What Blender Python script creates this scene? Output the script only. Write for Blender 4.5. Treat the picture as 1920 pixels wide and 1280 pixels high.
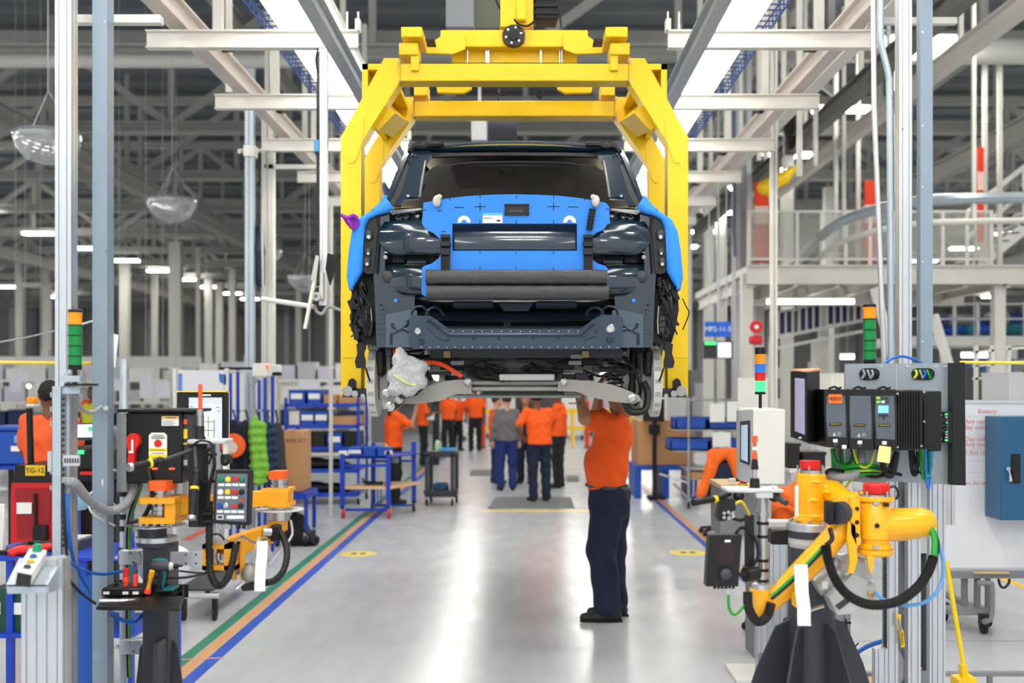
import bpy, math, random
import numpy as np
from mathutils import Vector, Matrix
random.seed(7)
for o in list(bpy.data.objects): bpy.data.objects.remove(o)
SC = bpy.context.scene
COL = SC.collection

# ------------------------------------------------------------ camera
F, CX, CY, H = 2080.0, 985.0, 720.0, 1.9       # focal length (px), vanishing point, eye height
cam = bpy.data.cameras.new('camera'); cam_o = bpy.data.objects.new('camera', cam); COL.objects.link(cam_o)
cam_o.location = (0, 0, H); cam_o.rotation_euler = (math.pi/2, 0, 0)
cam.sensor_width = 36.0; cam.lens = F/1920*36.0
cam.shift_x = -(CX-960)/1920.0; cam.shift_y = (CY-640)/1920.0
cam.clip_end = 300
cam.dof.use_dof = True; cam.dof.focus_distance = 6.3; cam.dof.aperture_fstop = 1.7
SC.camera = cam_o
# ------------------------------------------------------------ world, exposure, lamp strengths
SC.view_settings.view_transform = 'Standard'
SC.view_settings.look = 'None'; SC.view_settings.gamma = 1.0; SC.view_settings.use_curve_mapping = False
SC.view_settings.exposure = -0.22
W = bpy.data.worlds.new('world'); SC.world = W; W.use_nodes = True
W.node_tree.nodes['Background'].inputs[0].default_value = (0.93, 0.97, 1.0, 1)
W.node_tree.nodes['Background'].inputs[1].default_value = 1.3
try: SC.cycles.max_bounces = 7; SC.cycles.diffuse_bounces = 3; SC.cycles.transmission_bounces = 6
except Exception: pass
STRIP_L, BAY_L = 10.0, 130.0

# ------------------------------------------------------------ helpers
def P(x, y, Y): return Vector(((x-CX)*Y/F, Y, H-(y-CY)*Y/F))
def S(px, Y): return px*Y/F
def V(*a): return Vector(a)
def lin(c):
    c = c/255.0
    return c/12.92 if c <= 0.04045 else ((c+0.055)/1.055)**2.4

MATS = {}
def M(name, rgb, rough=0.5, metal=0.0, var=0.06, scale=6.0, bump=0.0, bscale=40.0, emit=0.0, coat=0.0,
      trans=0.0, alpha=1.0, ior=1.45, stretch=None, rvar=0.08):
    if name in MATS: return MATS[name]
    m = bpy.data.materials.new(name); m.use_nodes = True
    nt = m.node_tree; b = nt.nodes['Principled BSDF']
    c = [lin(v) for v in rgb]
    tc = nt.nodes.new('ShaderNodeTexCoord'); mp = nt.nodes.new('ShaderNodeMapping')
    nt.links.new(tc.outputs['Object'], mp.inputs['Vector'])
    if stretch: mp.inputs['Scale'].default_value = stretch
    n = nt.nodes.new('ShaderNodeTexNoise'); n.inputs['Scale'].default_value = scale; n.inputs['Detail'].default_value = 4
    nt.links.new(mp.outputs['Vector'], n.inputs['Vector'])
    mx = nt.nodes.new('ShaderNodeMix'); mx.data_type = 'RGBA'
    mx.inputs['A'].default_value = [v*(1-var) for v in c]+[1]
    mx.inputs['B'].default_value = [min(1, v*(1+var)) for v in c]+[1]
    nt.links.new(n.outputs['Fac'], mx.inputs['Factor'])
    nt.links.new(mx.outputs['Result'], b.inputs['Base Color'])
    mr = nt.nodes.new('ShaderNodeMapRange')
    mr.inputs['To Min'].default_value = max(0.02, rough-rvar); mr.inputs['To Max'].default_value = min(1, rough+rvar)
    nt.links.new(n.outputs['Fac'], mr.inputs['Value']); nt.links.new(mr.outputs['Result'], b.inputs['Roughness'])
    b.inputs['Metallic'].default_value = metal; b.inputs['IOR'].default_value = ior
    if coat: b.inputs['Coat Weight'].default_value = coat; b.inputs['Coat Roughness'].default_value = 0.05
    if trans: b.inputs['Transmission Weight'].default_value = trans
    if alpha < 1: b.inputs['Alpha'].default_value = alpha
    if emit:
        b.inputs['Emission Color'].default_value = c+[1]; b.inputs['Emission Strength'].default_value = emit
    if bump:
        n2 = nt.nodes.new('ShaderNodeTexNoise'); n2.inputs['Scale'].default_value = bscale; n2.inputs['Detail'].default_value = 3
        nt.links.new(mp.outputs['Vector'], n2.inputs['Vector'])
        bp = nt.nodes.new('ShaderNodeBump'); bp.inputs['Strength'].default_value = bump; bp.inputs['Distance'].default_value = 0.02
        nt.links.new(n2.outputs['Fac'], bp.inputs['Height']); nt.links.new(bp.outputs['Normal'], b.inputs['Normal'])
    MATS[name] = m
    return m

def wloc(o):
    l = Vector((0, 0, 0))
    while o is not None: l = l + o.location; o = o.parent
    return l

class MB:
    """collects shapes in world coordinates; build() links them as one mesh object"""
    def __init__(s): s.v = []; s.f = []; s.m = []; s.cur = 0
    def _add(s, vs, fs):
        k = len(s.v); s.v += [tuple(p) for p in vs]; s.f += [tuple(i+k for i in f) for f in fs]; s.m += [s.cur]*len(fs); return s
    def box(s, a, b, ch=0.0, R=None, c=None):
        lo = [min(a[i], b[i]) for i in range(3)]; hi = [max(a[i], b[i]) for i in range(3)]
        if ch <= 0 or min(hi[i]-lo[i] for i in range(3)) < 2.2*ch:
            vs = [Vector((x, y, z)) for x in (lo[0], hi[0]) for y in (lo[1], hi[1]) for z in (lo[2], hi[2])]
            fs = [(0,1,3,2),(4,6,7,5),(0,4,5,1),(2,3,7,6),(0,2,6,4),(1,5,7,3)]
        else:
            vs = []; idx = {}
            for sx in (0,1):
                for sy in (0,1):
                    for sz in (0,1):
                        p = [(lo, hi)[q][i] for i, q in enumerate((sx, sy, sz))]
                        d = [ch if q == 0 else -ch for q in (sx, sy, sz)]
                        for ax in range(3):
                            w = [p[i]+(0 if i == ax else d[i]) for i in range(3)]
                            idx[(sx,sy,sz,ax)] = len(vs); vs.append(Vector(w))
            I = lambda q, ax: idx[(q[0],q[1],q[2],ax)]
            fs = []
            for ax in range(3):
                o1, o2 = (ax+1) % 3, (ax+2) % 3
                for sd in (0, 1):
                    q = []
                    for (e, g) in ((0,0),(1,0),(1,1),(0,1)):
                        t = [0,0,0]; t[ax] = sd; t[o1] = e; t[o2] = g; q.append(I(t, ax))
                    fs.append(tuple(q if sd else q[::-1]))
                for e in (0, 1):
                    for g in (0, 1):
                        t0 = [0,0,0]; t0[o1] = e; t0[o2] = g; t1 = list(t0); t1[ax] = 1
                        q = (I(t0,o1), I(t1,o1), I(t1,o2), I(t0,o2))
                        fs.append(q if (e ^ g) else q[::-1])
            for sx in (0,1):
                for sy in (0,1):
                    for sz in (0,1):
                        q = tuple(idx[(sx,sy,sz,a)] for a in range(3))
                        fs.append(q if (sx+sy+sz) % 2 else q[::-1])
        if R is not None:
            cc = Vector(c) if c is not None else Vector([(lo[i]+hi[i])/2 for i in range(3)])
            vs = [cc + R @ (p-cc) for p in vs]
        return s._add(vs, fs)
    def pbox(s, x0, y0, x1, y1, Y, d, ch=0.0, **k):
        a, b = P(x0, y0, Y), P(x1, y1, Y)
        return s.box(a, (b.x, Y+d, b.z), ch, **k)
    def prism(s, pts, ext, ch=0.0):
        pts = [Vector(p) for p in pts]; ext = Vector(ext); n = len(pts)
        vs = pts+[p+ext for p in pts]
        fs = [tuple(range(n)), tuple(range(2*n-1, n-1, -1))]+[(i, i+n, (i+1) % n+n, (i+1) % n) for i in range(n)]
        nrm = Vector((0,0,0))
        for i in range(n): nrm += pts[i].cross(pts[(i+1) % n])
        if nrm.dot(ext) > 0: fs = [f[::-1] for f in fs]
        return s._add(vs, fs)
    def pprism(s, pts, Y, d, **k): return s.prism([P(x, y, Y) for x, y in pts], (0, d, 0), **k)
    def tube(s, pts, r, n=10, caps=True, closed=False, flat=1.0):
        pts = [Vector(p) for p in pts]; k = len(pts)
        rs = r if isinstance(r, (list, tuple)) else [r]*k
        tg = []
        for i in range(k):
            a, b = pts[max(0, i-1)], pts[min(k-1, i+1)]
            if closed: a, b = pts[(i-1) % k], pts[(i+1) % k]
            t = (b-a); tg.append(t.normalized() if t.length > 1e-9 else Vector((0,0,1)))
        ref = Vector((0,0,1)) if abs(tg[0].z) < 0.9 else Vector((1,0,0))
        u = tg[0].cross(ref).normalized(); vs = []
        for i in range(k):
            u = (u-tg[i]*u.dot(tg[i]))
            u = u.normalized() if u.length > 1e-6 else tg[i].orthogonal().normalized()
            w = tg[i].cross(u)
            for j in range(n):
                a = 2*math.pi*j/n
                vs.append(pts[i]+(u*math.cos(a)+w*math.sin(a)*flat)*rs[i])
        fs = []
        for i in range(k if closed else k-1):
            i2 = (i+1) % k
            for j in range(n):
                j2 = (j+1) % n
                fs.append((i*n+j, i*n+j2, i2*n+j2, i2*n+j))
        if caps and not closed:
            fs.append(tuple(range(n-1, -1, -1))); fs.append(tuple((k-1)*n+j for j in range(n)))
        return s._add(vs, fs)
    def cyl(s, a, b, r, n=16, r2=None): return s.tube([a, b], [r, r if r2 is None else r2], n)
    def lathe(s, prof, o, n=20, axis='z'):
        o = Vector(o); vs = []
        for (r, z) in prof:
            for j in range(n):
                a = 2*math.pi*j/n; x, y = r*math.cos(a), r*math.sin(a)
                vs.append(o+(Vector((x,y,z)) if axis == 'z' else Vector((z,x,y)) if axis == 'x' else Vector((y,z,x))))
        fs = []; k = len(prof)
        for i in range(k-1):
            for j in range(n):
                j2 = (j+1) % n; fs.append((i*n+j, i*n+j2, (i+1)*n+j2, (i+1)*n+j))
        fs.append(tuple(range(n-1,-1,-1))); fs.append(tuple((k-1)*n+j for j in range(n)))
        return s._add(vs, fs)
    def grid(s, rows, th=None, closed=False):
        """rows: list of lists of points; th: vector or None = thickness"""
        a = len(rows); b = len(rows[0]); vs = [Vector(p) for r in rows for p in r]; fs = []
        for i in range(a-1):
            for j in range(b if closed else b-1):
                j2 = (j+1) % b
                fs.append((i*b+j, i*b+j2, (i+1)*b+j2, (i+1)*b+j))
        if th is not None:
            th = Vector(th); k = len(vs); vs = vs+[p+th for p in vs]
            fs = fs+[tuple(q+k for q in f[::-1]) for f in fs]
            ring = [j for j in range(b)]+[i*b+b-1 for i in range(1, a)]+[(a-1)*b+j for j in range(b-2, -1, -1)]+[i*b for i in range(a-2, 0, -1)]
            for q in range(len(ring)):
                x, y = ring[q], ring[(q+1) % len(ring)]; fs.append((y, x, x+k, y+k))
        return s._add(vs, fs)
    def ball(s, c, r, n=14, sq=(1,1,1)):
        c = Vector(c); pr = [(math.sin(math.pi*i/(n//2)), -math.cos(math.pi*i/(n//2))) for i in range(n//2+1)]
        vs = []
        for (q, z) in pr:
            for j in range(n):
                a = 2*math.pi*j/n
                vs.append(c+Vector((q*math.cos(a)*r*sq[0], q*math.sin(a)*r*sq[1], z*r*sq[2])))
        fs = []
        for i in range(len(pr)-1):
            for j in range(n):
                j2 = (j+1) % n; fs.append((i*n+j, i*n+j2, (i+1)*n+j2, (i+1)*n+j))
        return s._add(vs, fs)
    def ibeam(s, a, b, w, h, t=0.012, up=(0,0,1)):
        a = Vector(a); b = Vector(b); d = (b-a).normalized(); u = Vector(up); sd = d.cross(u).normalized(); u = sd.cross(d).normalized()
        q = [(-w/2,0),(w/2,0),(w/2,t),(t/2,t),(t/2,h-t),(w/2,h-t),(w/2,h),(-w/2,h),(-w/2,h-t),(-t/2,h-t),(-t/2,t),(-w/2,t)]
        return s.prism([a+sd*x+u*(z-h/2) for x, z in q], b-a)
    def slot(s, x0, x1, y0, y1, z0, z1, nx=1, ny=1, g=0.008, dp=0.012):
        """aluminium T-slot profile, upright: outline in x/y with grooves"""
        pts = []
        def edge(ax, ay, bx, by, n):
            dx, dy = bx-ax, by-ay; L = math.hypot(dx, dy); ex, ey = dx/L, dy/L; nx_, ny_ = -ey, ex
            pts.append((ax, ay))
            for i in range(n):
                c = L*(i+0.5)/n
                for (t, d_) in ((c-g/2,0),(c-g/2,dp),(c+g/2,dp),(c+g/2,0)):
                    pts.append((ax+ex*t+nx_*d_, ay+ey*t+ny_*d_))
        edge(x0,y0,x1,y0,nx); edge(x1,y0,x1,y1,ny); edge(x1,y1,x0,y1,nx); edge(x0,y1,x0,y0,ny)
        return s.prism([Vector((x,y,z0)) for x, y in pts], (0,0,z1-z0))
    def build(s, name, mat, parent=None, ang=38, origin=None, flat=False):
        me = bpy.data.meshes.new(name)
        off = wloc(parent) if parent is not None else Vector((0,0,0))
        loc = Vector((0,0,0))
        if parent is None:
            a = np.array(s.v) if s.v else np.zeros((1,3))
            lo, hi = a.min(0), a.max(0)
            loc = Vector(((lo[0]+hi[0])/2, (lo[1]+hi[1])/2, lo[2])) if origin is None else Vector(origin)
            off = loc
        me.from_pydata([(p[0]-off.x, p[1]-off.y, p[2]-off.z) for p in s.v], [], s.f)
        ms = mat if isinstance(mat, (list, tuple)) else [mat]
        for m in ms: me.materials.append(m)
        if len(ms) > 1: me.polygons.foreach_set('material_index', s.m)
        if not flat:
            me.polygons.foreach_set('use_smooth', [True]*len(me.polygons))
            me.set_sharp_from_angle(angle=math.radians(ang))
        me.update()
        o = bpy.data.objects.new(name, me); COL.objects.link(o); o.location = loc
        if parent is not None: o.parent = parent
        return o

def tag(o, label=None, cat=None, group=None, kind=None):
    if label: o['label'] = label
    if cat: o['category'] = cat
    if group: o['group'] = group
    if kind: o['kind'] = kind
    return o
def thing(name, label, cat, loc=(0,0,0), group=None):
    o = bpy.data.objects.new(name, None); COL.objects.link(o); o.location = loc; o.empty_display_size = 0.1
    return tag(o, label, cat, group)
def one(name, mb, mat, label, cat, group=None, **k): return tag(mb.build(name, mat, **k), label, cat, group)
def struct(name, mb, mat, **k): return tag(mb.build(name, mat, **k), kind='structure')
def part_label(o, label): o['label'] = label; return o
def copy_tree(o, parent=None, loc=None, rz=None, label=None):
    c = o.copy(); COL.objects.link(c); c.parent = parent
    if loc is not None: c.location = loc
    if rz is not None: c.rotation_euler.z = rz
    if label: c['label'] = label
    for ch in list(o.children): copy_tree(ch, c)
    return c
def text(s, size, mat, parent, at, rot=(math.pi/2, 0, 0), name='lettering', depth=0.0008, align='CENTER', sx=1.0, label=None):
    cu = bpy.data.curves.new(name, 'FONT'); cu.body = s; cu.size = size; cu.extrude = depth; cu.align_x = align; cu.align_y = 'CENTER'
    cu.resolution_u = 3
    t = bpy.data.objects.new(name, cu); me = bpy.data.meshes.new_from_object(t)
    bpy.data.objects.remove(t); bpy.data.curves.remove(cu)
    me.name = name; me.materials.clear(); me.materials.append(mat)
    o = bpy.data.objects.new(name, me); COL.objects.link(o)
    o.parent = parent; o.location = Vector(at)-(wloc(parent) if parent else Vector((0,0,0))); o.rotation_euler = rot; o.scale = (sx, 1, 1)
    if label: o['label'] = label
    return o
def smooth_path(pts, n=6):
    """Catmull-Rom through the points"""
    pts = [Vector(p) for p in pts]; out = []
    for i in range(len(pts)-1):
        p0, p1, p2, p3 = pts[max(0,i-1)], pts[i], pts[i+1], pts[min(len(pts)-1,i+2)]
        for k in range(n):
            t = k/n
            out.append(0.5*((2*p1)+(p2-p0)*t+(2*p0-5*p1+4*p2-p3)*t*t+(3*p1-p0-3*p2+p3)*t**3))
    out.append(pts[-1]); return out
def pp(*t): return [P(*q) for q in t]
def Rz(a): return Matrix.Rotation(a, 3, 'Z')
def Ry(a): return Matrix.Rotation(a, 3, 'Y')
def Rx(a): return Matrix.Rotation(a, 3, 'X')

# signed-distance blobs -> one continuous mesh (surface nets): used for people, cloth and other soft shapes
def sdf_mesh(caps, res=0.015, k=0.03, disp=None, cut=None):
    A = []
    for c in caps: A += [np.array(c[0])-max(c[2],c[3])-k*1.5-res*2, np.array(c[0])+max(c[2],c[3])+k*1.5+res*2, np.array(c[1])-max(c[2],c[3])-k*1.5-res*2, np.array(c[1])+max(c[2],c[3])+k*1.5+res*2]
    A = np.array(A); lo = A.min(0); hi = A.max(0)
    n = np.ceil((hi-lo)/res).astype(int)+1
    ax = [lo[i]+res*np.arange(n[i]) for i in range(3)]
    g = np.stack(np.meshgrid(*ax, indexing='ij'), -1).astype(np.float32)
    D = None
    for c in caps:
        a = np.array(c[0], np.float32); b = np.array(c[1], np.float32); ra, rb = c[2], c[3]
        ba = b-a; L = float(ba@ba)
        pa = g-a
        h = np.clip((pa@ba)/L, 0, 1) if L > 1e-10 else np.zeros(g.shape[:3], np.float32)
        d = np.linalg.norm(pa-h[..., None]*ba, axis=-1)-(ra+(rb-ra)*h)
        if D is None: D = d
        else:
            q = np.clip(0.5+0.5*(d-D)/k, 0, 1)
            D = d*(1-q)+D*q-k*q*(1-q)
    if disp is not None: D = D-disp(g)
    if cut is not None:
        for (pt, nr) in cut:   # remove the side the normal points to
            D = np.maximum(D, (g-np.array(pt, np.float32))@np.array(nr, np.float32))
    ins = D < 0
    nx, ny, nz = ins.shape
    cells = np.zeros((nx-1, ny-1, nz-1), np.int32); acc = np.zeros((nx-1, ny-1, nz-1, 3), np.float32); cnt = np.zeros((nx-1, ny-1, nz-1), np.float32)
    def sl(d): return tuple(slice(d_, m-1+d_) for d_, m in zip(d, ins.shape))
    cor = [(i, j, l) for i in (0,1) for j in (0,1) for l in (0,1)]
    for e0 in cor:
        for axn in range(3):
            if e0[axn]: continue
            e1 = list(e0); e1[axn] = 1; e1 = tuple(e1)
            d0, d1 = D[sl(e0)], D[sl(e1)]; cr = (d0 < 0) != (d1 < 0)
            t = np.where(cr, d0/np.where(cr, d0-d1, 1), 0)
            for q in range(3):
                acc[..., q] += np.where(cr, e0[q]+(t if q == axn else 0), 0)
            cnt += cr
    act = cnt > 0; ids = np.full(act.shape, -1, np.int64); ids[act] = np.arange(act.sum())
    w = np.argwhere(act)
    vs = lo+res*(w+acc[act]/cnt[act][:, None])
    fs = []
    for axn in range(3):
        o1, o2 = (axn+1) % 3, (axn+2) % 3
        s0 = [slice(None)]*3; s1 = [slice(None)]*3; s0[axn] = slice(0, -1); s1[axn] = slice(1, None)
        a_, b_ = ins[tuple(s0)], ins[tuple(s1)]; ch = np.argwhere(a_ != b_)
        for p in ch:
            p = list(p)
            if p[o1] == 0 or p[o2] == 0 or p[o1] >= ins.shape[o1]-1 or p[o2] >= ins.shape[o2]-1: continue
            q = []
            for (d1, d2) in ((-1,-1),(0,-1),(0,0),(-1,0)):
                r = list(p); r[o1] += d1; r[o2] += d2; q.append(int(ids[tuple(r)]))
            if min(q) < 0: continue
            fs.append(tuple(q) if a_[tuple(p)] else tuple(q[::-1]))
    mb = MB(); mb.v = [tuple(x) for x in vs]; mb.f = fs; mb.m = [0]*len(fs)
    return mb
# ------------------------------------------------------------ materials
m_white = M('white_paint', (228,226,220), 0.4)
m_white2 = M('offwhite_paint', (214,213,205), 0.5)
m_beam = M('beam_white', (222,218,210), 0.45, var=0.08, scale=3)
m_truss = M('truss_grey_paint', (168,168,162), 0.55)
m_deck = M('roof_deck_bluegrey', (118,124,130), 0.6, var=0.15, scale=0.6)
m_alu = M('anodised_aluminium', (205,209,214), 0.34, 0.75, var=0.04, stretch=(8,8,0.3))
m_galv = M('galvanised_steel', (178,190,200), 0.42, 0.6, var=0.12, scale=14)
m_strut = M('grey_blue_strut', (140,156,170), 0.45, 0.4, var=0.08)
m_steel = M('brushed_steel', (190,190,190), 0.28, 0.95)
m_castal = M('cast_aluminium', (150,148,142), 0.5, 0.55, var=0.15, scale=18, bump=0.1, bscale=160)
m_black = M('black_plastic', (11,11,12), 0.42)
m_blackm = M('black_matt_metal', (22,22,24), 0.5, 0.2)
m_rubber = M('black_rubber', (13,13,14), 0.6)
m_dgrey = M('dark_grey_paint', (52,55,62), 0.45, var=0.08)
m_grey = M('mid_grey_paint', (126,130,134), 0.5)
m_lgrey = M('light_grey_paint', (190,192,194), 0.45)
m_yel = M('carrier_yellow_paint', (248,206,10), 0.38, var=0.04, scale=2)
m_ryel = M('robot_yellow_paint', (250,178,10), 0.3, coat=0.3, var=0.04)
m_oyel = M('manipulator_amber_paint', (236,164,28), 0.42, var=0.06)
m_orange = M('orange_plastic', (240,96,24), 0.4)
m_red = M('red_plastic', (210,30,28), 0.35)
m_redp = M('red_truck_paint', (202,28,34), 0.35)
m_blue = M('blue_powder_coat', (20,62,180), 0.4, var=0.08)
m_bluebin = M('blue_bin_plastic', (22,78,176), 0.45)
m_bluecover = M('blue_foam_cover', (40,138,232), 0.55, var=0.05, scale=3)
m_navy = M('navy_car_paint', (26,44,58), 0.16, 0.1, coat=1.0, var=0.03, rvar=0.03)
m_prim = M('car_inner_paint_grey', (52,66,82), 0.30, 0.35, var=0.06, rvar=0.05)
m_cable = M('black_cable', (10,10,11), 0.55)
m_gcable = M('grey_conduit', (150,152,156), 0.5)
m_green = M('green_cable', (28,150,50), 0.45)
m_bcable = M('blue_hose', (20,100,190), 0.35)
m_paper = M('white_paper', (238,238,234), 0.7, var=0.02)
m_card = M('cardboard', (190,142,98), 0.8, var=0.08)
m_wood = M('pale_wood', (214,180,136), 0.6, stretch=(1,8,8), var=0.12)
m_ink = M('black_ink', (20,20,20), 0.6)
m_redink = M('red_marker_ink', (216,120,122), 0.7)
m_wink = M('white_ink', (240,240,240), 0.6)
m_tg = M('beacon_green', (0,128,58), 0.2)
m_ring = M('beacon_ring', (2,70,36), 0.35)
m_ta = M('beacon_amber', (252,146,8), 0.22, emit=0.1)
m_tgl = M('beacon_green_lit', (60,240,120), 0.3, emit=1.6)
m_tr = M('beacon_red', (205,30,40), 0.3, emit=0.12)
m_tb = M('beacon_blue', (30,120,220), 0.3, emit=0.12)
m_lamp = M('lamp_diffuser', (255,252,246), 0.5, emit=STRIP_L, var=0.0)
m_bay = M('bay_diffuser', (255,250,240), 0.5, emit=BAY_L, var=0.0)
m_tubelamp = M('tube_lamp', (255,250,240), 0.5, emit=5.0, var=0.0)
m_clear = M('clear_acrylic', (235,240,242), 0.04, trans=0.96, ior=1.3, var=0.0, rvar=0.0)
m_mirror = M('mirror_acrylic', (225,228,232), 0.07, 0.92, var=0.12, scale=8)
m_banner = M('orange_red_banner', (232,62,20), 0.6)
m_mesh = M('mesh_wire', (206,206,198), 0.5)

# floor: polished sealed concrete
mf = bpy.data.materials.new('polished_concrete'); mf.use_nodes = True
nt = mf.node_tree; b = nt.nodes['Principled BSDF']
tc = nt.nodes.new('ShaderNodeTexCoord')
def nz(scale, det=5, st=None):
    mp = nt.nodes.new('ShaderNodeMapping'); nt.links.new(tc.outputs['Object'], mp.inputs['Vector'])
    if st: mp.inputs['Scale'].default_value = st
    n = nt.nodes.new('ShaderNodeTexNoise'); n.inputs['Scale'].default_value = scale; n.inputs['Detail'].default_value = det
    nt.links.new(mp.outputs['Vector'], n.inputs['Vector']); return n
n1, n2, n3 = nz(0.7), nz(5.0, 6, (1, 0.35, 1)), nz(26.0)
cr = nt.nodes.new('ShaderNodeValToRGB')
cr.color_ramp.elements[0].position = 0.3; cr.color_ramp.elements[0].color = (0.475,0.50,0.53,1)
cr.color_ramp.elements[1].position = 0.7; cr.color_ramp.elements[1].color = (0.55,0.575,0.60,1)
ad = nt.nodes.new('ShaderNodeMix'); ad.data_type = 'FLOAT'; ad.inputs['Factor'].default_value = 0.5
nt.links.new(n1.outputs['Fac'], ad.inputs['A']); nt.links.new(n2.outputs['Fac'], ad.inputs['B'])
nt.links.new(ad.outputs['Result'], cr.inputs['Fac']); nt.links.new(cr.outputs['Color'], b.inputs['Base Color'])
mr = nt.nodes.new('ShaderNodeMapRange'); mr.inputs['From Min'].default_value = 0.3; mr.inputs['From Max'].default_value = 0.7
mr.inputs['To Min'].default_value = 0.20; mr.inputs['To Max'].default_value = 0.262
nt.links.new(n2.outputs['Fac'], mr.inputs['Value']); nt.links.new(mr.outputs['Result'], b.inputs['Roughness'])
b.inputs['IOR'].default_value = 1.55

# ------------------------------------------------------------ the hall
struct('floor', MB().box((-58,-14,-0.2),(58,98,0)), mf)
ceil = struct('ceiling', MB().box((-58,-14,11.2),(58,98,11.4)), m_deck)
dk = MB()
for i in range(46): dk.box((-45, 24+i*1.6, 11.02),(45, 24.18+i*1.6, 11.2))
tag(dk.build('roof_purlins', m_deck, ceil), kind='stuff')
dg_me = None
for k in range(12):
    y = 21.8+6.4*k; w = min(44, 3*math.ceil((y*0.52+4)/3))
    t = MB()
    t.box((-w,y-.15,8.25),(w,y+.15,8.32)); t.box((-w,y-.03,8.32),(w,y+.03,8.5)); t.box((-w,y-.15,8.5),(w,y+.15,8.56))
    t.box((-w,y-.12,10.6),(w,y+.12,10.85))
    x = -w
    while x <= w+0.01: t.box((x-.07,y-.07,8.5),(x+.07,y+.07,10.7)); x += 3
    tr = t.build('roof_truss', m_truss, ceil)
    x = -w; j = 0
    while x < w-0.01:
        if dg_me is None:
            d = MB(); d.box((-.09,-.06,-1.85),(.09,.06,1.85), R=Ry(math.atan2(3,2.15)), c=(0,0,0)); o = d.build('diagonal', m_truss, origin=(0,0,0)); dg_me = o.data
        else:
            o = bpy.data.objects.new('diagonal', dg_me); COL.objects.link(o)
        o.parent = tr
        o.location = Vector((x+1.5, y, 9.55))-wloc(tr); o.rotation_euler.z = math.pi*(j % 2); x += 3; j += 1
for gx in (-24, -11.8, 11.8, 24):
    g = MB(); g.ibeam((gx,10,7.95),(gx,97,7.95),0.32,0.5,0.05); gi = g.build('girder', m_truss, ceil)
    for q in range(16):
        MB().box((gx-.06,12+q*5.2,8.2),(gx+.06,12.12+q*5.2,11.1)).build('hanger', m_truss, gi)
for gx in (-5.6, 5.0, 16.5):
    g = MB(); g.ibeam((gx,18,8.9),(gx,97,8.9),0.2,0.3,0.03); g.build('girder', m_truss, ceil)
one('sprinkler_pipe', MB().cyl((-18,20.6,7.9),(-3.1,20.6,7.9),0.13,14), m_white2, 'fat off-white pipe running under the roof at the upper left', 'pipe')
one('ventilation_duct', MB().cyl((6.5,20.5,8.05),(18,20.5,8.05),0.24,16), m_white2, 'fat off-white duct under the roof at the upper right', 'duct')
# far wall, side walls
m_wall = M('far_wall_grey', (150,150,148), 0.7, var=0.25, scale=0.5)
wl = struct('wall_far', MB().box((-58,97,0),(58,97.3,11.2)), m_wall)
for i in range(58):
    MB().box((-57+i*2,96.7,0),(-56.6+i*2,97,9)).build('pilaster', m_grey if i % 3 else m_lgrey, wl)
for nm, X in (('wall_left',-58),('wall_right',58)):
    k = MB(); k.box((X-.15,-14,0),(X+.15,98,2.6)); k.box((X-.15,-14,10.2),(X+.15,98,11.2))  # middle band left open, invented to let outside light into the hall
    wo = struct(nm, k, m_lgrey)
    for j in range(15): MB().box((X-.2,-14+8*j,2.6),(X+.2,-13.6+8*j,10.2)).build('added_opening_post', m_lgrey, wo)
# columns of the hall
col_px = [(234,17,58),(330,22,50),(392,14,66),(412,13,70),(372,8,52),(436,12,62),(290,10,64),(560,10,66),(618,12,60),(88,14,62),(36,12,58)]
for i, (x, w, Y) in enumerate(col_px):
    p = P(x,720,Y); r = S(w,Y)/2
    c = MB().ibeam((p.x,Y,0),(p.x,Y,8.3),2*r,2*r*0.8,r*0.25,up=(0,1,0))
    struct('trim_column', c, m_white2)
c = MB(); p = P(1391,720,21.2); c.slot(p.x-.16,p.x+.16,21.05,21.4,0,8.3,1,1,0.12,0.1); struct('trim_column', c, m_lgrey)
one('blue_cable_duct', MB().pbox(1376,200,1380,480,20.9,0.12), M('duct_mutedblue',(84,110,152),.5), 'narrow blue strip running down the grey column behind the yellow carrier', 'cable duct')
for x, Y in ((1352,40),(1330,34),(1556,36),(1290,44),(1478,30)):
    p = P(x,720,Y); struct('trim_column', MB().box((p.x-.15,Y,0),(p.x+.15,Y+.3,8.3)), m_white2)

# ------------------------------------------------------------ lamps
def bay(X, Y, g, label, seen=None):
    u, v = CX+F*X/max(Y,.1), CY-F*6.15/max(Y,.1)
    if Y > 1 and -40 < u < 1960 and v > -20:
        label = f'{ORD[min(6,seen[0])] if seen[0] < 6 else str(seen[0]+1)+"th nearest"} {label}'; seen[0] += 1
    else: label = label.replace('LED bay light','LED bay light out of view')
    t = thing('bay_light', label, 'ceiling light', (X,Y,8.05), g)
    MB().box((X-.75,Y-.12,8.10),(X+.75,Y+.12,8.16)).build('housing', m_lgrey, t)
    for s in (-1,1): MB().box((X+s*.33-.27,Y-.16,8.05),(X+s*.33+.27,Y+.16,8.10)).build('diffuser', m_bay, t)
    MB().box((X-.01,Y-.01,8.16),(X+.01,Y+.01,8.4)).build('suspension', m_grey, t)
bays = {-20:('LED bay light in the long row left of the aisle','bay lights, left row'),
        -33:('LED bay light in the outermost left row','bay lights, outermost left row'),
        7.1:('LED bay light in the row above the mezzanine','bay lights above the mezzanine'),
        20:('LED bay light in the row right of the mezzanine','bay lights, far right row'),
        33:('LED bay light in the outermost right row','bay lights, outermost right row')}
ORD = ['nearest','second nearest','third nearest','fourth nearest','fifth nearest','sixth nearest','farthest']
for X, (lb, g) in bays.items():
    y = -10.0 if X == 7.1 else -9.4
    seen = [0]
    while y < 82:
        bay(X, y, g, lb, seen); y += 5.0 if abs(X) < 30 else 8.0
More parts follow.
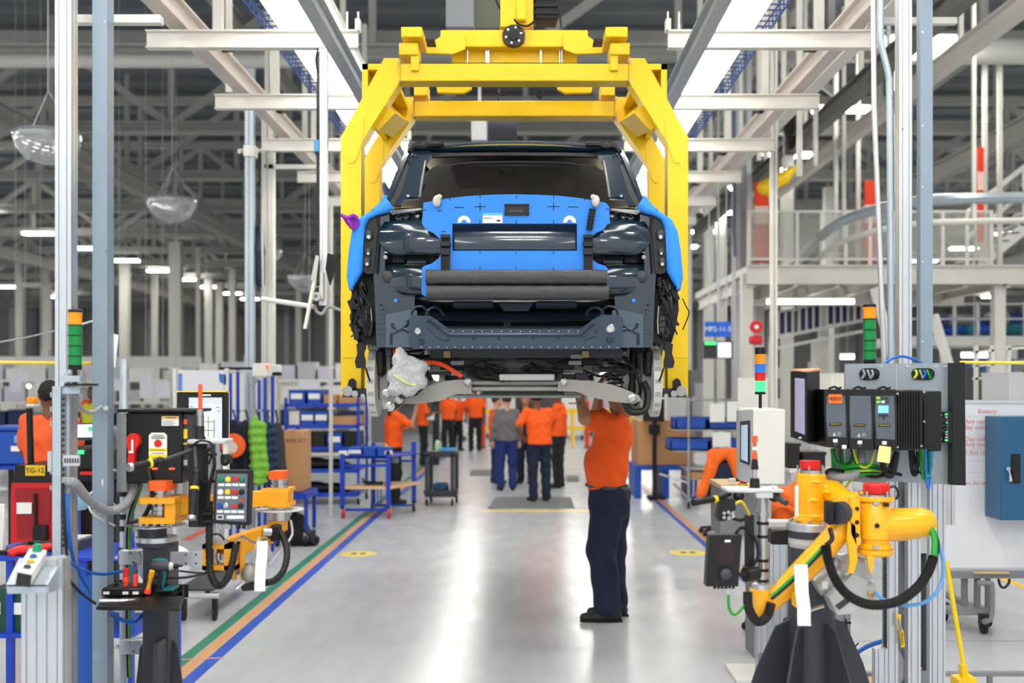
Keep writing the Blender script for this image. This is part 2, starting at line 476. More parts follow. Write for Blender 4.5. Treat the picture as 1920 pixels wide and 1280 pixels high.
for X in (-7.0, 0.0):  # unseen lamps added over the near line to brighten the floor under the car
    y = -11.0
    while y < 14: bay(X, y, 'added lights above the near part of the line', 'LED bay light over the near part of the line', [0]); y += 4.5
def strip(x0, x1, label):
    t = thing('light_strip', label, 'light fixture', ((x0+x1)/2, -11, 4.85))
    MB().box((x0-.02,-11,4.92),(x1+.02,42,5.0)).build('housing', m_white, t)
    mid = (x0+x1)/2; y = -11.0
    while y < 41:
        MB().box((x0,y,4.85),(mid-.012,y+1.46,4.92)).build('diffuser', m_lamp, t)
        MB().box((mid+.012,y,4.85),(x1,y+1.46,4.92)).build('diffuser', m_lamp, t); y += 1.5
strip(-2.04,-1.57,'long glowing light strip overhead left of the yellow carrier')
strip(1.50,1.90,'long glowing light strip overhead right of the yellow carrier')
# ------------------------------------------------------------ overhead steelwork of the line
ORD = ['nearest','second nearest','third nearest','fourth nearest','fifth nearest','sixth nearest','farthest']
for k in range(6):
    Y = 9.03+1.99*k
    for s, (a, b_), side in ((-1,(-3.08,-1.36),'left'),(1,(1.16,2.92),'right')):
        t = thing('cross_beam', f'{ORD[k]} white steel cross beam overhead on the {side} of the carrier', 'beam', ((a+b_)/2,Y,4.63), 'overhead cross beams')
        MB().ibeam((a,Y,4.70),(b_,Y,4.70),0.09,0.145,0.012).build('girder', m_beam, t)
        e = MB()
        ex = b_ if s < 0 else a
        e.box((ex-.02,Y-.05,4.77),(ex+.02,Y+.05,4.86)); e.cyl((ex-.09*s*-1,Y,4.77),(ex-.09*s*-1,Y,4.93),.008,8); e.cyl((ex,Y,4.77),(ex,Y,4.93),.008,8)
        e.build('end_clamp', m_white2, t)
for X, side in ((-2.86,'left'),(2.74,'right')):
    t = thing('hanging_rail', f'pale overhead rail with dark clamps running away on the {side} above the cross beams', 'rail', (X,4,4.8))
    MB().ibeam((X,4,4.94),(X,26,4.94),0.13,0.2,0.02).build('rail_profile', M('rail_beige',(206,196,188),0.4), t)
    for k in range(8):
        Y = 8.0+2.35*k
        MB().box((X-.04,Y-.04,5.04),(X+.04,Y+.04,8.3)).build('hanger', m_white2, t)
        MB().box((X-.12,Y-.09,5.02),(X+.12,Y+.09,5.09)).build('clamp', m_black, t)
for X, side in ((-1.46,'left'),(1.32,'right')):
    one('grey_rail', MB().ibeam((X,5,4.52),(X,25,4.52),0.1,0.16,0.014), m_galv, f'grey steel rail under the inner ends of the {side} cross beams', 'rail')
for X, z, side in ((-2.35,5.25,'left'),(2.2,5.25,'right')):
    t = thing('cable_tray', f'blue wire cable tray running above the {side} light strip', 'cable tray', (X,5,z))
    w = MB()
    for dx in (-.12,-.04,.04,.12): w.box((X+dx-.006,5,z),(X+dx+.006,26,z+.012))
    for k in range(140): w.box((X-.12,5+k*.15,z),(X+.12,5.012+k*.15,z+.012)); w.box((X-.126,5+k*.15,z),(X-.114,5.012+k*.15,z+.1)); w.box((X+.114,5+k*.15,z),(X+.126,5.012+k*.15,z+.1))
    tag(w.build('wire_basket', M('tray_blue',(60,84,140),0.5), t), kind='stuff')
m_dk = M('dark_rail_grey', (104,104,100), 0.5)
for X, z, l in ((4.55,5.95,'dark overhead conveyor rail at the upper right, nearer the column'),(3.5,5.6,'thin pale overhead rail at the upper right'),(5.9,6.4,'pale overhead conveyor rail farthest to the upper right'),(-4.2,6.3,'thin pale overhead rail at the upper left')):
    t = thing('overhead_rail', l, 'rail', (X,8,z))
    MB().ibeam((X,8,z),(X,30,z),0.16,0.26,0.02).build('rail_profile', m_dk if 'dark' in l else m_beam, t)
    for k in range(7): MB().box((X-.03,9+3*k,z+.12),(X+.03,9.06+3*k,8.3)).build('hanger', m_white2, t)
# frames of thin posts and ties hung beside the rails
for i, (x, y1, Y) in enumerate(((428,172,12.0),(510,260,15.0),(572,300,17.0),(1500,330,13.0),(1424,300,15.4),(1530,310,16.0),(1368,330,19))):
    a = P(x,y1,Y); one('hanging_post', MB().box((a.x-.03,Y,a.z),(a.x+.03,Y+.06,8.3)), m_beam, ['slim white post beside the second left cross beam','slim white post above the third left cross beam','slim white post above the fourth left cross beam','slim white post hanging at the right above the nearest cross beam','slim white post right of the carrier above the third cross beam','slim white post at the end of the second right cross beam','slim white post behind the right light strip'][i], 'post')
a = P(1452,135,13.5); one('tall_post', MB().slot(a.x-.04,a.x+.04,13.5,13.58,0,8.3,1,1,.02,.02), m_beam, 'tall slim white post passing the right cross beam ends down to the floor', 'post')
# white tray box at the top of the left uprights
one('tie_bar', MB().pbox(120,27,300,42,5.035,0.05), m_white2, 'white tie bar joining the left uprights near the top', 'bar')
one('tie_bar', MB().pbox(1628,32,1795,44,9.0,0.06), m_white2, 'white tie bar behind the right uprights near the top', 'bar')
# ------------------------------------------------------------ yellow overhead carrier
XC = 964.5
def mir(pts): return [(2*XC-x, y) for x, y in pts][::-1]
carrier = thing('overhead_carrier', 'large yellow overhead carrier hanging over and gripping the car body', 'carrier', (P(964,720,8.1).x,8.1,1.75))
nearP = [(639,742),(639,257),(720,109),(750,109),(750,152),(677,268),(677,742)]
farP = [(681,740),(681,300),(752,182),(776,182),(776,218),(712,310),(712,740)]
for pts, Y in ((nearP,7.6),(farP,8.7)):
    for q in (pts, mir(pts)):
        lg = MB().pprism(q, Y, 0.17).build('side_leg', m_yel, carrier)
        sx = 1 if q is pts else -1
        x0, y0 = (pts[1] if sx > 0 else pts[1])
        k = 7.6/Y
        sh = [(x0+3*k,y0+3*k),(x0+44*k,y0-36*k),(x0+41*k,y0+6*k),(x0+29*k,y0+42*k),(x0+22*k,y0+49*k),(x0+15*k,y0+48*k),(x0+8*k,y0+38*k)]
        if sx < 0: sh = mir(sh)
        MB().pprism(sh, Y-0.008, 0.012).build('gusset_plate', m_yel, lg)
        f = MB(); e = pts[3]; ex = e[0] if sx > 0 else 2*XC-e[0]
        f.box(P(ex-3*sx,e[1]-2,Y-.012), P(ex+3*sx,pts[4][1]+6,Y+.18)); f.build('flange_plate', m_yel, lg)
        bl = MB()
        for by in (e[1]+6, pts[4][1]-2): bl.cyl(P(ex-1*sx,by,Y-.02),P(ex-1*sx,by,Y),.009,8)
        bl.build('bolt', m_steel, lg)
for (x0,x1,y0,y1,Y) in ((750,1179,119,152,7.6),(776,1153,189,218,8.7)):
    MB().pbox(x0,y0,x1,y1,Y,0.16,0.006).build('cross_member', m_yel, carrier)
for sx in (1,-1):
    fx = (lambda x: x) if sx > 0 else (lambda x: 2*XC-x)
    h = MB(); h.box(P(fx(748),80,7.55),P(fx(790),122,7.8),0.005); h.build('hanger_block', m_yel, carrier)
    h = MB(); h.box(P(fx(752),69,7.5),P(fx(800),80,7.85),0.004); h.build('top_plate', m_yel, carrier)
    h = MB(); h.box(P(fx(770),96,7.57),P(fx(786),134,7.6),0.003); h.build('web_plate', m_yel, carrier)
    h = MB(); h.box(P(fx(776),156,8.65),P(fx(806),191,8.85),0.005); h.build('hanger_block', m_yel, carrier)
    h = MB(); h.box(P(fx(798),76,7.6),P(fx(818),85,7.75)); h.build('bumper', m_black, carrier)
    h = MB(); h.pprism([(fx(x),y) for x, y in ((797,90),(798,99),(850,101),(872,92),(872,66),(860,62),(826,68))], 7.85, 0.03); h.build('side_shield', m_yel, carrier)
    h = MB(); h.pprism([(fx(x),y) for x, y in ((818,160),(820,173),(870,174),(884,166),(884,156))], 8.55, 0.05); h.build('side_shield', m_yel, carrier)
    # side rails from the near frame to the far frame
    h = MB(); a = P(fx(676),114,7.55); h.box((a.x,7.62,a.z-.28),(a.x+.04*sx,8.85,a.z)); h.box((a.x,7.62,a.z-.04),(a.x+.2*sx,8.85,a.z)); h.build('side_rail', m_yel, carrier)
    # brace between the two diagonals
    a, c = P(fx(708),212,7.7), P(fx(740),230,8.75)
    h = MB(); h.tube([a,c],[.12,.12],4); h.build('brace', m_yel, carrier)
    # lower lifting arm with rollers
    ar = MB(); ar.box(P(fx(642),728,7.5),P(fx(702),744,7.7),0.004); ar.box(P(fx(700),736,7.5),P(fx(760),744,9.0)); aro = ar.build('lifting_arm', m_dgrey, carrier)
    r = MB(); a = P(fx(651),733,7.42); r.cyl(a,a+V(0,.08,0),.035,14); a = P(fx(665),738,7.42); r.cyl(a,a+V(0,.06,0),.022,12); a = P(fx(680),742,7.42); r.cyl(a,a+V(0,.06,0),.015,10); r.build('roller', m_steel, aro)
    r = MB(); r.pprism([(fx(x),y) for x, y in ((650,728),(654,712),(660,709),(666,714),(666,728))],7.45,.06); r.build('latch', m_black, aro)
    for Y, x in ((7.6,640),(8.7,682)):
        MB().pbox(min(fx(x),fx(x+38)),668,max(fx(x),fx(x+38)),670,Y-.006,.01).build('seam_plate', m_yel, carrier)
h = MB(); h.pbox(826,56,1102,88,7.9,0.2,0.006); h.build('spreader_beam', m_yel, carrier)
h = MB(); h.pbox(848,96,1082,117,8.0,0.15); h.build('turntable_frame', m_yel, carrier)
h = MB()
for x in (858,884,922,955,990,1040,1066): h.pbox(x-10,86,x+10,118,8.02,.06)
h.build('hanger_strap', m_yel, carrier)
h = MB()
for x in (876,912,916,1014,1050,1054): MB().cyl(P(x,92,7.95),P(x,118,7.95),.008,8).build('threaded_rod', m_steel, carrier)
h = MB(); h.pbox(938,-60,968,50,7.88,0.12,0.004); h.pbox(966,-60,1000,46,7.98,0.12,0.004); h.build('lift_column', m_yel, carrier)
h = MB(); h.pbox(967,-30,988,38,7.84,0.08,0.012); h.build('column_cover', m_yel, carrier)
c0 = P(963,66,7.84)
h = MB(); h.prism([c0+V(.088*math.cos(a)*(0.92),0,.076*math.sin(a)) for a in [i*math.pi/8+math.pi/16 for i in range(16)]],(0,.06,0)); hb = h.build('hub_cover', m_black, carrier)
h = MB(); h.cyl(c0+V(0,-.012,0),c0,.036,16); h.build('shaft_end', m_blackm, hb)
for i in range(6):
    a = i*math.pi/3+.26; q = c0+V(.055*math.cos(a),-.006,.055*math.sin(a)); MB().cyl(q,q+V(0,.01,0),.008,8).build('screw', m_steel, hb)
h = MB(); h.pbox(1002,-60,1046,36,8.0,0.2,0.01)
for i in range(6): h.pbox(1000,-50+i*14,1048,-44+i*14,7.985,.1)
h.build('gear_motor', m_blackm, carrier)
for pts in (((930,0,7.9),(936,14,7.9),(944,18,7.9),(952,8,7.9),(954,-10,7.9)),((1046,10,7.9),(1050,30,7.9),(1052,52,7.9)),((964,36,7.82),(974,46,7.82),(990,48,7.82),(1004,38,7.82)),((930,170,8.5),(938,178,8.5),(950,176,8.5)),((1002,168,8.5),(1012,184,8.5),(1020,170,8.5))):
    MB().tube(smooth_path(pp(*pts)), .008, 6).build('cable', m_cable, carrier)
# slim ducts hanging in the middle behind the carrier
one('hanging_duct', MB().pbox(836,-80,888,50,10.4,.3), M('duct_grey',(120,126,132),.5,.3), 'dark grey ventilated duct hanging behind the carrier column', 'duct')
one('hanging_shield', MB().pbox(890,-80,936,52,10.8,.3), M('panel_olive',(96,100,84),.5), 'olive grey panel hanging beside the dark duct behind the carrier', 'panel')
one('hanging_drum', MB().lathe([(.0,-.25),(.22,-.25),(.24,0),(.22,.25),(0,.25)],P(935,238,15),18,'x').cyl(P(935,238,15),V(P(935,238,15).x,15,11.2),.02,8), m_dgrey, 'dark round drum hanging between the far yellow frame and the car roof', 'drum')
one('hanging_duct', MB().pbox(884,215,912,262,14,.4).cyl(V(P(898,215,14).x,14.2,P(898,215,14).z),V(P(898,215,14).x,14.2,11.2),.02,8), m_lgrey, 'pale square duct hanging just above the car roof', 'duct')

# ------------------------------------------------------------ car body
XM = 965.0
CXM = P(XM,720,6.5).x
car = thing('car_body', 'dark blue unfinished car body seen from the rear, hanging in the yellow carrier', 'car body', (CXM,8.6,1.7))
m_head = M('headliner_taupe', (222,212,198), 0.85, var=0.04)
m_pan = M('underbody_black', (26,27,29), 0.5, 0.2, var=0.2, scale=12)
m_glassd = M('dark_roof_glass', (14,11,9), 0.3)
m_disc = M('wrapped_brake_disc', (214,214,208), 0.5, 0.1, var=0.06)
def cm(pts): return [(2*XM-x, y) for x, y in pts][::-1]
def both(pts): return (pts, cm(pts))
def side_h(Y):   # half width along the car
    t = (Y-6.6)/4.8
    return 0.985-0.10*max(0,(t-.75)/.25)**2-0.05*max(0,(0.12-t)/.12)**2
st = [6.66,6.72,6.8,6.9,7.0,7.1,7.2,7.3,7.4,7.42,7.8,8.3,8.8,9.3,9.72,9.74,9.84,9.94,10.04,10.14,10.24,10.34,10.44,10.46,10.8,11.2,11.35]
def zlow(Y):
    z = 1.93
    for c in (7.02,10.1):
        d = .395**2-(Y-c)**2
        if d > 0: z = max(z, 1.90+math.sqrt(d))
    if Y < 6.7: z = max(z, 2.25)
    return z
for s in (-1,1):
    rows = []
    for Y in st:
        zl = zlow(Y); zb = 2.86-0.10*max(0,(Y-9.9)/1.4); r = []
        for i in range(9):
            z = zl+(zb-zl)*i/8; q = (z-1.93)/.93
            w = side_h(Y)-.10*max(0,(q-.62)/.38)**1.6-.05*max(0,(.25-q)/.25)
            r.append((CXM+s*w, Y, z))
        rows.append(r)
    o = MB().grid(rows, (-s*.03,0,0)).build('side_panel', m_navy, car, ang=60)
# roof, rails, pillars, front end
def roofpt(Y, u):
    z = 3.40+.045*math.sin(min(1,(Y-6.95)/2)*math.pi/2)*.6-.06*max(0,(Y-9)/1.0)**2+.035*(1-u*u)
    return (CXM+u*(.645-.04*max(0,(Y-8.8)/1.2)), Y, z)
rows = [[roofpt(Y, -1+2*i/10) for i in range(11)] for Y in (7.0,7.3,7.8,8.4,9.0,9.5,9.9)]
MB().grid(rows,(0,0,-.025)).build('roof', m_navy, car, ang=60)
for s in (-1,1):
    t = MB(); t.tube(smooth_path([roofpt(7.0,s),roofpt(8.4,s*1.02),roofpt(9.9,s),(CXM+s*.80,10.7,2.84)],5),.035,8); t.build('roof_rail', m_navy, car)
    t = MB(); t.tube([roofpt(8.75,s*1.01),(CXM+s*.93,8.72,2.84)],[.05,.06],8); t.build('centre_pillar', m_black, car)
    t = MB(); t.tube([roofpt(7.75,s*1.02),(CXM+s*.93,7.65,2.84)],[.06,.09],8); t.build('rear_door_pillar', m_black, car)
rows = [[(CXM+u*(.86-.1*max(0,(Y-11)/.4)),Y,z-.05*u*u) for u in (-1,-.6,-.2,.2,.6,1)] for Y, z in ((10.45,2.86),(10.8,2.84),(11.1,2.78),(11.33,2.62),(11.4,2.3),(11.38,2.0))]
MB().grid(rows,(0,0,-.02)).build('bonnet', m_navy, car, ang=60)
# inside lining with dark roof glass
rows = []
for Y in (7.03,7.3,7.6,8.0,8.6,9.3,9.9):
    dz = -.03*max(0,(Y-8.6)); r = []
    for (u, z) in ((-.80,2.84),(-.77,2.95),(-.70,3.10),(-.62,3.22),(-.52,3.285),(-.3,3.31),(0,3.315),(.3,3.31),(.52,3.285),(.62,3.22),(.70,3.10),(.77,2.95),(.80,2.84)):
        r.append((CXM+u*(1 if Y > 7.2 else .97), Y, z+dz*(z-2.7)))
    rows.append(r)
hl = MB().grid(rows).build('headliner', m_head, car, ang=60)
rf = MB(); rf.prism([(CXM-.41,6.99+.1,3.295),(CXM+.41,7.09,3.295),(CXM+.41,7.86,3.285),(CXM-.41,7.86,3.285)],(0,0,.02)); rf.build('roof_glass', m_glassd, hl)
for s in (-1,1):
    for i in range(5):
        a = Vector((CXM+s*(.60+.008*i),7.3+.022*i,3.205-.006*i)); MB().box(a-V(.004,.05,.004),a+V(.004,.05,.004)).build('vent_slit', m_glassd, hl)
# rear header and roof edge
def arc(x): return 8*((x-XM)/175.0)**2
xs = [790+35*i/2 for i in range(21)]
rows = [[P(x, y+arc(x)*k_, Y+.05*((x-XM)/175)**2) for x in xs] for y, Y, k_ in ((264,7.06,1),(267,6.99,1),(272,6.94,.95),(279,6.95,.8),(284,6.99,.6),(288,7.08,.5))]
MB().grid(rows,(0,.03,0)).build('rear_header', m_navy, car, ang=60)
rows = [[P(x, y+arc(x)*.45, Y) for x in xs] for y, Y in ((285,6.975),(291,6.97),(293,7.03))]
MB().grid(rows,(0,.02,0)).build('header_seal', m_black, car)
def Yd(y): return 6.62+max(0,(385-y))/110*.34
def sheet(pts, th=.03, dy=0): return [P(x, y, Yd(y)+dy) for x, y in pts]
pil = [(768,281),(790,277),(812,286),(806,296),(798,308),(790,340),(786,372),(758,374),(750,386),(738,386),(752,360),(768,308),(763,300)]
pin = [(774,300),(796,304),(782,370),(760,368)]
for q, qi, s in ((pil,pin,1),(cm(pil),cm(pin),-1)):
    fx = (lambda x: x) if s > 0 else (lambda x: 2*XM-x)
    o = MB().prism(sheet(q),(0,.05,0)).build('rear_pillar', m_navy, car)
    MB().prism(sheet(qi,dy=-.012),(0,.02,0)).build('pillar_reinforcement', m_navy, o)
    MB().tube([P(fx(798),302,6.86),P(fx(792),335,6.74),P(fx(787),370,6.65)],.008,6).build('window_flange', m_steel, o)
    t = MB(); t.tube(smooth_path([P(fx(790),271,6.99),P(fx(774),277,6.98),P(fx(760),300,6.9),P(fx(741),345,6.76),P(fx(726),381,6.66),P(fx(706),396,6.62)],4),.022,8); t.build('side_frame', m_navy, car)
    t = MB(); t.prism(sheet([(fx(768),303),(fx(760),305),(fx(729),383),(fx(744),386),(fx(757),362),(fx(771),309)],dy=.012),(0,.02,0)); t.build('quarter_window_seal', m_black, car)
    t = MB(); t.tube(smooth_path([P(fx(768),284,6.93),P(fx(778),274,6.93),P(fx(796),275,6.93),(P(fx(806),271,6.93)),P(fx(832),271,6.95)],4),[.02]*16+[.012],7); t.build('corner_seal', m_black, car)
    for (x, y, r) in ((765,367,.010),(773,289,.008),(779,291,.006)):
        a = P(fx(x),y,Yd(y)-.02); MB().cyl(a,a+V(0,.03,0),r,8).build('stud', m_navy, o)
# rear face panels
def patch(x0, x1, rows_, cy=.10, n=24, pw=4, y_arc=0.0, taper=None):
    R_ = []
    for k, (y, Y) in enumerate(rows_):
        a, b_ = (x0, x1) if taper is None else (x0+taper[k], x1-taper[k])
        r = []
        for i in range(n+1):
            x = a+(b_-a)*i/n; u = (x-XM)/262.0
            r.append(P(x, y+y_arc*u*u, Y+cy*abs(u)**pw))
        R_.append(r)
    return R_
MB().grid(patch(716,1214,((383,6.66),(387,6.60),(394,6.57),(398,6.60)),y_arc=6),(0,.03,0)).build('belt_panel', m_navy, car, ang=60)
MB().grid(patch(724,1206,((394,6.66),(414,6.66)),cy=.06),(0,.02,0)).build('lamp_recess', m_prim, car)
MB().grid(patch(711,1219,((409,6.57),(412,6.512),(420,6.497),(428,6.484),(433,6.478),(450,6.472),(467,6.470),(474,6.480),(478,6.56)),cy=.12,y_arc=4,taper=(20,10,4,2,0,0,10,22,36)),(0,.03,0)).build('tailgate_skin', m_navy, car, ang=60)
MB().grid(patch(716,1214,((474,6.68),(504,6.68)),cy=.05),(0,.02,0)).build('handle_recess', m_black, car)
MB().grid(patch(712,1218,((494,6.62),(499,6.545),(506,6.525),(520,6.515),(538,6.512),(550,6.52),(556,6.56),(559,6.66)),cy=.13,y_arc=-3,taper=(16,10,6,10,22,34,46,60)),(0,.03,0)).build('tailgate_lower_skin', m_navy, car, ang=60)
cornP = [(704,398),(730,398),(730,420),(722,440),(722,505),(742,530),(756,548),(778,556),(776,592),(727,592),(727,651),(706,651),(703,560),(700,515),(706,470)]
lampP = [(684,420),(690,409),(700,406),(712,405),(708,432),(705,470),(701,512),(690,514),(681,508),(680,460)]
endP = [(724,590),(742,586),(770,580),(782,582),(782,651),(724,651)]
for s in (1,-1):
    fx = (lambda x: x) if s > 0 else (lambda x: 2*XM-x)
    f_ = lambda pts: [(fx(x),y) for x, y in pts]
    MB().pprism(f_(cornP),6.62,.12).build('corner_panel', m_navy, car)
    o = MB().pprism(f_(lampP),6.60,.10).build('tail_lamp_recess', m_black, car)
    for (x, y, r, w) in ((691,440,.026,.034),(690,471,.018,.018),(688,491,.022,.026)):
        a = P(fx(x),y,6.585); MB().ball(a,r,12,(1,.5,1.3)).build('mount_pad', m_dgrey, o); a = P(fx(x),y+4,6.57); MB().cyl(a,a+V(0,.02,0),r*.45,10).build('bolt', m_lgrey, o)
    MB().tube([P(fx(707),404,6.59),P(fx(711),440,6.585),P(fx(706),512,6.585)],.006,6).build('lamp_seal', m_rubber, o)
    for k in range(8):
        MB().pbox(min(fx(709),fx(721)),570+k*9,max(fx(709),fx(721)),572.5+k*9,6.612,.02,.001).build('pressed_bead', m_navy, car)
    MB().pprism(f_([(708,560),(710,556),(726,590),(726,650),(722,650),(722,592)]),6.612,.02).build('corner_flange', m_navy, car)
    o = MB().pprism(f_(endP),6.60,.05).build('end_panel', M('car_inner_light',(80,92,106),.32,.35), car)
    e = MB()
    for pts in (((735,606),(736,612),(748,618),(764,608),(764,600)),((733,646),(733,626),(748,618)),((748,618),(757,616),(768,622))): e.tube([P(fx(x),y,6.597) for x, y in pts],.011,6)
    e.build('pressed_rib', m_prim, o)
    a = P(fx(726),518,6.50+.10); MB().lathe([(.034,0),(.034,-.006),(.026,-.012),(.0,-.012)],a,18,'y').build('grommet', m_dgrey, car)
    a = P(fx(723),482,6.6); MB().ball(a,.014,10).build('bolt', m_lgrey, car)
    MB().pbox(min(fx(737),fx(758)),484,max(fx(737),fx(758)),492,6.64,.03).build('latch_bracket', m_blackm, car)
    MB().pbox(min(fx(762),fx(800)),487,max(fx(762),fx(800)),496,6.64,.03,.004).build('handle_bracket', m_prim, car)
    for (x, y) in ((761,405),(783,404),(748,407)):
        a = P(fx(x),y,6.65); MB().lathe([(.02,0),(.02,-.01),(.012,-.012),(.012,-.004),(0,-.004)],a,12,'y').build('stud', m_navy, car)
    MB().pprism(f_([(727,394),(790,390),(790,393),(735,402)]),6.56,.03).build('gutter', m_navy, car)
    a = P(fx(742),563,6.60); MB().cyl(a,a+V(0,.02,0),.012,10).build('plug', m_bluecover, car)
    for (x, y, r) in ((787,590,.05),(815,592,.05)):
        pts = [P(fx(x),y,6.6)+V(r*math.cos(t),0,r*math.sin(t)) for t in [math.pi*i/8 for i in range(9)]]
        MB().tube(pts,.009,6).build('pressed_ring', m_prim, car)
    # black structure behind the missing bumper, at the wheel arch
    rng = random.Random(5 if s > 0 else 9)
    bh = MB(); bh.pprism(f_([(660,540),(678,512),(702,512),(708,560),(708,640),(672,646),(664,620),(657,580)]),6.72,.2); bho = bh.build('arch_liner', m_pan, car)
    for i in range(16):
        x = 662+rng.random()*36; y = 522+rng.random()*108; w = 4+rng.random()*10; hh = 6+rng.random()*22
        c = P(fx(x),y,6.68); MB().box(c-V(S(w,6.7)/2,.03+.03*rng.random(),S(hh,6.7)/2),c+V(S(w,6.7)/2,.03,S(hh,6.7)/2),.004,R=Ry(rng.uniform(-.5,.5))).build('clip_bracket', m_blackm if i % 3 else m_black, bho)
    v = MB(); v.pprism(f_([(679,575),(694,572),(697,618),(692,628),(681,624)]),6.66,.05); vo = v.build('air_vent', m_black, bho)
    for i in range(4): MB().pprism(f_([(683,580+11*i),(692,583+11*i),(692,590+11*i),(683,588+11*i)]),6.645,.02).build('vent_flap', m_dgrey, vo)
    MB().tube([P(fx(695),574,6.65),P(fx(697),600,6.65),P(fx(696),626,6.65)],.004,6).build('seal_bead', M('seal_beige',(176,168,140),.6), vo)
    lw = MB(); lw.pprism(f_([(668,645),(682,640),(685,652),(680,662),(684,676),(684,690),(668,690),(665,678),(670,662)]),6.7,.05); lw.build('splash_bracket', m_black, car)
    wr = MB(); wr.tube(smooth_path([P(fx(686),690,6.72),P(fx(690),704,6.74),P(fx(694),714,6.78)]),.006,6); wr.build('wire', m_cable, car)
    for i in range(3):
        pts = [P(fx(658+rng.random()*40),520+rng.random()*110,6.62) for _ in range(4)]; MB().tube(smooth_path(pts),.005,5).build('wire', m_cable, bho)
    # hub, brake disc
    d = MB(); c = P(fx(705),715,7.02); xx = c.x
    d.lathe([(.12,-.045*s),(.222,-.03*s),(.222,.02*s),(.19,.03*s),(.1,.03*s),(0,.03*s)] if s > 0 else [(.12,.045),(.222,.03),(.222,-.02),(.19,-.03),(.1,-.03),(0,-.03)], (xx,7.02,1.917), 36, 'x'); do = d.build('brake_disc', m_disc, car)
    for i in range(18):
        a = i*2*math.pi/18; q = Vector((xx-.005*s, 7.02+.222*math.cos(a), 1.917+.222*math.sin(a)))
        MB().box(q-V(.018,.004,.012),q+V(.018,.004,.012),R=Rx(a)).build('disc_notch', M('disc_notch_grey',(168,168,162),.6), do)  # slightly darker grey patches round the disc rim
    k = MB(); k.lathe([(0,0),(.10,0),(.10,.09),(.06,.16),(0,.16)], (xx+(.04 if s > 0 else -.2),7.02,1.917), 18, 'x'); k.box((xx+.06*s-.03,6.9,1.80),(xx+.06*s+.05,7.1,2.1),.01); k.build('wheel_carrier', m_castal, car)
    k = MB(); k.box((xx+.05*s-.03,6.84,1.95),(xx+.05*s+.03,6.93,2.12),.02); k.build('brake_caliper', m_pan, car)
# crossmember
cr_ = [(767,597),(774,591),(806,592),(818,599),(841,616),(1089,616),(1112,599),(1128,590),(1160,590),(1168,596),(1168,649),(1162,654),(775,654),(767,648)]
xm = MB().pprism(cr_,6.47,.07).build('rear_crossmember', m_prim, car)
MB().tube(pp((796,601,6.465),(806,602,6.465),(842,627,6.462),(1088,627,6.462),(1114,606,6.465)),.010,6).build('pressed_rib', m_prim, xm)
MB().tube(pp((800,612,6.468),(812,622,6.468),(820,632,6.468),(838,640,6.468)),.005,6).build('pressed_rib', m_prim, xm)
MB().tube(pp((1094,641,6.468),(1104,633,6.468),(1118,630,6.468)),.005,6).build('pressed_rib', m_prim, xm)
for x, y in ((840,636),(888,635),(935,635),(1000,634),(1047,634),(1095,631),(1118,621)):
    a = P(x,y,6.465); MB().cyl(a,a+V(0,.01,0),.0085,10).build('hole_disc', m_black, xm)  # black discs paint the dark of open holes
for i in range(24):
    x = 790+i*16; a = P(x,650+(i%2),6.464); MB().cyl(a,a+V(0,.008,0),.004,6).build('spot_weld', m_lgrey, xm)
for i in range(14):
    x = 850+i*18; a = P(x,621,6.464); MB().cyl(a,a+V(0,.008,0),.004,6).build('spot_weld', m_lgrey, xm)
for x, y, r in ((1144,616,.028),(1144,635,.022),(784,621,.022),(790,640,.018)):
    a = P(x,y,6.468); MB().lathe([(r,0),(r,-.01),(r*.7,-.018),(r*.5,-.018),(r*.5,-.004),(0,-.004)],a,16,'y').build('tow_socket', m_steel if r > .02 and y < 630 else m_prim, xm)
# boot recess
MB().grid(patch(726,1204,((552,6.80),(560,6.72),(566,6.70),(572,6.74),(578,6.82),(586,6.84)),cy=.0),(0,.03,0)).build('boot_sill', M('boot_sill_dark',(44,48,56),.35,.2), car, ang=60)
MB().grid([[P(x, y+dy*((x-XM)/150)**2*(-1), Y) for x in [772+16*i for i in range(25)]] for y, Y, dy in ((583,6.80,0),(592,6.76,2),(604,6.75,4),(612,6.80,6),(622,6.84,0),(640,6.84,0))],(0,.02,0)).build('boot_back_panel', m_prim, car, ang=60)
for x0, x1 in ((848,925),(1004,1082)):
    b_ = MB().pbox(x0,564,x1,577,6.66,.05,.008).build('latch_tray', m_prim, car); MB().tube(pp((x0+2,576,6.655),(x1-2,576,6.655)),.006,6).build('tray_lip', m_prim, b_)
MB().pprism([(935,568),(1000,568),(990,583),(945,583)],6.7,.05).build('lock_cover', m_prim, car)
a = P(951,610,6.745); MB().lathe([(.022,0),(.022,-.006),(.0,-.01)],a,16,'y').build('drain_plug', m_black, car)
# underbody
MB().box((CXM-.70,7.5,2.04),(CXM+.70,11.0,2.1),.01).build('floor_pan', m_pan, car)
MB().box((CXM-.62,7.9,1.98),(CXM+.62,10.6,2.05),.02).build('battery_tray', m_castal, car)
MB().box((CXM-.72,6.7,2.15),(CXM+.72,7.6,2.25)).build('boot_floor', m_pan, car)
armL = [(716,748),(726,737),(758,748),(780,742),(800,724),(836,714),(868,711),(884,716),(884,737),(852,739),(822,752),(782,757),(757,756),(730,770),(718,766)]
armR = [(1046,716),(1066,711),(1100,714),(1146,720),(1176,731),(1198,741),(1202,750),(1190,757),(1150,753),(1106,744),(1082,734),(1046,733)]
for q in (armL, armR): MB().pprism(q,6.72,.12).build('suspension_arm', m_castal, car)
for x, y, r in ((724,737,.026),(748,750,.024),(731,762,.03),(1186,747,.026),(877,716,.022),(1058,716,.022)):
    a = P(x,y,6.69); MB().lathe([(r,.03),(r,0),(r*.6,-.004),(r*.55,-.014),(0,-.014)],a,16,'y').build('arm_bolt', m_steel, car)
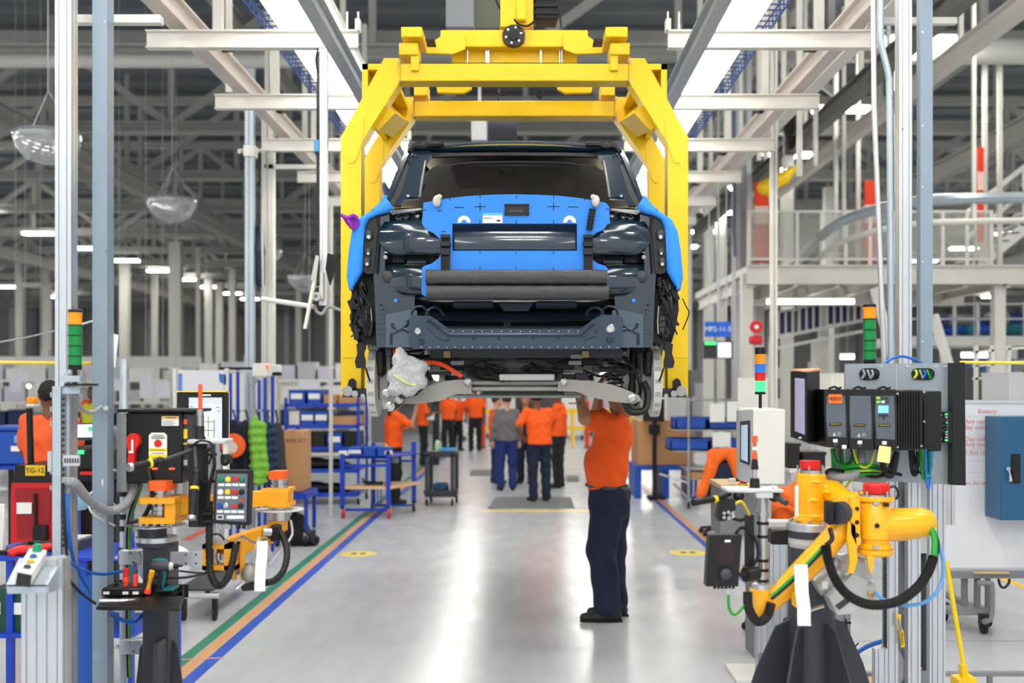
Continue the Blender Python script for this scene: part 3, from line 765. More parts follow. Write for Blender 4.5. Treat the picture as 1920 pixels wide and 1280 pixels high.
MB().pprism([(726,766),(734,757),(752,751),(756,756),(742,768),(730,772)],6.69,.03).build('link_bracket', m_black, car)
sf = MB(); sf.pbox(866,712,1064,724,6.8,.14,.01); sf.pbox(876,724,1056,733,6.76,.1,.008); sf.build('subframe', m_castal, car)
MB().pbox(905,733,1058,739,6.8,.2).build('subframe_shield', m_black, car)
MB().pbox(936,701,1040,713,6.74,.04,.006).build('cooler_pipe', m_lgrey, car)
MB().pbox(840,741,1090,746,7.4,.6).build('undertray', m_lgrey, car)
mo = MB(); mo.lathe([(0,-.34),(.12,-.34),(.16,-.2),(.16,.15),(.12,.3),(0,.3)],(CXM,7.05,2.03),22,'x'); mo.build('drive_motor', M('motor_grey',(92,94,96),.45,.4), car)
MB().pbox(806,654,1168,671,6.72,.05,.004).build('bumper_carrier', M('bumper_grey',(60,62,66),.5,.3), car)
rng = random.Random(3)
for i in range(26):
    x = 790+rng.random()*370; y = 668+rng.random()*36; w = 10+rng.random()*36; hh = 4+rng.random()*10
    MB().pbox(x,y,x+w,y+hh,6.8+rng.random()*.12,.06,.004).build('under_bracket', rng.choice([m_pan,m_pan,m_blackm,M('motor_grey2',(78,80,82),.5,.4),m_dgrey]), car)
for i in range(12):
    x = 800+rng.random()*330; y = 668+rng.random()*30
    pts = [(x,y,6.78)]
    for _ in range(3): x += rng.uniform(10,34); y += rng.uniform(-10,12); pts.append((x,y,6.76))
    MB().tube(smooth_path(pp(*pts)),.009,6).build('hose', m_cable, car)
for x in (838,1098): MB().pbox(x-6,658,x+6,670,6.68,.04).build('tan_clip', M('clip_tan',(164,134,90),.6), car)
for x0, x1, y in ((845,870,676),(1066,1090,676),(1070,1092,664)): MB().pbox(x0,y,x1,y+8,6.7,.05,.003).build('mount_bracket', m_grey, car)
for s in (1,-1):
    cxx = P(XM-s*190,690,6.98).x; pts = []
    for i in range(80): a = i*2*math.pi/11; pts.append((cxx+.07*math.cos(a),6.98+.07*math.sin(a),1.82+.36*i/80))
    MB().tube(pts,.010,5).build('coil_spring', m_black, car)
    q = P(XM-s*225,700,6.92)
    MB().cyl(q+V(s*.02,0,-.15),q+V(0,.05,.22),.025,10).build('damper', m_blackm, car)
    MB().tube(smooth_path([P(XM-s*200,668,6.85),P(XM-s*222,690,6.84),P(XM-s*236,730,6.82),P(XM-s*226,760,6.85)]),.012,6).build('brake_hose', m_cable, car)
    MB().tube(smooth_path([P(XM-s*170,660,6.85),P(XM-s*184,676,6.82),P(XM-s*206,700,6.82)]),.007,6).build('sensor_wire', m_cable, car)
bk = MB(); bk.tube(smooth_path(pp((1172,752,6.75),(1180,770,6.75),(1200,772,6.76),(1212,762,6.78),(1214,735,6.8),(1206,715,6.8))),.022,8); bk.build('control_link', m_black, car)
MB().tube(smooth_path(pp((1280,560,6.72),(1286,574,6.68),(1292,586,6.66),(1286,604,6.66),(1280,618,6.66))),.004,5).build('loose_wire', m_cable, car)
MB().tube(smooth_path(pp((684,640,6.66),(668,628,6.64),(658,631,6.62))),.004,5).build('loose_wire', m_cable, car)
oc = M('orange_cable', (232,72,24), .4)
MB().tube(smooth_path(pp((741,646,6.72),(742,660,6.66),(748,676,6.62))),.018,8).build('high_voltage_cable', oc, car)
MB().tube(smooth_path(pp((784,679,6.70),(806,679,6.68),(826,682,6.68),(848,694,6.68),(866,706,6.68))),.014,8).build('high_voltage_cable', oc, car)
MB().pbox(722,650,735,668,6.66,.05,.004).build('connector_block', m_black, car)

# ------------------------------------------------------------ covers on the car
m_panelblue = M('panel_blue', (34,128,226), 0.5, var=0.05, scale=4)
pp_t = thing('protective_panel', 'blue foam protection panel with black straps on the back of the car', 'protective cover', P(965,556,6.40))
Yp = 6.415
top = [(794,380),(820,375),(845,371),(880,367),(920,365),(965,364),(1010,365),(1050,367),(1085,371),(1110,375),(1136,380),(1142,388),(1144,419),(791,419)]
lef = [(791,419),(848,419),(848,470),(848,556),(798,556),(790,551),(791,503),(794,499),(811,493),(823,483),(828,470),(828,455),(822,445),(812,436),(798,430)]
rig = cm(lef)
for q in (top, lef, rig, [(848,470),(1082,470),(1082,556),(848,556)]):
    MB().pprism(q,Yp,.022).build('foam_panel', m_panelblue, pp_t)
mk = []
for x in (900,1038): mk += [(x-11,386.3,x+11,387.8),(x-.8,379,x+.8,395)]
mk += [(852,388,870,389.6),(1066,387,1084,388.6),(1136,391,1146,392.6),(790,393,800,394.6),(820,394,828,395.6),(828,433,836,434.6)]
for x in (843,900,968,1038,1096): mk.append((x-.8,366 if 860 < x < 1070 else 371,x+.8,372 if 860 < x < 1070 else 376))
for x in (900,968,1038): mk += [(x-.8,412,x+.8,418.5),(x-.8,471,x+.8,476),(x-.8,500,x+.8,507)]
for q in mk: MB().pbox(q[0],q[1],q[2],q[3],Yp-.002,.004).build('black_mark', m_ink, pp_t)
h = MB(); h.pbox(946,382,992,385,Yp-.012,.02); h.pbox(946,400,992,403,Yp-.012,.02); h.pbox(946,382,949,403,Yp-.012,.02); h.pbox(989,382,992,403,Yp-.012,.02); h.pbox(949,385,989,400,Yp-.003,.01); ho = h.build('handle_frame', m_black, pp_t)
MB().pbox(955,393,980,398,Yp-.008,.01).build('grip', m_dgrey, ho); MB().pbox(982,390,987,399,Yp-.008,.01).build('latch', m_blackm, ho)
st_ = MB().pbox(905,399,942,404,Yp-.003,.004).build('sticker_top', M('sticker_lightblue',(90,176,232),.5), pp_t)
st2 = MB().pbox(905,404,942,418,Yp-.003,.004).build('sticker', m_paper, pp_t)
text('MAKO', S(6,Yp), m_ink, st2, P(915,409,Yp-.004))
MB().pbox(931,412,938,415,Yp-.005,.003).build('sticker_emblem', m_ink, st2)
for x in (870,1068):
    pts = [P(x,416,Yp-.004)+V(.037*math.cos(a),0,.037*math.sin(a)) for a in [-.15+(math.pi+.3)*i/14 for i in range(15)]]+[P(x,416,Yp-.004)+V(.014*math.cos(a),0,.014*math.sin(a)) for a in [math.pi+.1-(math.pi+.2)*i/8 for i in range(9)]]
    MB().prism(pts,(0,.006,0)).build('felt_ring', m_paper, pp_t)
for x in (819,1117):
    s = 1 if x < 965 else -1
    c = P(x,377,Yp-.02); k = MB(); k.ball(c,.028,14,(.85,.7,1.25)); k.ball(P(x+5*s,369,Yp-.02),.016,10); k.build('clamp_knob', M('knob_warmgrey',(196,192,184),.5), pp_t)
rb = MB(); a, b_ = P(1111,392,Yp-.02), P(1105,430,Yp-.02); rb.tube([a.lerp(b_,i/24) for i in range(25)],[.021 if i % 4 < 2 else .0165 for i in range(25)],10); rb.build('ribbed_handle', m_black, pp_t)
for x in (835,1103):
    s_ = MB(); s_.pbox(x-8.5,440,x+8.5,524,Yp-.03,.012); so = s_.build('strap', M('webbing_black',(28,28,30),.75,bump=.3,bscale=300), pp_t)
    MB().pbox(x-10,452,x+10,462,Yp-.05,.03,.004).build('buckle', m_black, so); MB().pbox(x-9,464,x+9,478,Yp-.045,.025,.004).build('buckle_tongue', m_black, so); MB().pbox(x-9,439,x+9,446,Yp-.045,.02,.003).build('strap_slider', m_black, so)
m_pad = M('black_vinyl_pad', (58,56,58), .42, var=.12, scale=20, bump=.35, bscale=26)
for (y0, y1, x0, x1) in ((506,534,799,1138),(534.5,562,801,1141)):
    rows = []
    for i in range(30):
        x = x0+(x1-x0)*i/29; w = 1+.03*math.sin(i*1.7)
        rows.append([P(x,(y0+y1)/2,Yp-.035)+V(0,-.05*w*math.copysign(abs(math.cos(a))**.7,math.cos(a)),S((y1-y0)/2,Yp)*w*math.copysign(abs(math.sin(a))**.55,math.sin(a))) for a in [2*math.pi*j/14 for j in range(14)]])
    k = MB().grid(rows, closed=True); k._add(rows[0],[tuple(range(14))]); k._add(rows[-1],[tuple(range(13,-1,-1))]); k.build('padded_roll', m_pad, pp_t, ang=60)
# blue fender covers
edgeL = [(722,366),(708,383),(690,398),(672,410),(661,432),(655,470),(651,518),(656,542)]
frontL = [(724,378),(734,384),(738,396),(720,401),(700,404),(689,410),(682,422),(680,440),(679,508),(672,520),(656,542),(651,518),(655,470),(661,432),(672,410),(690,398),(708,384)]
for s, side in ((1,'left'),(-1,'right')):
    fx = (lambda x: x) if s > 0 else (lambda x: 2*XM-x)
    t = thing('fender_cover', f'light blue foam cover over the {side} rear fender of the car', 'protective cover', P(fx(660),542,6.6), 'blue fender covers')
    oe = ((724,370),(708,384),(690,398),(672,410),(661,432),(655,470),(651,518),(656,542)); ie = ((739,392),(726,398),(706,403),(691,410),(684,424),(681,455),(679,508),(664,534))
    MB().grid([[P(fx(a[0]+(b_[0]-a[0])*k/4),a[1]+(b_[1]-a[1])*k/4,6.575-.012*math.sin(math.pi*k/4)) for k in range(5)] for a, b_ in zip(oe,ie)],(0,.03,0)).build('front_flap', m_bluecover, t, ang=60)
    rows = []
    for Y, k in ((6.575,0),(6.62,.012),(6.8,.02),(7.3,.02),(7.9,.01),(8.3,0)):
        r = []
        for (x, y) in edgeL:
            q = P(fx(x),y,6.575); r.append((q.x-s*k, Y, q.z+(0.02 if y < 400 else 0)*(Y-6.575)))
        rows.append(r)
    MB().grid(rows,(s*.02,0,0)).build('side_skirt', m_bluecover, t, ang=60)
    for (x, y) in ((674,440),(672,470),(668,500),(700,394)):
        a = P(fx(x),y,6.57); MB().lathe([(.012,0),(.010,-.004),(0,-.004)],a,10,'y').build('cover_stud', m_panelblue, t)
# purple cloth tucked behind the left cover
pc = MB(); q = [(638,402),(650,405),(662,400),(670,406),(674,420),(666,430),(656,428),(648,418)]
pc.pprism(q,6.55,.05); pc.tube(smooth_path(pp((640,403,6.53),(652,408,6.52),(662,404,6.53),(671,410,6.54))),[.012]*19,6); pc.tube(smooth_path(pp((650,410,6.53),(658,420,6.52),(660,428,6.53))),[.012]*13,6)
one('purple_cloth', pc, M('purple_cloth',(140,38,170),.7,bump=.5,bscale=40), 'crumpled purple cloth tucked behind the left fender cover', 'cloth')
# bubble-wrapped connector
def bw(g): return .005*np.sin(g[...,0]*210+3*np.sin(g[...,2]*40))*np.sin(g[...,2]*190)+.007*np.sin(g[...,0]*47+1)*np.sin(g[...,2]*61+g[...,1]*30)
t = thing('wrapped_connector', 'bubble-wrapped plug hanging under the left rear corner of the car', 'package', P(756,740,6.55))
q_ = [(752,672),(788,688),(786,716),(764,730),(742,728),(740,704)]
cc = [(P(748,660,6.56),P(754,680,6.56),.028,.04)]
for i_ in range(6):
    for j_ in range(i_+1,6): cc.append((P(*q_[i_],6.56),P(*q_[j_],6.56),.036,.036))
sdf_mesh(cc,.008,.018,bw).build('bubble_wrap', M('bubble_wrap',(214,218,220),.16,.35,var=.3,scale=50,bump=.9,bscale=150), t, ang=180)
MB().tube(smooth_path([P(738,702,6.51),P(752,712,6.505),P(766,720,6.505),P(780,722,6.52)]),.005,6).build('tape_band', M('tape_yellow',(216,210,120),.5), t)
# ------------------------------------------------------------ left foreground
def pz(y, Y): return H-(y-CY)*Y/F
def px(x, Y): return (x-CX)*Y/F
# floor tape lines
def tape(x0, x1, Y0, Y1, rgb, label, nm='floor_tape'):
    m = M('tape_%d_%d_%d' % rgb, rgb, .35, var=.12, scale=9, stretch=(1,.2,1))
    one(nm, MB().box((x0,Y0,0.0),(x1,Y1,0.0025)), m, label, 'floor marking')
tape(-2.40,-2.31,5.5,40,(40,130,100),'green floor tape line along the left edge of the aisle')
tape(-2.30,-2.21,5.5,40,(208,158,112),'tan floor tape line between the green and blue lines at left')
tape(-2.20,-2.11,5.5,40,(42,84,190),'blue floor tape line along the left edge of the aisle')
tape(2.09,2.16,5.5,40,(58,82,180),'blue floor tape line along the right edge of the aisle')
tape(2.17,2.25,5.5,40,(204,146,100),'tan floor tape line along the right edge of the aisle')
tape(-.64,.98,16.55,16.72,(236,204,60),'yellow floor tape in front of the grey mat')
tape(4.62,4.72,5.5,14,(246,196,50),'yellow floor tape line running under the whiteboard frame')
def slant(a, b, w, rgb, label):
    m = M('tape_%d_%d_%d' % rgb, rgb, .35, var=.12, scale=9)
    a = Vector(a); b = Vector(b); d = (b-a).normalized().cross(V(0,0,1))*w/2
    one('floor_tape', MB().prism([a+d,b+d,b-d,a-d],(0,0,.003)), m, label, 'floor marking')
a = P(355,1012,2080*1.9/292); slant((px(348,13.5),13.5,0),(px(440,16.2),16.2,0),.12,(222,110,100),'faded red floor tape behind the left lift arm')
slant((px(335,7.65),7.65,0),(px(420,7.7),7.7,0),.03,(206,150,140),'thin worn red tape crossing near the green line')
for x, y, lb in ((672,1038,'round yellow floor sticker beside the left tape lines'),(1290,1036,'round yellow floor sticker beside the right tape lines')):
    Y = 2080*1.9/(y-720); X = px(x,Y); t = thing('floor_sticker', lb, 'floor marking', (X,Y,0), 'yellow floor stickers')
    MB().lathe([(.21,0),(.21,.002),(0,.002)],(X,Y,0),24).build('disc', M('sticker_yellow',(228,206,88),.4), t)
    MB().lathe([(.15,.002),(.15,.003),(0,.003)],(X,Y,0),24).build('inner_ring', M('sticker_pale',(224,206,120),.4), t)
    MB().box((X-.08,Y-.05,.003),(X-.02,Y+.05,.004)).build('footprint', m_ink, t); MB().box((X+.02,Y-.05,.003),(X+.08,Y+.05,.004)).build('footprint', m_ink, t)
for Y, l in ((8.2,'nearer'),(14.5,'farther')):
    one('floor_joint', MB().box((2.4 if Y < 9 else -12,Y,0),(12 if Y < 9 else -2.5,Y+.008,.0015)), m_grey, f'{l} thin dark joint line across the concrete floor', 'floor joint')

# signal tower builder
def tower(x, Y, ys, mats, label, wpx, stem_y=None, cap=5, base=9, stem=True):
    t = thing('signal_tower', label, 'signal light', P(x,ys[-1]+base,Y))
    r = S(wpx/2,Y)
    c = P(x,0,Y)
    MB().lathe([(r*1.0,pz(ys[0],Y)),(r*1.0,pz(ys[0]-cap,Y)),(r*.9,pz(ys[0]-cap-1,Y)),(0,pz(ys[0]-cap-1,Y))],(c.x,Y,0),20).build('cap', m_black, t)
    for i, m in enumerate(mats):
        a, b_ = pz(ys[i+1],Y), pz(ys[i],Y); g = (b_-a)*.06
        o = MB().lathe([(r*.97,a),(r*.97,b_)],(c.x,Y,0),20).build('lens_module', m, t)
        MB().lathe([(r*1.0,b_-g*2.4),(r*1.07,b_-g*2),(r*1.07,b_-g*.4),(r*1.0,b_)],(c.x,Y,0),20).build('module_ring', m_ring if m is m_tg else m, o)
    MB().lathe([(r*.95,pz(ys[-1]+base,Y)),(r*1.0,pz(ys[-1]+base-1,Y)),(r*1.0,pz(ys[-1],Y))],(c.x,Y,0),20).build('base', m_black, t)
    if stem_y: MB().cyl((c.x,Y,pz(stem_y,Y)),(c.x,Y,pz(ys[-1]+base,Y)),r*.3,12).build('stem', m_black, t)
    return t
tower(140.5,4.62,(586,608,627,647,666,684),(m_ta,m_tg,m_tg,m_tg,m_tg),'amber and green signal tower beside the left aluminium upright',25,722)

# control stand with button box
t = thing('control_stand', 'aluminium post with a tilted grey tray and push-button box, lower left', 'control stand', (px(78,4.3),4.3,0))
MB().slot(px(40,4.3),px(117,4.3),4.3,4.38,0,pz(1048,4.3),4,2,.006,.008).build('profile_post', m_alu, t)
ty = MB(); q = pp((11,1096,4.15),(88,1096,4.15),(122,1040,4.4),(36,1046,4.4)); ty.prism(q,(0,0,-.006))
ty.prism(pp((11,1096,4.15),(88,1096,4.15),(89,1111,4.15),(14,1113,4.15)),(0,.004,0)); ty.prism(pp((88,1096,4.15),(122,1040,4.4),(121,1102,4.4),(90,1111,4.15)),(.003,0,0))
to = ty.build('tray', m_galv, t)
for x, y in ((116,1079),(116,1098)): a = P(x,y,4.36); MB().cyl(a+V(.004,0,0),a-V(-.012,0,0),.006,8).build('screw', m_steel, to)
q = pp((33,1070,4.12),(60,1075,4.12),(88,1031,4.34),(55,1027,4.34)); nrm = (q[1]-q[0]).cross(q[3]-q[0]).normalized()
bb = MB().prism(q, nrm*-.045).build('button_box', m_white, t)
dn = (q[3]-q[0]).normalized()
MB().prism([q[0]-nrm*.046+dn*-.02, q[1]-nrm*.046+dn*-.02, q[1]-nrm*.006-dn*.002, q[0]-nrm*.006-dn*.002],dn*.02).build('cable_gland_cover', m_black, bb)
for u, m, r, h in ((.90,M('button_green',(10,150,110),.3),.016,.03),(.62,M('button_blue',(30,90,170),.3),.0125,.012),(.40,M('button_yellow',(220,176,60),.3),.0125,.012),(.17,m_dgrey,.0125,.012)):
    c = (q[0]+q[1])/2*(1-u)+(q[2]+q[3])/2*u
    MB().cyl(c,c+nrm*.004,r*1.2,14).build('button_ring', m_steel, bb); MB().tube([c,c+nrm*h*.8,c+nrm*h],[r,r,r*.8],14).build('push_button', m, bb)

# left uprights
t = thing('aluminium_upright', 'tall slotted aluminium upright with steel channel at far left', 'upright', (px(118,4.65),4.65,0))
MB().slot(px(103,4.65),px(133,4.65),4.65,4.72,0,6.2,2,2,.006,.008).build('profile', m_alu, t)
ch = MB(); ch.box((px(97,4.55),4.55,0),(px(115,4.55),4.552,pz(724,4.55))); ch.box((px(97,4.55),4.55,0),(px(98,4.55),4.6,pz(724,4.55))); ch.box((px(114,4.55),4.55,0),(px(115,4.55),4.6,pz(724,4.55))); cho = ch.build('steel_channel', m_galv, t)
for i in range(26): MB().pbox(116.2,745+i*11,118,750+i*11,4.553,.02).build('slot_hole', m_dgrey, cho)
MB().cyl((px(126,4.62),4.62,pz(1100,4.62)),(px(126,4.62),4.62,pz(700,4.62)),.012,12).build('conduit', m_galv, t)
for y in (710,732): MB().pbox(112,y-6,150,y+6,4.56,.06).build('clamp', m_galv, t)
MB().pbox(120,719,153,723,4.52,.18).build('tower_shelf', m_blackm, t)
bo = MB().pbox(118,853,149,873,4.5,.01).build('hole_bracket', m_alu, t)
for i in range(6): MB().pbox(120.5+i*4.8,859,122.7+i*4.8,868,4.497,.012).build('slot_hole', m_ink, bo)
MB().pbox(89,846,98,884,4.58,.05).build('box_fitting', m_lgrey, t)
for y in (735,762,790,880,910): MB().pbox(94,y,97,y+9,4.56,.03).build('screw', m_steel, cho)
t = thing('strut_column', 'tall grey steel strut column at left beside the aluminium upright', 'column', (px(188,4.95),4.95,0))
c = MB(); x0, x1 = px(173,4.95), px(201,4.95); c.prism([V(x0,4.95,0),V(x1,4.95,0),V(x1,5.03,0),V(x1-.018,5.03,0),V(x1-.018,5.01,0),V(x0+.018,5.01,0),V(x0+.018,5.03,0),V(x0,5.03,0)],(0,0,6.4)); co = c.build('strut', m_strut, t)
for y in (40,240,470,655,780,905): a = P(197,y,4.948); MB().cyl(a,a+V(0,.01,0),.006,8).build('rivet', m_steel, co)
MB().cyl(P(198,765,4.93),P(198,765,4.95),.012,8).build('eye_bolt', m_steel, co)
one('looped_cable', MB().tube(smooth_path(pp((143,738,4.62),(147,756,4.68),(160,771,4.75),(176,772,4.85),(190,762,4.94))),.009,8), m_gcable, 'grey cable looping from the left signal tower to the strut column', 'cable')
one('sagging_rope', MB().tube(smooth_path(pp((0,641,5.0),(50,632,5.0),(103,620,4.8))),.004,6), m_gcable, 'thin grey rope slanting left from the aluminium upright', 'rope')
one('sagging_rope', MB().tube(smooth_path(pp((152,608,4.8),(180,600,5.2),(197,596,5.4))),.005,6), m_lgrey, 'short pale cord right of the left signal tower', 'rope')
one('yellow_barrier_rod', MB().cyl(P(-40,679,5.0),P(172,681,5.0),.008,8), M('rod_yellow',(220,190,70),.5), 'thin yellow rod crossing behind the left signal tower', 'rod')
t = thing('note_sheet', 'white paper sheet hanging behind the strut column', 'paper', P(214,690,5.03)); MB().prism(pp((199,621,5.03),(222,628,5.03),(216,688,5.03),(199,685,5.03)),(0,.003,0)).build('sheet', m_paper, t)
one('blue_partition', MB().prism(pp((119,1099,5.06),(176,1074,5.06),(176,1640,5.06),(119,1640,5.06)),(0,.02,0)), M('panel_blue_sheet',(24,84,176),.4,var=.15,scale=3), 'blue metal side panel standing behind the button stand', 'panel')

# conduits and hoses at left
def corr(pts, r, n=60):
    q = smooth_path(pts, 14); L = len(q); return MB().tube(q,[r*(1 if i % 2 else .86) for i in range(L)],9)
one('flexible_conduit', corr(pp((116,903,4.55),(140,906,4.6),(165,935,4.75),(200,957,4.9),(232,948,5.0),(250,918,5.08),(253,880,5.1)),.021), m_gcable, 'thick grey flexible conduit looping from the upright to the controller', 'conduit')
for i, (pts, r, m, l) in enumerate((
    (((126,925,4.55),(128,990,4.55),(140,1060,4.7),(168,1112,4.9)),.009,m_bcable,'blue air hose dropping beside the steel channel'),
    (((122,1044,4.5),(150,1066,4.7),(190,1076,4.85),(232,1070,5.0)),.007,m_bcable,'thin blue hose sagging from the upright to the pipe'),
    (((118,905,4.52),(122,1000,4.5),(130,1080,4.55)),.006,m_cable,'black cable hanging along the steel channel'),
    (((122,1077,4.5),(150,1110,4.7),(180,1132,4.75)),.006,m_cable,'black cable sagging to the tool tray'),
    (((205,905,5.0),(170,925,4.95),(172,960,4.9),(215,985,5.0)),.005,M('clear_hose',(220,216,210),.3),'clear thin hose looping behind the strut column'),
    (((232,890,5.1),(205,880,5.0),(192,905,4.95),(205,935,5.0),(230,960,5.1)),.005,M('clear_hose',(220,216,210),.3),'second clear thin hose looping left of the controller'),
    (((205,1147,5.0),(225,1160,5.0),(250,1166,5.0),(268,1150,5.05)),.010,m_bcable,'blue hose looping under the tool tray'),
    (((290,1082,4.9),(350,1082,4.95),(410,1068,5.0)),.006,m_cable,'black cable stretching from the tool tray to the lift arm'))):
    one('air_hose', MB().tube(smooth_path(pp(*pts)),r,7), m, l, 'hose')

# blue bench at far left with its things
Yb = 6.4
t = thing('blue_workbench', 'blue steel workbench at the far left edge', 'workbench', (px(100,Yb),Yb,0))
MB().box((px(-60,Yb),Yb,pz(1052,Yb)),(px(250,Yb),Yb+.6,pz(1044,Yb)),.004).build('bench_top', m_blue, t)
for x in (14,152,240): MB().box((px(x-6,Yb),Yb+.02,0),(px(x+6,Yb),Yb+.06,pz(1050,Yb))).build('leg', m_blue, t)
MB().box((px(-60,Yb),Yb,pz(1196,Yb)),(px(250,Yb),Yb+.6,pz(1188,Yb))).build('lower_shelf', m_blue, t)
MB().box((px(206,Yb),Yb+.3,0),(px(213,Yb),Yb+.34,pz(870,Yb))).build('upright', m_blue, t)
t = thing('tool_case', 'black tool case with yellow edge on the blue bench', 'case', P(80,1044,6.6))
MB().pbox(26,1022,100,1044,6.6,.2,.01).build('case_body', m_blackm, t); MB().pbox(26,1027,100,1029,6.595,.02).build('trim_band', m_yel, t); MB().pbox(50,1014,70,1020,6.62,.05,.008).build('handle', m_black, t)
t = thing('tool_case', 'second grey tool case beside the upright on the blue bench', 'case', P(125,1044,6.65))
MB().pbox(108,1012,150,1044,6.65,.2,.01).build('case_body', m_dgrey, t); MB().pbox(110,1010,148,1013,6.66,.2).build('lid', m_lgrey, t)
t = thing('red_tool', 'red hand tool lying on the blue bench', 'tool', P(60,1044,6.45)); MB().tube(smooth_path(pp((18,1040,6.42),(35,1032,6.45),(60,1030,6.45),(98,1024,6.5))),[.03]*10+[.025]*9,10).build('body', m_red, t); MB().pbox(14,1034,26,1044,6.42,.05,.006).build('jaw', m_red, t)
t = thing('white_monitor', 'white back of a small display at the left edge of the bench', 'display', P(2,1044,6.5)); MB().pbox(-30,945,7,1034,6.5,.03,.005).build('panel', m_white, t); MB().pbox(-25,1032,12,1044,6.48,.12,.005).build('foot', m_black, t)
for i, (x, lb) in enumerate(((-10,'dark green bin on the lower shelf at the left edge'),(30,'dark green bin next to the button stand post'))):
    t = thing('green_bin', lb, 'bin', P(x+15,1188,6.45)); b_ = MB()
    b_.prism(pp((x-18,1108,6.45),(x+26,1104,6.45),(x+22,1186,6.45),(x-14,1187,6.45)),(0,.3,0)); b_.build('bin_body', M('bin_green',(24,72,54),.5), t); MB().pbox(x-6,1130,x+10,1152,6.44,.01).build('label_card', m_paper, t)

# red tow tractor with its driver's tablet, behind
Yt = 8.6
t = thing('tow_tractor', 'red tow tractor with yellow number plate at the far left', 'tow tractor', (px(75,Yt),Yt,0))
b_ = MB(); b_.prism(pp((22,905,Yt),(108,905,Yt),(116,1010,Yt),(116,1120,Yt),(20,1120,Yt),(20,930,Yt)),(0,.7,0)); b_.build('body', m_redp, t)
MB().prism(pp((28,872,Yt),(100,872,Yt),(108,905,Yt),(24,905,Yt)),(0,.6,0)).build('hood', m_black, t)
pl = MB().pbox(47,872,84,892,Yt-.02,.015,.003).build('number_plate', M('plate_yellow',(226,186,30),.4), t); text('TG-12', S(13,Yt), m_ink, pl, P(65.5,882,Yt-.022))
MB().pbox(31,942,59,963,Yt-.03,.012).build('paper_label', m_paper, t)
MB().prism(pp((30,915,Yt),(96,915,Yt),(92,1008,Yt),(34,1008,Yt)),(0,-.012,0)).build('front_recess', M('red_dark',(150,20,26),.4), t)
k = MB(); k.pbox(60,985,86,1015,Yt-.06,.1,.01); k.cyl(P(66,925,Yt-.03),P(66,990,Yt-.03),.012,8); k.build('tow_coupling', m_blackm, t)
for x in (34,102): c = P(x,1100,Yt+.1); MB().lathe([(.1,-.05),(.13,-.04),(.13,.04),(.1,.05),(0,.05)],(c.x,Yt+.1,.13),18,'x').build('wheel', m_rubber, t)
MB().cyl(P(58,872,Yt+.1),P(55,765,Yt+.1),.025,10).build('beacon_post', m_blackm, t); be = MB().pbox(48,744,63,758,Yt+.05,.1,.012).build('beacon', m_ta, t); MB().pbox(49,757,63,762,Yt+.05,.1,.004).build('beacon_ring', m_white, be)
a = P(54,724,Yt+.1); MB().ball(a,.022,12).build('warning_lamp', M('lamp_warm',(255,244,190),.4,emit=2.0), t)
mo = MB().prism(pp((138,826,8.4),(141,794,8.45),(182,792,8.45),(181,824,8.4)),(0,.03,0)).build('tablet', m_dgrey, t)
MB().prism(pp((140,820,8.385),(143,796,8.435),(182,795,8.435),(181,819,8.385)),(0,.01,0)).build('tablet_screen', M('screen_paleblue',(190,226,244),.3,emit=.8), mo)
MB().prism(pp((165,808,8.39),(165,800,8.41),(181,799,8.41),(181,807,8.39)),(0,.005,0)).build('screen_icon', M('screen_green',(60,180,110),.3,emit=.5), mo)
b_ = MB(); b_.pbox(128,838,200,885,8.5,.4,.03); b_.pbox(118,880,195,905,8.6,.5,.02); b_.build('control_console', m_blackm, t)
MB().pbox(150,884,180,890,8.48,.03).build('red_trim', m_red, t); MB().pbox(141,844,156,851,8.48,.02).build('key_switch', m_tgl, t)
MB().pbox(118,900,215,1120,8.9,.4,.02).build('seat_tower', m_black, t)
t = thing('waste_barrel', 'white and blue plastic drum beside the red tractor', 'drum', (px(133,7.6),7.6,0)); MB().lathe([(.1,pz(955,7.6)),(.12,pz(945,7.6)),(.12,pz(925,7.6)),(.08,pz(918,7.6)),(0,pz(918,7.6))],(px(133,7.6),7.6,0),16).build('lid', M('pale_blue_plastic',(150,196,224),.4), t); MB().box((px(120,7.6),7.55,0),(px(146,7.6),7.65,pz(950,7.6))).build('stand', m_blue, t); MB().pbox(128,908,138,932,7.5,.05,.005).build('yellow_tag', m_yel, t)

# big blue tote on a stand at the left edge
t = thing('blue_tote', 'large blue plastic tote at the left edge behind the tractor', 'tote', P(28,895,10.6)); b_ = MB(); b_.pbox(-40,806,60,872,10.6,.6,.02); b_.build('tote_body', m_bluebin, t)
MB().pbox(-40,800,62,807,10.58,.64,.006).build('rim', m_bluebin, t); MB().pbox(20,836,41,846,10.59,.01).build('label_card', m_paper, t)
MB().pbox(26,816,40,830,10.59,.01).build('emblem_patch', M('patch_pale',(120,160,210),.5), t)
t = thing('tote_stand', 'low stand under the blue tote at the left edge', 'stand', (px(10,10.6),10.6,0)); MB().box((px(-40,10.6),10.6,pz(880,10.6)),(px(60,10.6),11.2,pz(873,10.6))).build('deck', m_blue, t)
for x in (-20,14,50): MB().box((px(x-3,10.6),10.65,0),(px(x+3,10.6),10.7,pz(880,10.6))).build('leg', m_blackm, t)

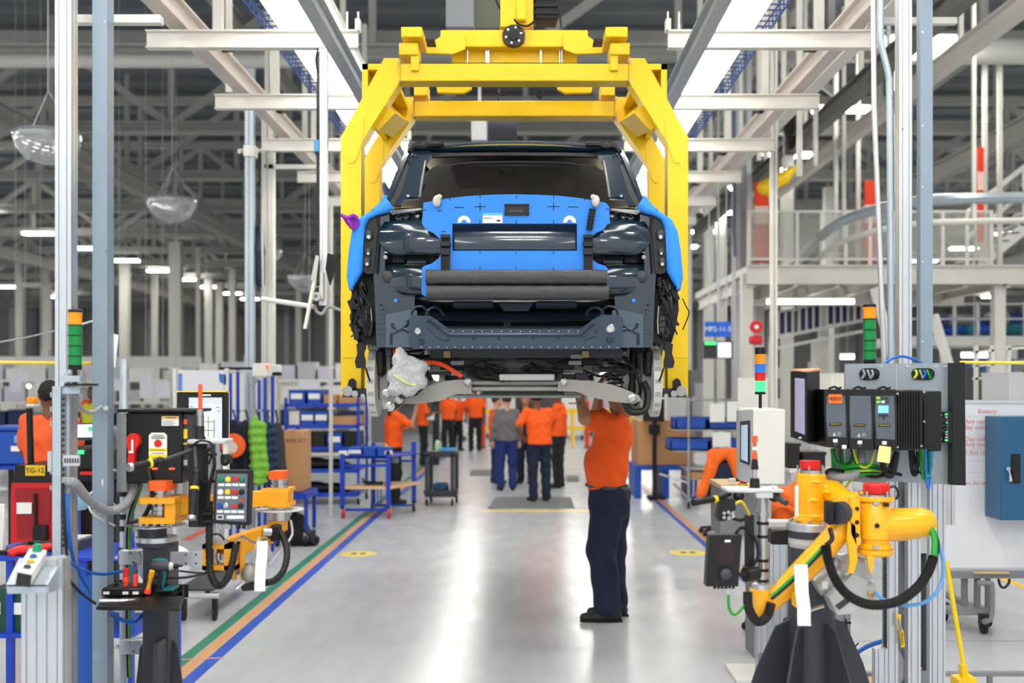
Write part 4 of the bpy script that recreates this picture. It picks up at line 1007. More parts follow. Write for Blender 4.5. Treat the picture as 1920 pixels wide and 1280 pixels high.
# ------------------------------------------------------------ left lift-assist station
Yc = 5.15
t = thing('controller_cabinet', 'black controller box with red rotary switch on a grey pipe post, left', 'control cabinet', (px(232,Yc),Yc,0))
MB().lathe([(.0185,0),(.0185,pz(674,Yc)),(.016,pz(672,Yc)),(0,pz(672,Yc))],(px(232,Yc+.1),Yc+.1,0),16).build('pipe_post', m_galv, t)
MB().box((px(200,Yc),Yc-.05,0),(px(262,Yc),Yc+.25,.012)).build('foot_plate', m_galv, t)
MB().pbox(238,773,342,906,Yc-.14,.22,.006).build('box_body', m_black, t)
MB().pbox(219,775,237,922,Yc-.13,.2).build('side_flange', m_steel, t)
MB().pbox(219,767,364,773,Yc-.16,.28,.004).build('lid', m_blackm, t)
sd = MB().pbox(342,775,359,880,Yc-.12,.2,.004).build('side_cover', m_dgrey, t)
for y0, y1, m in ((786,795,m_orange),(804,822,m_yel),(830,833,m_yel),(862,872,m_lgrey)): MB().pbox(344,y0,351,y1,Yc-.124,.01).build('side_label', m, sd)
Yf = Yc-.145
sw = MB(); a = P(251,826,Yf); sw.cyl(a,a+V(0,.01,0),.034,20); swo = sw.build('switch_plate', M('switch_yellow',(232,160,40),.4), t)
q = [(238,818),(244,813),(254,813),(261,820),(260,832),(252,846),(252,868),(239,868),(240,846),(237,832)]
sh = MB().pprism(q,Yf-.03,.03).build('switch_handle', m_red, swo); MB().pbox(246,824,249.5,846,Yf-.033,.004).build('pointer', m_wink, sh); MB().pbox(241,845,250,849,Yf-.033,.004).build('pointer_foot', m_wink, sh)
l1 = MB().pbox(303,780,335,798,Yf-.001,.003).build('warning_label', m_paper, t); MB().pbox(303,780,335,785.5,Yf-.002,.002).build('orange_header', M('hdr_orange',(240,190,110),.5), l1)
text('WARNING', S(4.2,Yf), m_ink, l1, P(321,783,Yf-.003))
for i in range(4): MB().pbox(305,788+i*2.4,330-(i%2)*5,789+i*2.4,Yf-.002,.001).build('text_line', m_grey, l1)
l2 = MB().pprism([(279,816),(284,811),(308,811),(313,816),(313,862),(279,862)],Yf-.001,.003).build('stop_label', m_paper, t)
for y0, y1 in ((840,846),(852,862)): MB().pbox(279,y0,313,y1,Yf-.002,.002).build('yellow_band', M('label_yellow',(240,216,30),.5), l2)
a = P(296,831,Yf-.004); MB().prism([a+V(.018*math.cos(i*math.pi/4+.39),0,.018*math.sin(i*math.pi/4+.39)) for i in range(8)],(0,.002,0)).build('stop_octagon', m_red, l2)
for i, (y, w) in enumerate(((815,20),(818,24),(821,26),(843,26),(849,24),(857,20))): MB().pbox(296-w/2,y,296+w/2,y+1,Yf-.003,.001).build('text_line', m_ink, l2)
for x in (290,322): MB().pbox(x-5,877,x+5,880,Yc-.145,.01).build('indicator', M('led_red',(255,70,40),.3,emit=2.5), t)
MB().pbox(283,880,325,905,Yc-.12,.12,.008).build('motor_housing', m_black, t)
for y in (925,968,990,1030,1090): MB().lathe([(.027,-.012),(.027,.012)],(px(232,Yc+.1),Yc+.1,pz(y,Yc+.1)),14).build('clip_band', m_black, t)
for y in (1045,1213):
    k = MB().pbox(222,y-14,266,y+14,Yc+.02,.06,.005).build('pipe_clamp', m_alu, t)
    for x, dy in ((244,-9),(250,9),(218,0),(262,-9)): a = P(x,y+dy,Yc+.01); MB().cyl(a,a+V(0,.02,0),.008,8).build('bolt', m_steel, k)
for i, (dx, m, r) in enumerate(((4,m_cable,.007),(7,M('cable_olive',(130,140,90),.5),.005),(10,m_green,.004),(1,m_gcable,.006))):
    MB().tube(smooth_path(pp((262+i*5,895,Yc-.02),(250+dx,930,Yc),(236+dx,980,Yc+.04),(234+dx,1060,Yc+.05),(234+dx,1200,Yc+.05),(236+dx,1270,Yc+.02))),r,6).build('cable', m, t)
MB().tube(smooth_path(pp((278,880,5.0),(285,930,4.98),(268,970,5.0),(245,978,5.1))),.010,7).build('cable', m_cable, t)

# touch screen behind the controller
Ys = 6.0
t = thing('touch_screen', 'black framed touch screen with pale lavender display, left', 'screen', (px(378,Ys),Ys,0))
MB().pbox(331,735,424,828,Ys,.06,.006).build('bezel', m_black, t); MB().pbox(331,733,424,735,Ys-.002,.06).build('top_strip', m_yel, t)
sc = MB().pbox(354,745,416,825,Ys-.004,.01).build('display', M('screen_lavender',(190,198,232),.25,emit=.55), t)
MB().pbox(354,745,416,755,Ys-.006,.004).build('menu_bar', M('screen_greybar',(190,196,200),.3,emit=.4), sc)
MB().pbox(380,775,402,822,Ys-.006,.004).build('diagram', M('screen_palegreen',(206,216,206),.3,emit=.4), sc)
for q in ((382,790,402,790.8),(382,806,402,806.8),(390,780,390.8,818),(401,786,401.8,820),(357,761,361,762),(405,763,411,764),(408,770,412,771)): MB().pbox(*q,Ys-.008,.003).build('screen_line', m_dgrey, sc)
MB().pbox(379,739,395,742,Ys-.004,.005).build('label_strip', m_paper, t)
MB().pbox(418,735,426,962,Ys+.03,.05).build('stand_post', m_white, t)
MB().box((px(236,5.3),5.27,pz(962,Ys)),(px(300,5.3),5.31,pz(962,Ys)+.05)).build('carrier_arm', m_white2, t)
MB().prism([V(px(300,5.3)-.02,5.27,pz(962,Ys)),V(px(300,5.3),5.31,pz(962,Ys)),V(px(425,Ys),Ys+.08,pz(962,Ys)),V(px(418,Ys),Ys+.05,pz(962,Ys))],(0,0,.05)).build('carrier_arm', m_white2, t)

# lift-assist arm on its dark column
Ya = 5.0
t = thing('lift_assist_arm', 'amber articulated lift-assist arm on a dark grey column, left foreground', 'lift arm', (px(292,Ya),Ya,0))
MB().box((px(267,Ya),Ya,0),(px(316,Ya),Ya+.15,pz(1022,Ya)),.004).build('column', m_dgrey, t)
for q in ([(268,1205),(262,1215),(232,1500),(268,1500)],[(318,1199),(326,1201),(332,1212),(372,1500),(318,1500)]): MB().pprism(q,Ya+.06,.012).build('gusset', m_dgrey, t)
MB().pprism([(288,1205),(296,1205),(302,1500),(280,1500)],Ya-.12,.12).build('gusset', m_dgrey, t)
MB().box((px(215,Ya),Ya-.2,0),(px(385,Ya),Ya+.35,.02)).build('base_plate', m_dgrey, t)
cx, cy_ = px(294,Ya+.07), Ya+.07
MB().lathe([(.09,pz(1026,Ya)),(.09,pz(1018,Ya))],(cx,cy_,0),28).build('flange', m_dgrey, t)
MB().lathe([(.092,pz(1018,Ya)),(.092,pz(1009,Ya)),(0,pz(1009,Ya))],(cx,cy_,0),28).build('flange_ring', m_alu, t)
MB().lathe([(.064,pz(1009,Ya)),(.064,pz(993,Ya)),(.062,pz(993,Ya)),(.062,pz(989,Ya)),(.064,pz(989,Ya)),(.064,pz(985,Ya)),(0,pz(985,Ya))],(cx-.02,cy_,0),24).build('turret', m_dgrey, t)
MB().lathe([(.066,pz(993,Ya)),(.066,pz(988,Ya))],(cx-.02,cy_,0),24).build('turret_ring', m_alu, t)
MB().lathe([(.128,pz(987.5,Ya)),(.128,pz(986,Ya)),(0,pz(986,Ya))],(cx,cy_,0),36).build('guard_disc', m_steel, t)
for x in (264,276,290,304): a = P(x,983,Ya-.02); MB().cyl(a-V(0,0,.006),a+V(0,0,.01),.009,8).build('bolt', m_steel, t)
for y0, y1 in ((931,941),(967,978)): MB().prism([Vector((px(x,Ya),yy,pz(y1,Ya))) for x, yy in ((268,4.94),(274,4.92),(338,4.92),(338,5.14),(274,5.14),(268,5.12))],(0,0,S(y1-y0,Ya))).build('fork_plate', m_oyel, t)
MB().box((px(318,Ya),4.93,pz(968,Ya)),(px(338,Ya),5.13,pz(940,Ya))).build('fork_web', m_oyel, t)
bx_ = px(299,Ya)
for r, y0, y1 in ((.030,967,960),(.044,964,958),(.036,958,952),(.046,956,948),(.030,950,941)): MB().lathe([(r,pz(y0,Ya)),(r,pz(y1,Ya))],(bx_,5.02,0),22).build('bearing', m_steel, t)
for r, y0, y1 in ((.044,931,927),(.036,927,922),(.045,923,919)): MB().lathe([(r,pz(y0,Ya)),(r,pz(y1,Ya)),(0,pz(y1,Ya))],(bx_,5.02,0),22).build('bearing', m_steel, t)
MB().prism([Vector((px(x,Ya),yy,pz(918,Ya))) for x, yy in ((282,4.97),(288,4.95),(317,4.95),(323,4.97),(323,5.07),(318,5.09),(286,5.09),(282,5.07))],(0,0,S(18,Ya))).build('joint_cap', m_orange, t)
def bar(a, b_, w, h, mat, name, ch=0): # rectangular bar
    a = Vector(a); b_ = Vector(b_); d = (b_-a).normalized(); s_ = d.cross(V(0,0,1)).normalized(); u = s_.cross(d)
    return MB().prism([a-s_*w/2-u*h/2,a+s_*w/2-u*h/2,a+s_*w/2+u*h/2,a-s_*w/2+u*h/2], b_-a).build(name, mat, t)
bar(P(332,949,5.03),P(520,931,5.42),.06,.072,m_oyel,'upper_arm')
Ye = 5.42
MB().box((px(505,Ye),Ye-.07,pz(949,Ye)),(px(545,Ye),Ye+.07,pz(918,Ye)),.004).build('elbow_block', m_oyel, t)
MB().prism([Vector((px(x,Ye),yy,pz(919,Ye))) for x, yy in ((495,Ye-.06),(548,Ye-.06),(548,Ye+.07),(520,Ye+.07))],(0,0,.014)).build('elbow_plate', m_oyel, t)
MB().prism([Vector((px(x,Ye),yy,pz(948,Ye))) for x, yy in ((520,Ye-.06),(549,Ye-.06),(549,Ye+.07),(520,Ye+.07))],(0,0,.02)).build('elbow_plate', m_oyel, t)
ex_ = px(524,Ye)
for r, y0, y1 in ((.042,916,908),(.034,908,902),(.04,904,897)): MB().lathe([(r,pz(y0,Ye)),(r,pz(y1,Ye)),(0,pz(y1,Ye))],(ex_,Ye,0),20).build('bearing', m_steel, t)
MB().prism([Vector((px(x,Ye),yy,pz(897,Ye))) for x, yy in ((508,Ye-.05),(537,Ye-.05),(537,Ye+.05),(512,Ye+.05))],(0,0,S(15,Ye))).build('joint_cap', m_orange, t)
for r, y0, y1 in ((.05,975,948),(.055,958,955)): MB().lathe([(r,pz(y0,Ye)),(r,pz(y1,Ye))],(ex_,Ye,0),20).build('bearing', m_steel, t)
MB().lathe([(.118,pz(956,Ye)),(.118,pz(954,Ye)),(0,pz(954,Ye))],(ex_,Ye,0),32).build('guard_disc', m_lgrey, t)
MB().box((px(506,Ye),Ye-.05,pz(996,Ye)),(px(536,Ye),Ye+.05,pz(974,Ye)),.005).build('elbow_lower_block', m_oyel, t)
bar(P(520,990,5.40),P(412,1026,5.02),.05,.06,m_oyel,'lower_arm')
bar(P(508,1012,5.38),P(425,1042,5.02),.03,.03,m_oyel,'parallel_link')
fr = MB(); Yg = 4.95
for q in ((379,1021,441,1029),(379,1060,441,1069),(379,1021,389,1069),(420,1021,441,1069)): fr.pbox(*q,Yg,.10)
fr.build('wrist_cage', m_oyel, t)
k = MB(); k.cyl(P(404,1060,Yg+.05),P(404,1012,Yg+.05),.016,12); k.cyl(P(410,1050,Yg+.03),P(410,1036,Yg+.03),.012,10); k.build('wrist_shaft', m_steel, t)
k = MB(); k.lathe([(.032,pz(1021,Yg)),(.032,pz(1012,Yg)),(.02,pz(1010,Yg)),(0,pz(1010,Yg))],(px(408,Yg),Yg+.05,0),18); k.build('wrist_hub', m_lgrey, t)
MB().cyl(P(406,1012,Yg+.05),P(406,832,Yg+.05),.016,14).build('mast_tube', m_alu, t)
MB().pbox(353,832,385,988,4.93,.03,.003).build('back_plate', m_black, t)
MB().pbox(351,824,422,832,4.86,.14,.004).build('top_plate', m_lgrey, t)
k = MB(); k.lathe([(.018,pz(824,4.9)),(.026,pz(822,4.9)),(.019,pz(816,4.9)),(.019,pz(800,4.9)),(.016,pz(798,4.9))],(px(375,4.9),4.9,0),18); k.build('spindle_base', m_blackm, t)
MB().lathe([(.012,pz(798,4.9)),(.012,pz(780,4.9)),(.015,pz(778,4.9)),(.015,pz(768,4.9)),(0,pz(768,4.9))],(px(375,4.9),4.9,0),16).build('spindle', m_steel, t)
MB().lathe([(.009,pz(769,4.9)),(.009,pz(720,4.9)),(0,pz(720,4.9))],(px(375.5,4.9),4.9,0),14).build('marker_rod', M('rod_orange',(240,84,40),.4), t)
# handles
def handle(a, b_, c_, r=.017):
    a, b_, c_ = Vector(a), Vector(b_), Vector(c_)
    h = MB(); d = (b_-a); N = 30
    h.tube([a+d*i/N for i in range(N+1)],[r*(1 if i % 2 else .93) for i in range(N+1)],12); ho = h.build('grip', m_rubber, t)
    MB().cyl(a-d.normalized()*.004,a+d.normalized()*.012,r*1.08,14).build('end_cap', m_steel, ho)
    q = a+d*.62; MB().cyl(q,q+d.normalized()*.012,r*1.12,14).build('yellow_ring', m_yel, ho)
    MB().cyl(b_,c_,.009,10).build('handle_rod', m_dgrey, t)
    MB().ball(b_,.022,10).build('knuckle', m_black, t)
handle(P(242,876,4.6),P(300,865,4.72),P(364,842,4.86))
handle(P(359,972,4.72),P(368,885,4.8),P(365,838,4.86))
MB().tube(pp((368,985,4.86),(371,900,4.88)),.016,10).build('torque_arm', m_black, t)
# camera-like black joystick on the mast
k = MB(); k.pbox(413,852,430,870,4.88,.06,.006); k.ball(P(422,866,4.87),.018,10); k.build('control_knob', m_black, t)
# pendant box
Yq = 4.84
pq = [(405,881),(470,882),(467,985),(401,981)]
pb = MB().pprism(pq,Yq,.05).build('pendant_box', m_blackm, t)
def pc_(u, v): # crop px -> image px
    return 340+u/4, 820+v/4
MB().pprism([pc_(268,270),pc_(496,272),pc_(486,632),pc_(256,618)],Yq-.003,.004).build('face_plate', M('pendant_face',(92,104,116),.45), pb)
bt = M('button_green2',(10,120,80),.3), M('button_yel2',(220,200,30),.3), M('button_red2',(190,30,40),.3), m_ink
for (u, v, m) in ((298,312,bt[0]),(352,312,bt[1]),(404,312,bt[2]),(456,312,bt[0]),(294,408,m_wink),(348,408,bt[1]),(401,408,bt[2]),(453,408,m_ink),(289,513,M('button_blue2',(20,70,160),.3)),(335,510,m_steel),(447,513,m_ink)):
    x, y = pc_(u,v); a = P(x,y,Yq-.003); MB().tube([a,a-V(0,.006,0),a-V(0,.009,0)],[.0125,.0125,.009],14).build('push_button', m, pb)
for (u, v) in ((298,354),(352,354),(404,354),(456,355),(294,449),(348,450),(400,450),(289,554),(342,555),(395,555),(447,556)):
    x, y = pc_(u,v); MB().pbox(x-5.5,y-2.4,x+5.5,y+2.4,Yq-.005,.003).build('button_label', m_paper, pb)
for (u, v, w, h) in ((452,473,3,2.4),(397,513,4.6,3.4)): x, y = pc_(u,v); MB().pbox(x-w,y-h,x+w,y+h,Yq-.007,.005).build('red_switch', m_red, pb)
x, y = pc_(290,597); MB().pbox(x-6,y-4,x+6,y+4,Yq-.005,.003).build('maker_plate', m_paper, pb); MB().pbox(x-4.5,y-2.6,x+4.5,y+2.6,Yq-.006,.002).build('maker_mark', m_dgrey, pb)
x, y = pc_(405,597); MB().pbox(x-16,y-3,x+16,y+3,Yq-.005,.003).build('name_strip', m_paper, pb)
for i in range(6): x = 412+i*9; MB().cyl(P(x,984,Yq+.02),P(x,991,Yq+.02),.008,8).build('cable_gland', m_steel if i < 4 else m_black, pb)
# steel bracket, gripper, hoses, sheet
bkt = MB().pprism([(316,1034),(381,1034),(381,1061),(316,1060)],5.02,.008).build('bracket_plate', m_alu, t)
for x in (348,367):
    for y in (1040,1056): a = P(x,y,5.015); MB().cyl(a,a+V(0,.006,0),.004,8).build('hole', m_ink, bkt)
for x0, x1, y0, y1 in ((449,457,1018,1087),(435,441,1040,1088)): MB().pbox(x0,y0,x1,y1,5.0,.03,.003).build('gripper_bar', m_oyel, t)
k = MB(); k.pbox(455,1060,480,1092,5.02,.06,.01); k.ball(P(468,1075,5.0),.04,12); k.build('gripper_body', m_castal, t)
MB().pprism([(450,1098),(480,1092),(484,1106),(455,1108)],5.0,.06).build('gripper_pad', m_black, t)
MB().tube(pp((442,1104,4.98),(456,1092,5.0),(462,1084,5.0)),.008,8).build('gripper_pin', m_steel, t)
k = MB(); k.pbox(506,985,524,1015,5.28,.06,.006); k.cyl(P(490,998,5.28),P(508,998,5.3),.022,12); k.build('valve_block', m_blackm, t)
MB().cyl(P(492,996,5.26),P(508,997,5.28),.02,12).build('cylinder_end', m_steel, t)
for pts in (((393,940,4.94),(392,1000,4.9),(393,1060,4.9),(400,1088,4.88),(413,1098,4.88),(428,1080,4.9),(437,1050,4.92),(442,1020,4.95)),((526,998,5.3),(536,1020,5.25),(538,1045,5.2),(530,1072,5.15),(514,1088,5.1),(498,1092,5.05))):
    MB().tube((lambda q: q)(smooth_path(pp(*pts),10)),[.017*(1 if i % 2 else .85) for i in range((len(pts)-1)*10+1)],8).build('corrugated_hose', m_rubber, t)
for pts, r, m in ((((486,1008,5.1),(478,1030,5.02),(470,1055,5.0),(464,1080,5.0)),.007,m_gcable),(((440,1020,4.94),(452,1006,5.0),(480,1018,5.1),(500,1008,5.2)),.006,m_steel),(((384,850,4.86),(396,842,4.84),(402,870,4.84),(394,905,4.86),(388,960,4.9)),.008,m_cable),(((358,838,4.84),(376,826,4.82),(398,834,4.84),(392,870,4.85)),.005,m_cable),(((545,975,5.4),(548,1000,5.38),(538,1018,5.34),(520,1040,5.28),(505,1060,5.2)),.006,m_lgrey),(((500,1020,5.2),(508,1040,5.15),(502,1052,5.15),(496,1035,5.15)),.004,m_gcable),(((388,1010,4.9),(398,1002,4.9),(412,1002,4.9),(421,1012,4.9)),.005,m_cable)):
    MB().tube(smooth_path(pp(*pts)),r,6).build('cable', m, t)
MB().tube(pp((386,842,4.9),(384,985,4.92)),.012,8).build('cable_bundle', m_cable, t)
for y in (900,960,975,850): MB().pbox(380,y,402,y+5,4.88,.04).build('clip', m_black, t)
rows = [[P(x+dx,y,4.93+.01*math.sin(y*.07)) for dx in (0,7,14,20)] for y, x in ((1014,482),(1040,481),(1070,478),(1096,477),(1108,477))]
MB().grid(rows,(0,.003,0)).build('hanging_tag', m_paper, t)
for pts in (((336,1070,5.2),(380,1074,5.3),(415,1070,5.5)),): MB().tube(smooth_path(pp(*pts)),.005,6).build('cable', m_cable, t)

# tool tray with its tools
t = thing('tool_tray', 'black tool tray with white label strip on the lift column', 'tool tray', P(262,1145,4.75))
def tq(x, y, Y): return P(x,y,Y)
k = MB(); k.prism([tq(181,1137,4.62),tq(336,1140,4.62),tq(336,1146,4.62),tq(180,1143,4.62)],(0,.02,0)); k.prism([tq(190,1120,4.78),tq(344,1117,4.78),tq(336,1140,4.63),tq(182,1137,4.63)],(0,0,-.012)); k.box(tq(190,1121,4.78),tq(344,1127,4.98)); k.build('tray_body', m_black, t)
k = MB(); k.pbox(190,1096,352,1120,4.98,.012); k.prism([tq(341,1098,4.98),tq(341,1132,4.76),tq(341,1140,4.76),tq(341,1126,4.98)],(.012,0,0)); k.build('tray_wall', m_blackm, t)
for i in range(8):
    x = 187+i*18.6; MB().prism([tq(x,1124.5+.1*i,4.74),tq(x+17.6,1124.6+.1*i,4.74),tq(x+17.2,1128.6+.1*i,4.71),tq(x-.6,1128.4+.1*i,4.71)],(0,0,.004)).build('label_strip', m_paper, t)
hb = MB().pbox(190,1103,268,1118,4.80,.14,.004).build('socket_holder', m_black, t)
for x in (199,235,254): MB().pbox(x-5.5,1109,x+5.5,1114,4.797,.006).build('label_card', m_paper, hb)
MB().lathe([(.014,0),(.014,.004),(0,.004)],P(200,1103,4.86),14).build('empty_socket', m_ink, hb)
MB().pbox(190,1131,199,1136,4.66,.01).build('small_display', m_dgrey, t)
def tool(x, y, prof, mats, label, Y=4.86):
    c = P(x,y,Y); o = thing('nutrunner_tool' if len(mats) > 1 else 'socket_tool', label, 'tool', c)
    for (pr, m, n) in zip(prof, mats, ('shaft','sleeve','tip')): MB().lathe(pr,c,14).build(n, m, o)
k_ = S(1,4.86)
m_op = M('tool_orange',(232,70,30),.35)
tool(218,1103,[[(.010,0),(.010,10*k_),(.006,11*k_),(.006,17*k_),(0,17*k_)]],[m_black],'small black socket standing in the tool tray')
tool(236,1103,[[(.010,0),(.011,12*k_),(.015,13*k_),(.015,20*k_),(.012,22*k_)],[(.013,22*k_),(.012,38*k_),(0,39*k_)]],[m_op,m_red],'bright red-orange nutrunner standing in the tool tray')
tool(254,1103,[[(.011,0),(.012,20*k_),(.010,28*k_)],[(.010,28*k_),(.010,34*k_),(.007,36*k_),(.007,48*k_),(0,48*k_)]],[m_op,m_dgrey],'orange nutrunner with a long grey tip in the tool tray')
c = P(276,1112,4.82); o = thing('nutrunner_tool', 'amber yellow nutrunner leaning at the middle of the tool tray', 'tool', c)
ax_ = V(.022,.0,.10); MB().tube([c,c+ax_*.08,c+ax_*.2],[.016,.016,.012],12).build('foot', m_op, o); MB().tube([c+ax_*.2,c+ax_*.65,c+ax_*.7,c+ax_*.95],[.009,.009,.012,.012],12).build('shaft', m_oyel, o); MB().tube([c+ax_*.95,c+ax_*1.0],[.010,.011],12).build('tip', m_yel, o)
# cordless impact driver
c = P(300,1116,4.86); o = thing('impact_driver', 'black and teal cordless impact driver standing in the tool tray', 'power tool', c)
m_teal = M('teal_plastic',(10,104,112),.4)
g = lambda x, y, d=0: P(x,y,4.86+d)
MB().tube(pp((285,1060,4.86),(288,1060,4.86),(296,1060,4.86),(312,1061,4.86),(319,1061,4.86)),[.016,.025,.028,.027,.022],14).build('motor_housing', m_dgrey, o)
MB().tube(pp((287,1052,4.86),(298,1050,4.86),(314,1052,4.86)),[.010,.012,.010],10).build('top_shell', m_teal, o)
MB().tube(pp((312,1061,4.86),(319,1061,4.86),(326,1061,4.86)),[.024,.02,.014],14).build('nose_cone', m_lgrey, o)
MB().tube(pp((326,1061,4.86),(333,1061,4.86),(334,1061,4.86),(342,1060,4.86)),[.012,.011,.006,.005],12).build('chuck', m_black, o)
MB().tube(pp((308,1068,4.86),(304,1085,4.86),(301,1104,4.86)),[.017,.014,.016],12).build('grip', m_teal, o)
MB().tube(pp((303,1072,4.85),(300,1088,4.85),(298,1104,4.85)),[.012,.012,.013],10).build('grip_pad', m_black, o)
MB().pbox(290,1104,322,1113,4.82,.08,.008).build('battery', m_blackm, o); MB().pbox(306,1103,324,1107,4.815,.09,.006).build('battery_shell', m_teal, o)
MB().pbox(311,1072,316,1079,4.85,.02,.003).build('trigger', m_black, o)
# grey tube trolley foot behind the column
t = thing('tube_trolley', 'grey tube trolley on castors behind the lift column', 'trolley', (px(380,8.9),8.9,0))
MB().cyl(P(330,1117,8.9),P(411,1117,8.9),.022,10).build('frame_tube', m_lgrey, t); MB().box((px(330,8.9),8.9,pz(1108,8.9)),(px(400,8.9),10.2,pz(1104,8.9)),R=None).build('deck', m_dgrey, t)
for x, Y in ((403,8.92),(345,8.92),(390,10)): c = P(x,1130,Y); MB().lathe([(.03,-.015),(.05,-.012),(.05,.012),(.03,.015),(0,.015)],(c.x,Y,.05),16,'x').build('castor_wheel', m_rubber, t); MB().box((c.x-.02,Y-.02,.06),(c.x+.02,Y+.02,pz(1112,8.9))).build('castor_fork', m_blackm, t)
t = thing('white_bag', 'white and blue plastic sack behind the lift column', 'sack', P(305,1075,7.0))
sdf_mesh([(P(285,1055,7.0),P(330,1052,7.0),.10,.10),(P(300,1075,7.0),P(325,1075,7.0),.10,.08)],.03,.06).build('sack', M('white_sack',(226,230,236),.6), t, ang=180); MB().pbox(270,1036,312,1052,6.86,.05,.01).build('blue_band', m_bcable, t)
t = thing('sack_stool', 'low stool under the white sack', 'stool', (px(305,7.0),7.0,0)); MB().box((px(270,7),6.85,pz(1110,7)),(px(340,7),7.15,pz(1104,7))).build('seat', m_blue, t)
for x in (275,335): MB().box((px(x-3,7),6.98,0),(px(x+3,7),7.02,pz(1108,7))).build('leg', m_blue, t)
t = thing('plastic_sheet', 'white plastic sheet hanging under the controller box', 'sheet', P(345,958,5.45))
rows = [[P(x+.4*(y-880)/10,y,5.42+.02*math.sin(x*.4+y*.03)) for x in range(322,364,5)] for y in (876,895,915,935,956)]
MB().grid(rows,(0,.004,0)).build('sheet', M('plastic_white',(232,234,236),.4), t, ang=80); MB().cyl(P(318,877,5.42),P(366,877,5.42),.006,6).build('hanging_wire', m_lgrey, t)
# ------------------------------------------------------------ right foreground
Yr = 5.6
# conduits and uprights
def conduit(pts, r, m, label):
    t = thing('conduit_pipe', label, 'conduit', pts[0]); MB().tube(pts,r,12).build('pipe', m, t); return t
one('conduit_pipe', MB().tube(pp((1637,-60,5.7),(1639,200,5.7),(1650,480,5.7),(1658,700,5.7)),.014,12), M('conduit_bright',(206,206,206),.3,.8), 'slim shiny steel conduit, leftmost of the right-hand uprights', 'conduit')
one('conduit_pipe', MB().tube(smooth_path(pp((1651,-60,5.8),(1651,60,5.8),(1654,90,5.8),(1666,140,5.8),(1668,180,5.8),(1669,400,5.8),(1671,700,5.8)),5),.017,12), m_galv, 'galvanised conduit with a bend near the top, right', 'conduit')
t = thing('slotted_upright', 'tall slotted aluminium upright above the grey mounting board', 'upright', (px(1697,5.85),5.85,0)); MB().slot(px(1686,5.85),px(1710,5.85),5.85,5.92,pz(690,5.85),6.6,2,2,.006,.008).build('profile', m_alu, t)
MB().pbox(1692,233,1696,240,5.84,.02).build('clip', m_steel, t)
t = thing('strut_column', 'tall grey-blue strut column above the right mounting board', 'column', (px(1738,5.8),5.8,0))
c = MB(); x0, x1 = px(1726,5.8), px(1749,5.8); c.prism([V(x0,5.8,0),V(x1,5.8,0),V(x1,5.86,0),V(x1-.015,5.86,0),V(x1-.015,5.84,0),V(x0+.015,5.84,0),V(x0+.015,5.86,0),V(x0,5.86,0)],(0,0,6.4)); co = c.build('strut', m_strut, t)
for y in (60,235,350,490,640): a = P(1730,y,5.798); MB().cyl(a,a+V(0,.01,0),.006,8).build('rivet', m_steel, co)
tower(1630.5,5.55,(576,597,617,637,656,674),(m_ta,m_tg,m_tg,m_tg,m_tg),'amber and green signal tower above the grey mounting board, right',24)

# big slotted floor posts carrying the board
t = thing('equipment_rack', 'aluminium and grey steel equipment frame behind the orange-yellow manipulator', 'frame', (px(1720,5.75),5.75,0))
MB().slot(px(1743,5.7),px(1773,5.7),5.7,5.80,0,pz(900,5.7),3,3,.006,.008).build('profile_post', m_alu, t)
MB().slot(px(1660,5.5),px(1684,5.5),5.5,5.55,0,pz(900,5.5),2,2,.006,.008).build('profile_post', m_alu, t)
ch = MB(); ch.pbox(1684,900,1690,1700,5.6,.1); ch.pbox(1737,900,1743,1700,5.6,.1); ch.pbox(1690,900,1737,1700,5.68,.01); ch.build('steel_channel', m_grey, t)
MB().pbox(1720,900,1738,1037,5.58,.05).build('cover_box', m_lgrey, t)
MB().pprism([(1683,1215),(1708,1258),(1683,1285)],5.56,.05).build('corner_plate', m_lgrey, t)
MB().pbox(1684,1258,1738,1700,5.59,.02).build('lower_plate', m_grey, t)
MB().pbox(1783,880,1791,984,5.72,.04).build('side_rail', m_lgrey, t); MB().pbox(1773,830,1784,984,5.72,.06).build('side_panel', m_lgrey, t)
for x, y in ((1695,1150),(1695,1045),(1712,1253),(1727,1253),(1697,1217)): a = P(x,y,5.595); MB().cyl(a,a+V(0,.01,0),.006,8).build('rivet', m_steel, t)
dr = MB()
for i in range(46): dr.pbox(1659,1032+i*4.1,1664,1034.5+i*4.1,5.48,.03)
tag(dr.build('cable_chain', m_black, t), kind='stuff')
MB().slot(px(1641,5.35),px(1664,5.35),5.35,5.40,0,pz(1217,5.35),2,2,.006,.008).build('short_post', m_alu, t)
one('air_hose', MB().tube(smooth_path(pp((1595,1232,5.9),(1625,1212,5.8),(1660,1200,5.7))),.012,8), m_bcable, 'thick blue hose running low behind the manipulator base', 'hose')
t = thing('floor_rail', 'low grey rail along the floor at the right', 'rail', P(1700,1265,6.5)); MB().pbox(1600,1261,1930,1268,6.9,.05).build('rail_bar', m_grey, t)
for x in (1620,1860): MB().box((px(x-4,6.9),6.92,0),(px(x+4,6.9),6.95,pz(1262,6.9))).build('foot', m_grey, t)
t = thing('caution_tag', 'yellow caution tag hanging on the grey channel', 'tag', P(1690,1213,5.45)); MB().pprism([(1681,1150),(1690,1152),(1688,1182),(1684,1180)],5.46,.004).build('tag_top', m_yel, t); tg = MB().pprism([(1687,1182),(1694,1180),(1697,1212),(1690,1214)],5.46,.004).build('tag_body', m_yel, t)
MB().tube(pp((1686,1152,5.47),(1685,1165,5.46),(1690,1182,5.455)),.006,6).build('chain', m_steel, t)
text('CAUTION', S(5,5.46), m_ink, tg, P(1692,1197,5.457), rot=(math.pi/2,-math.pi/2,0))

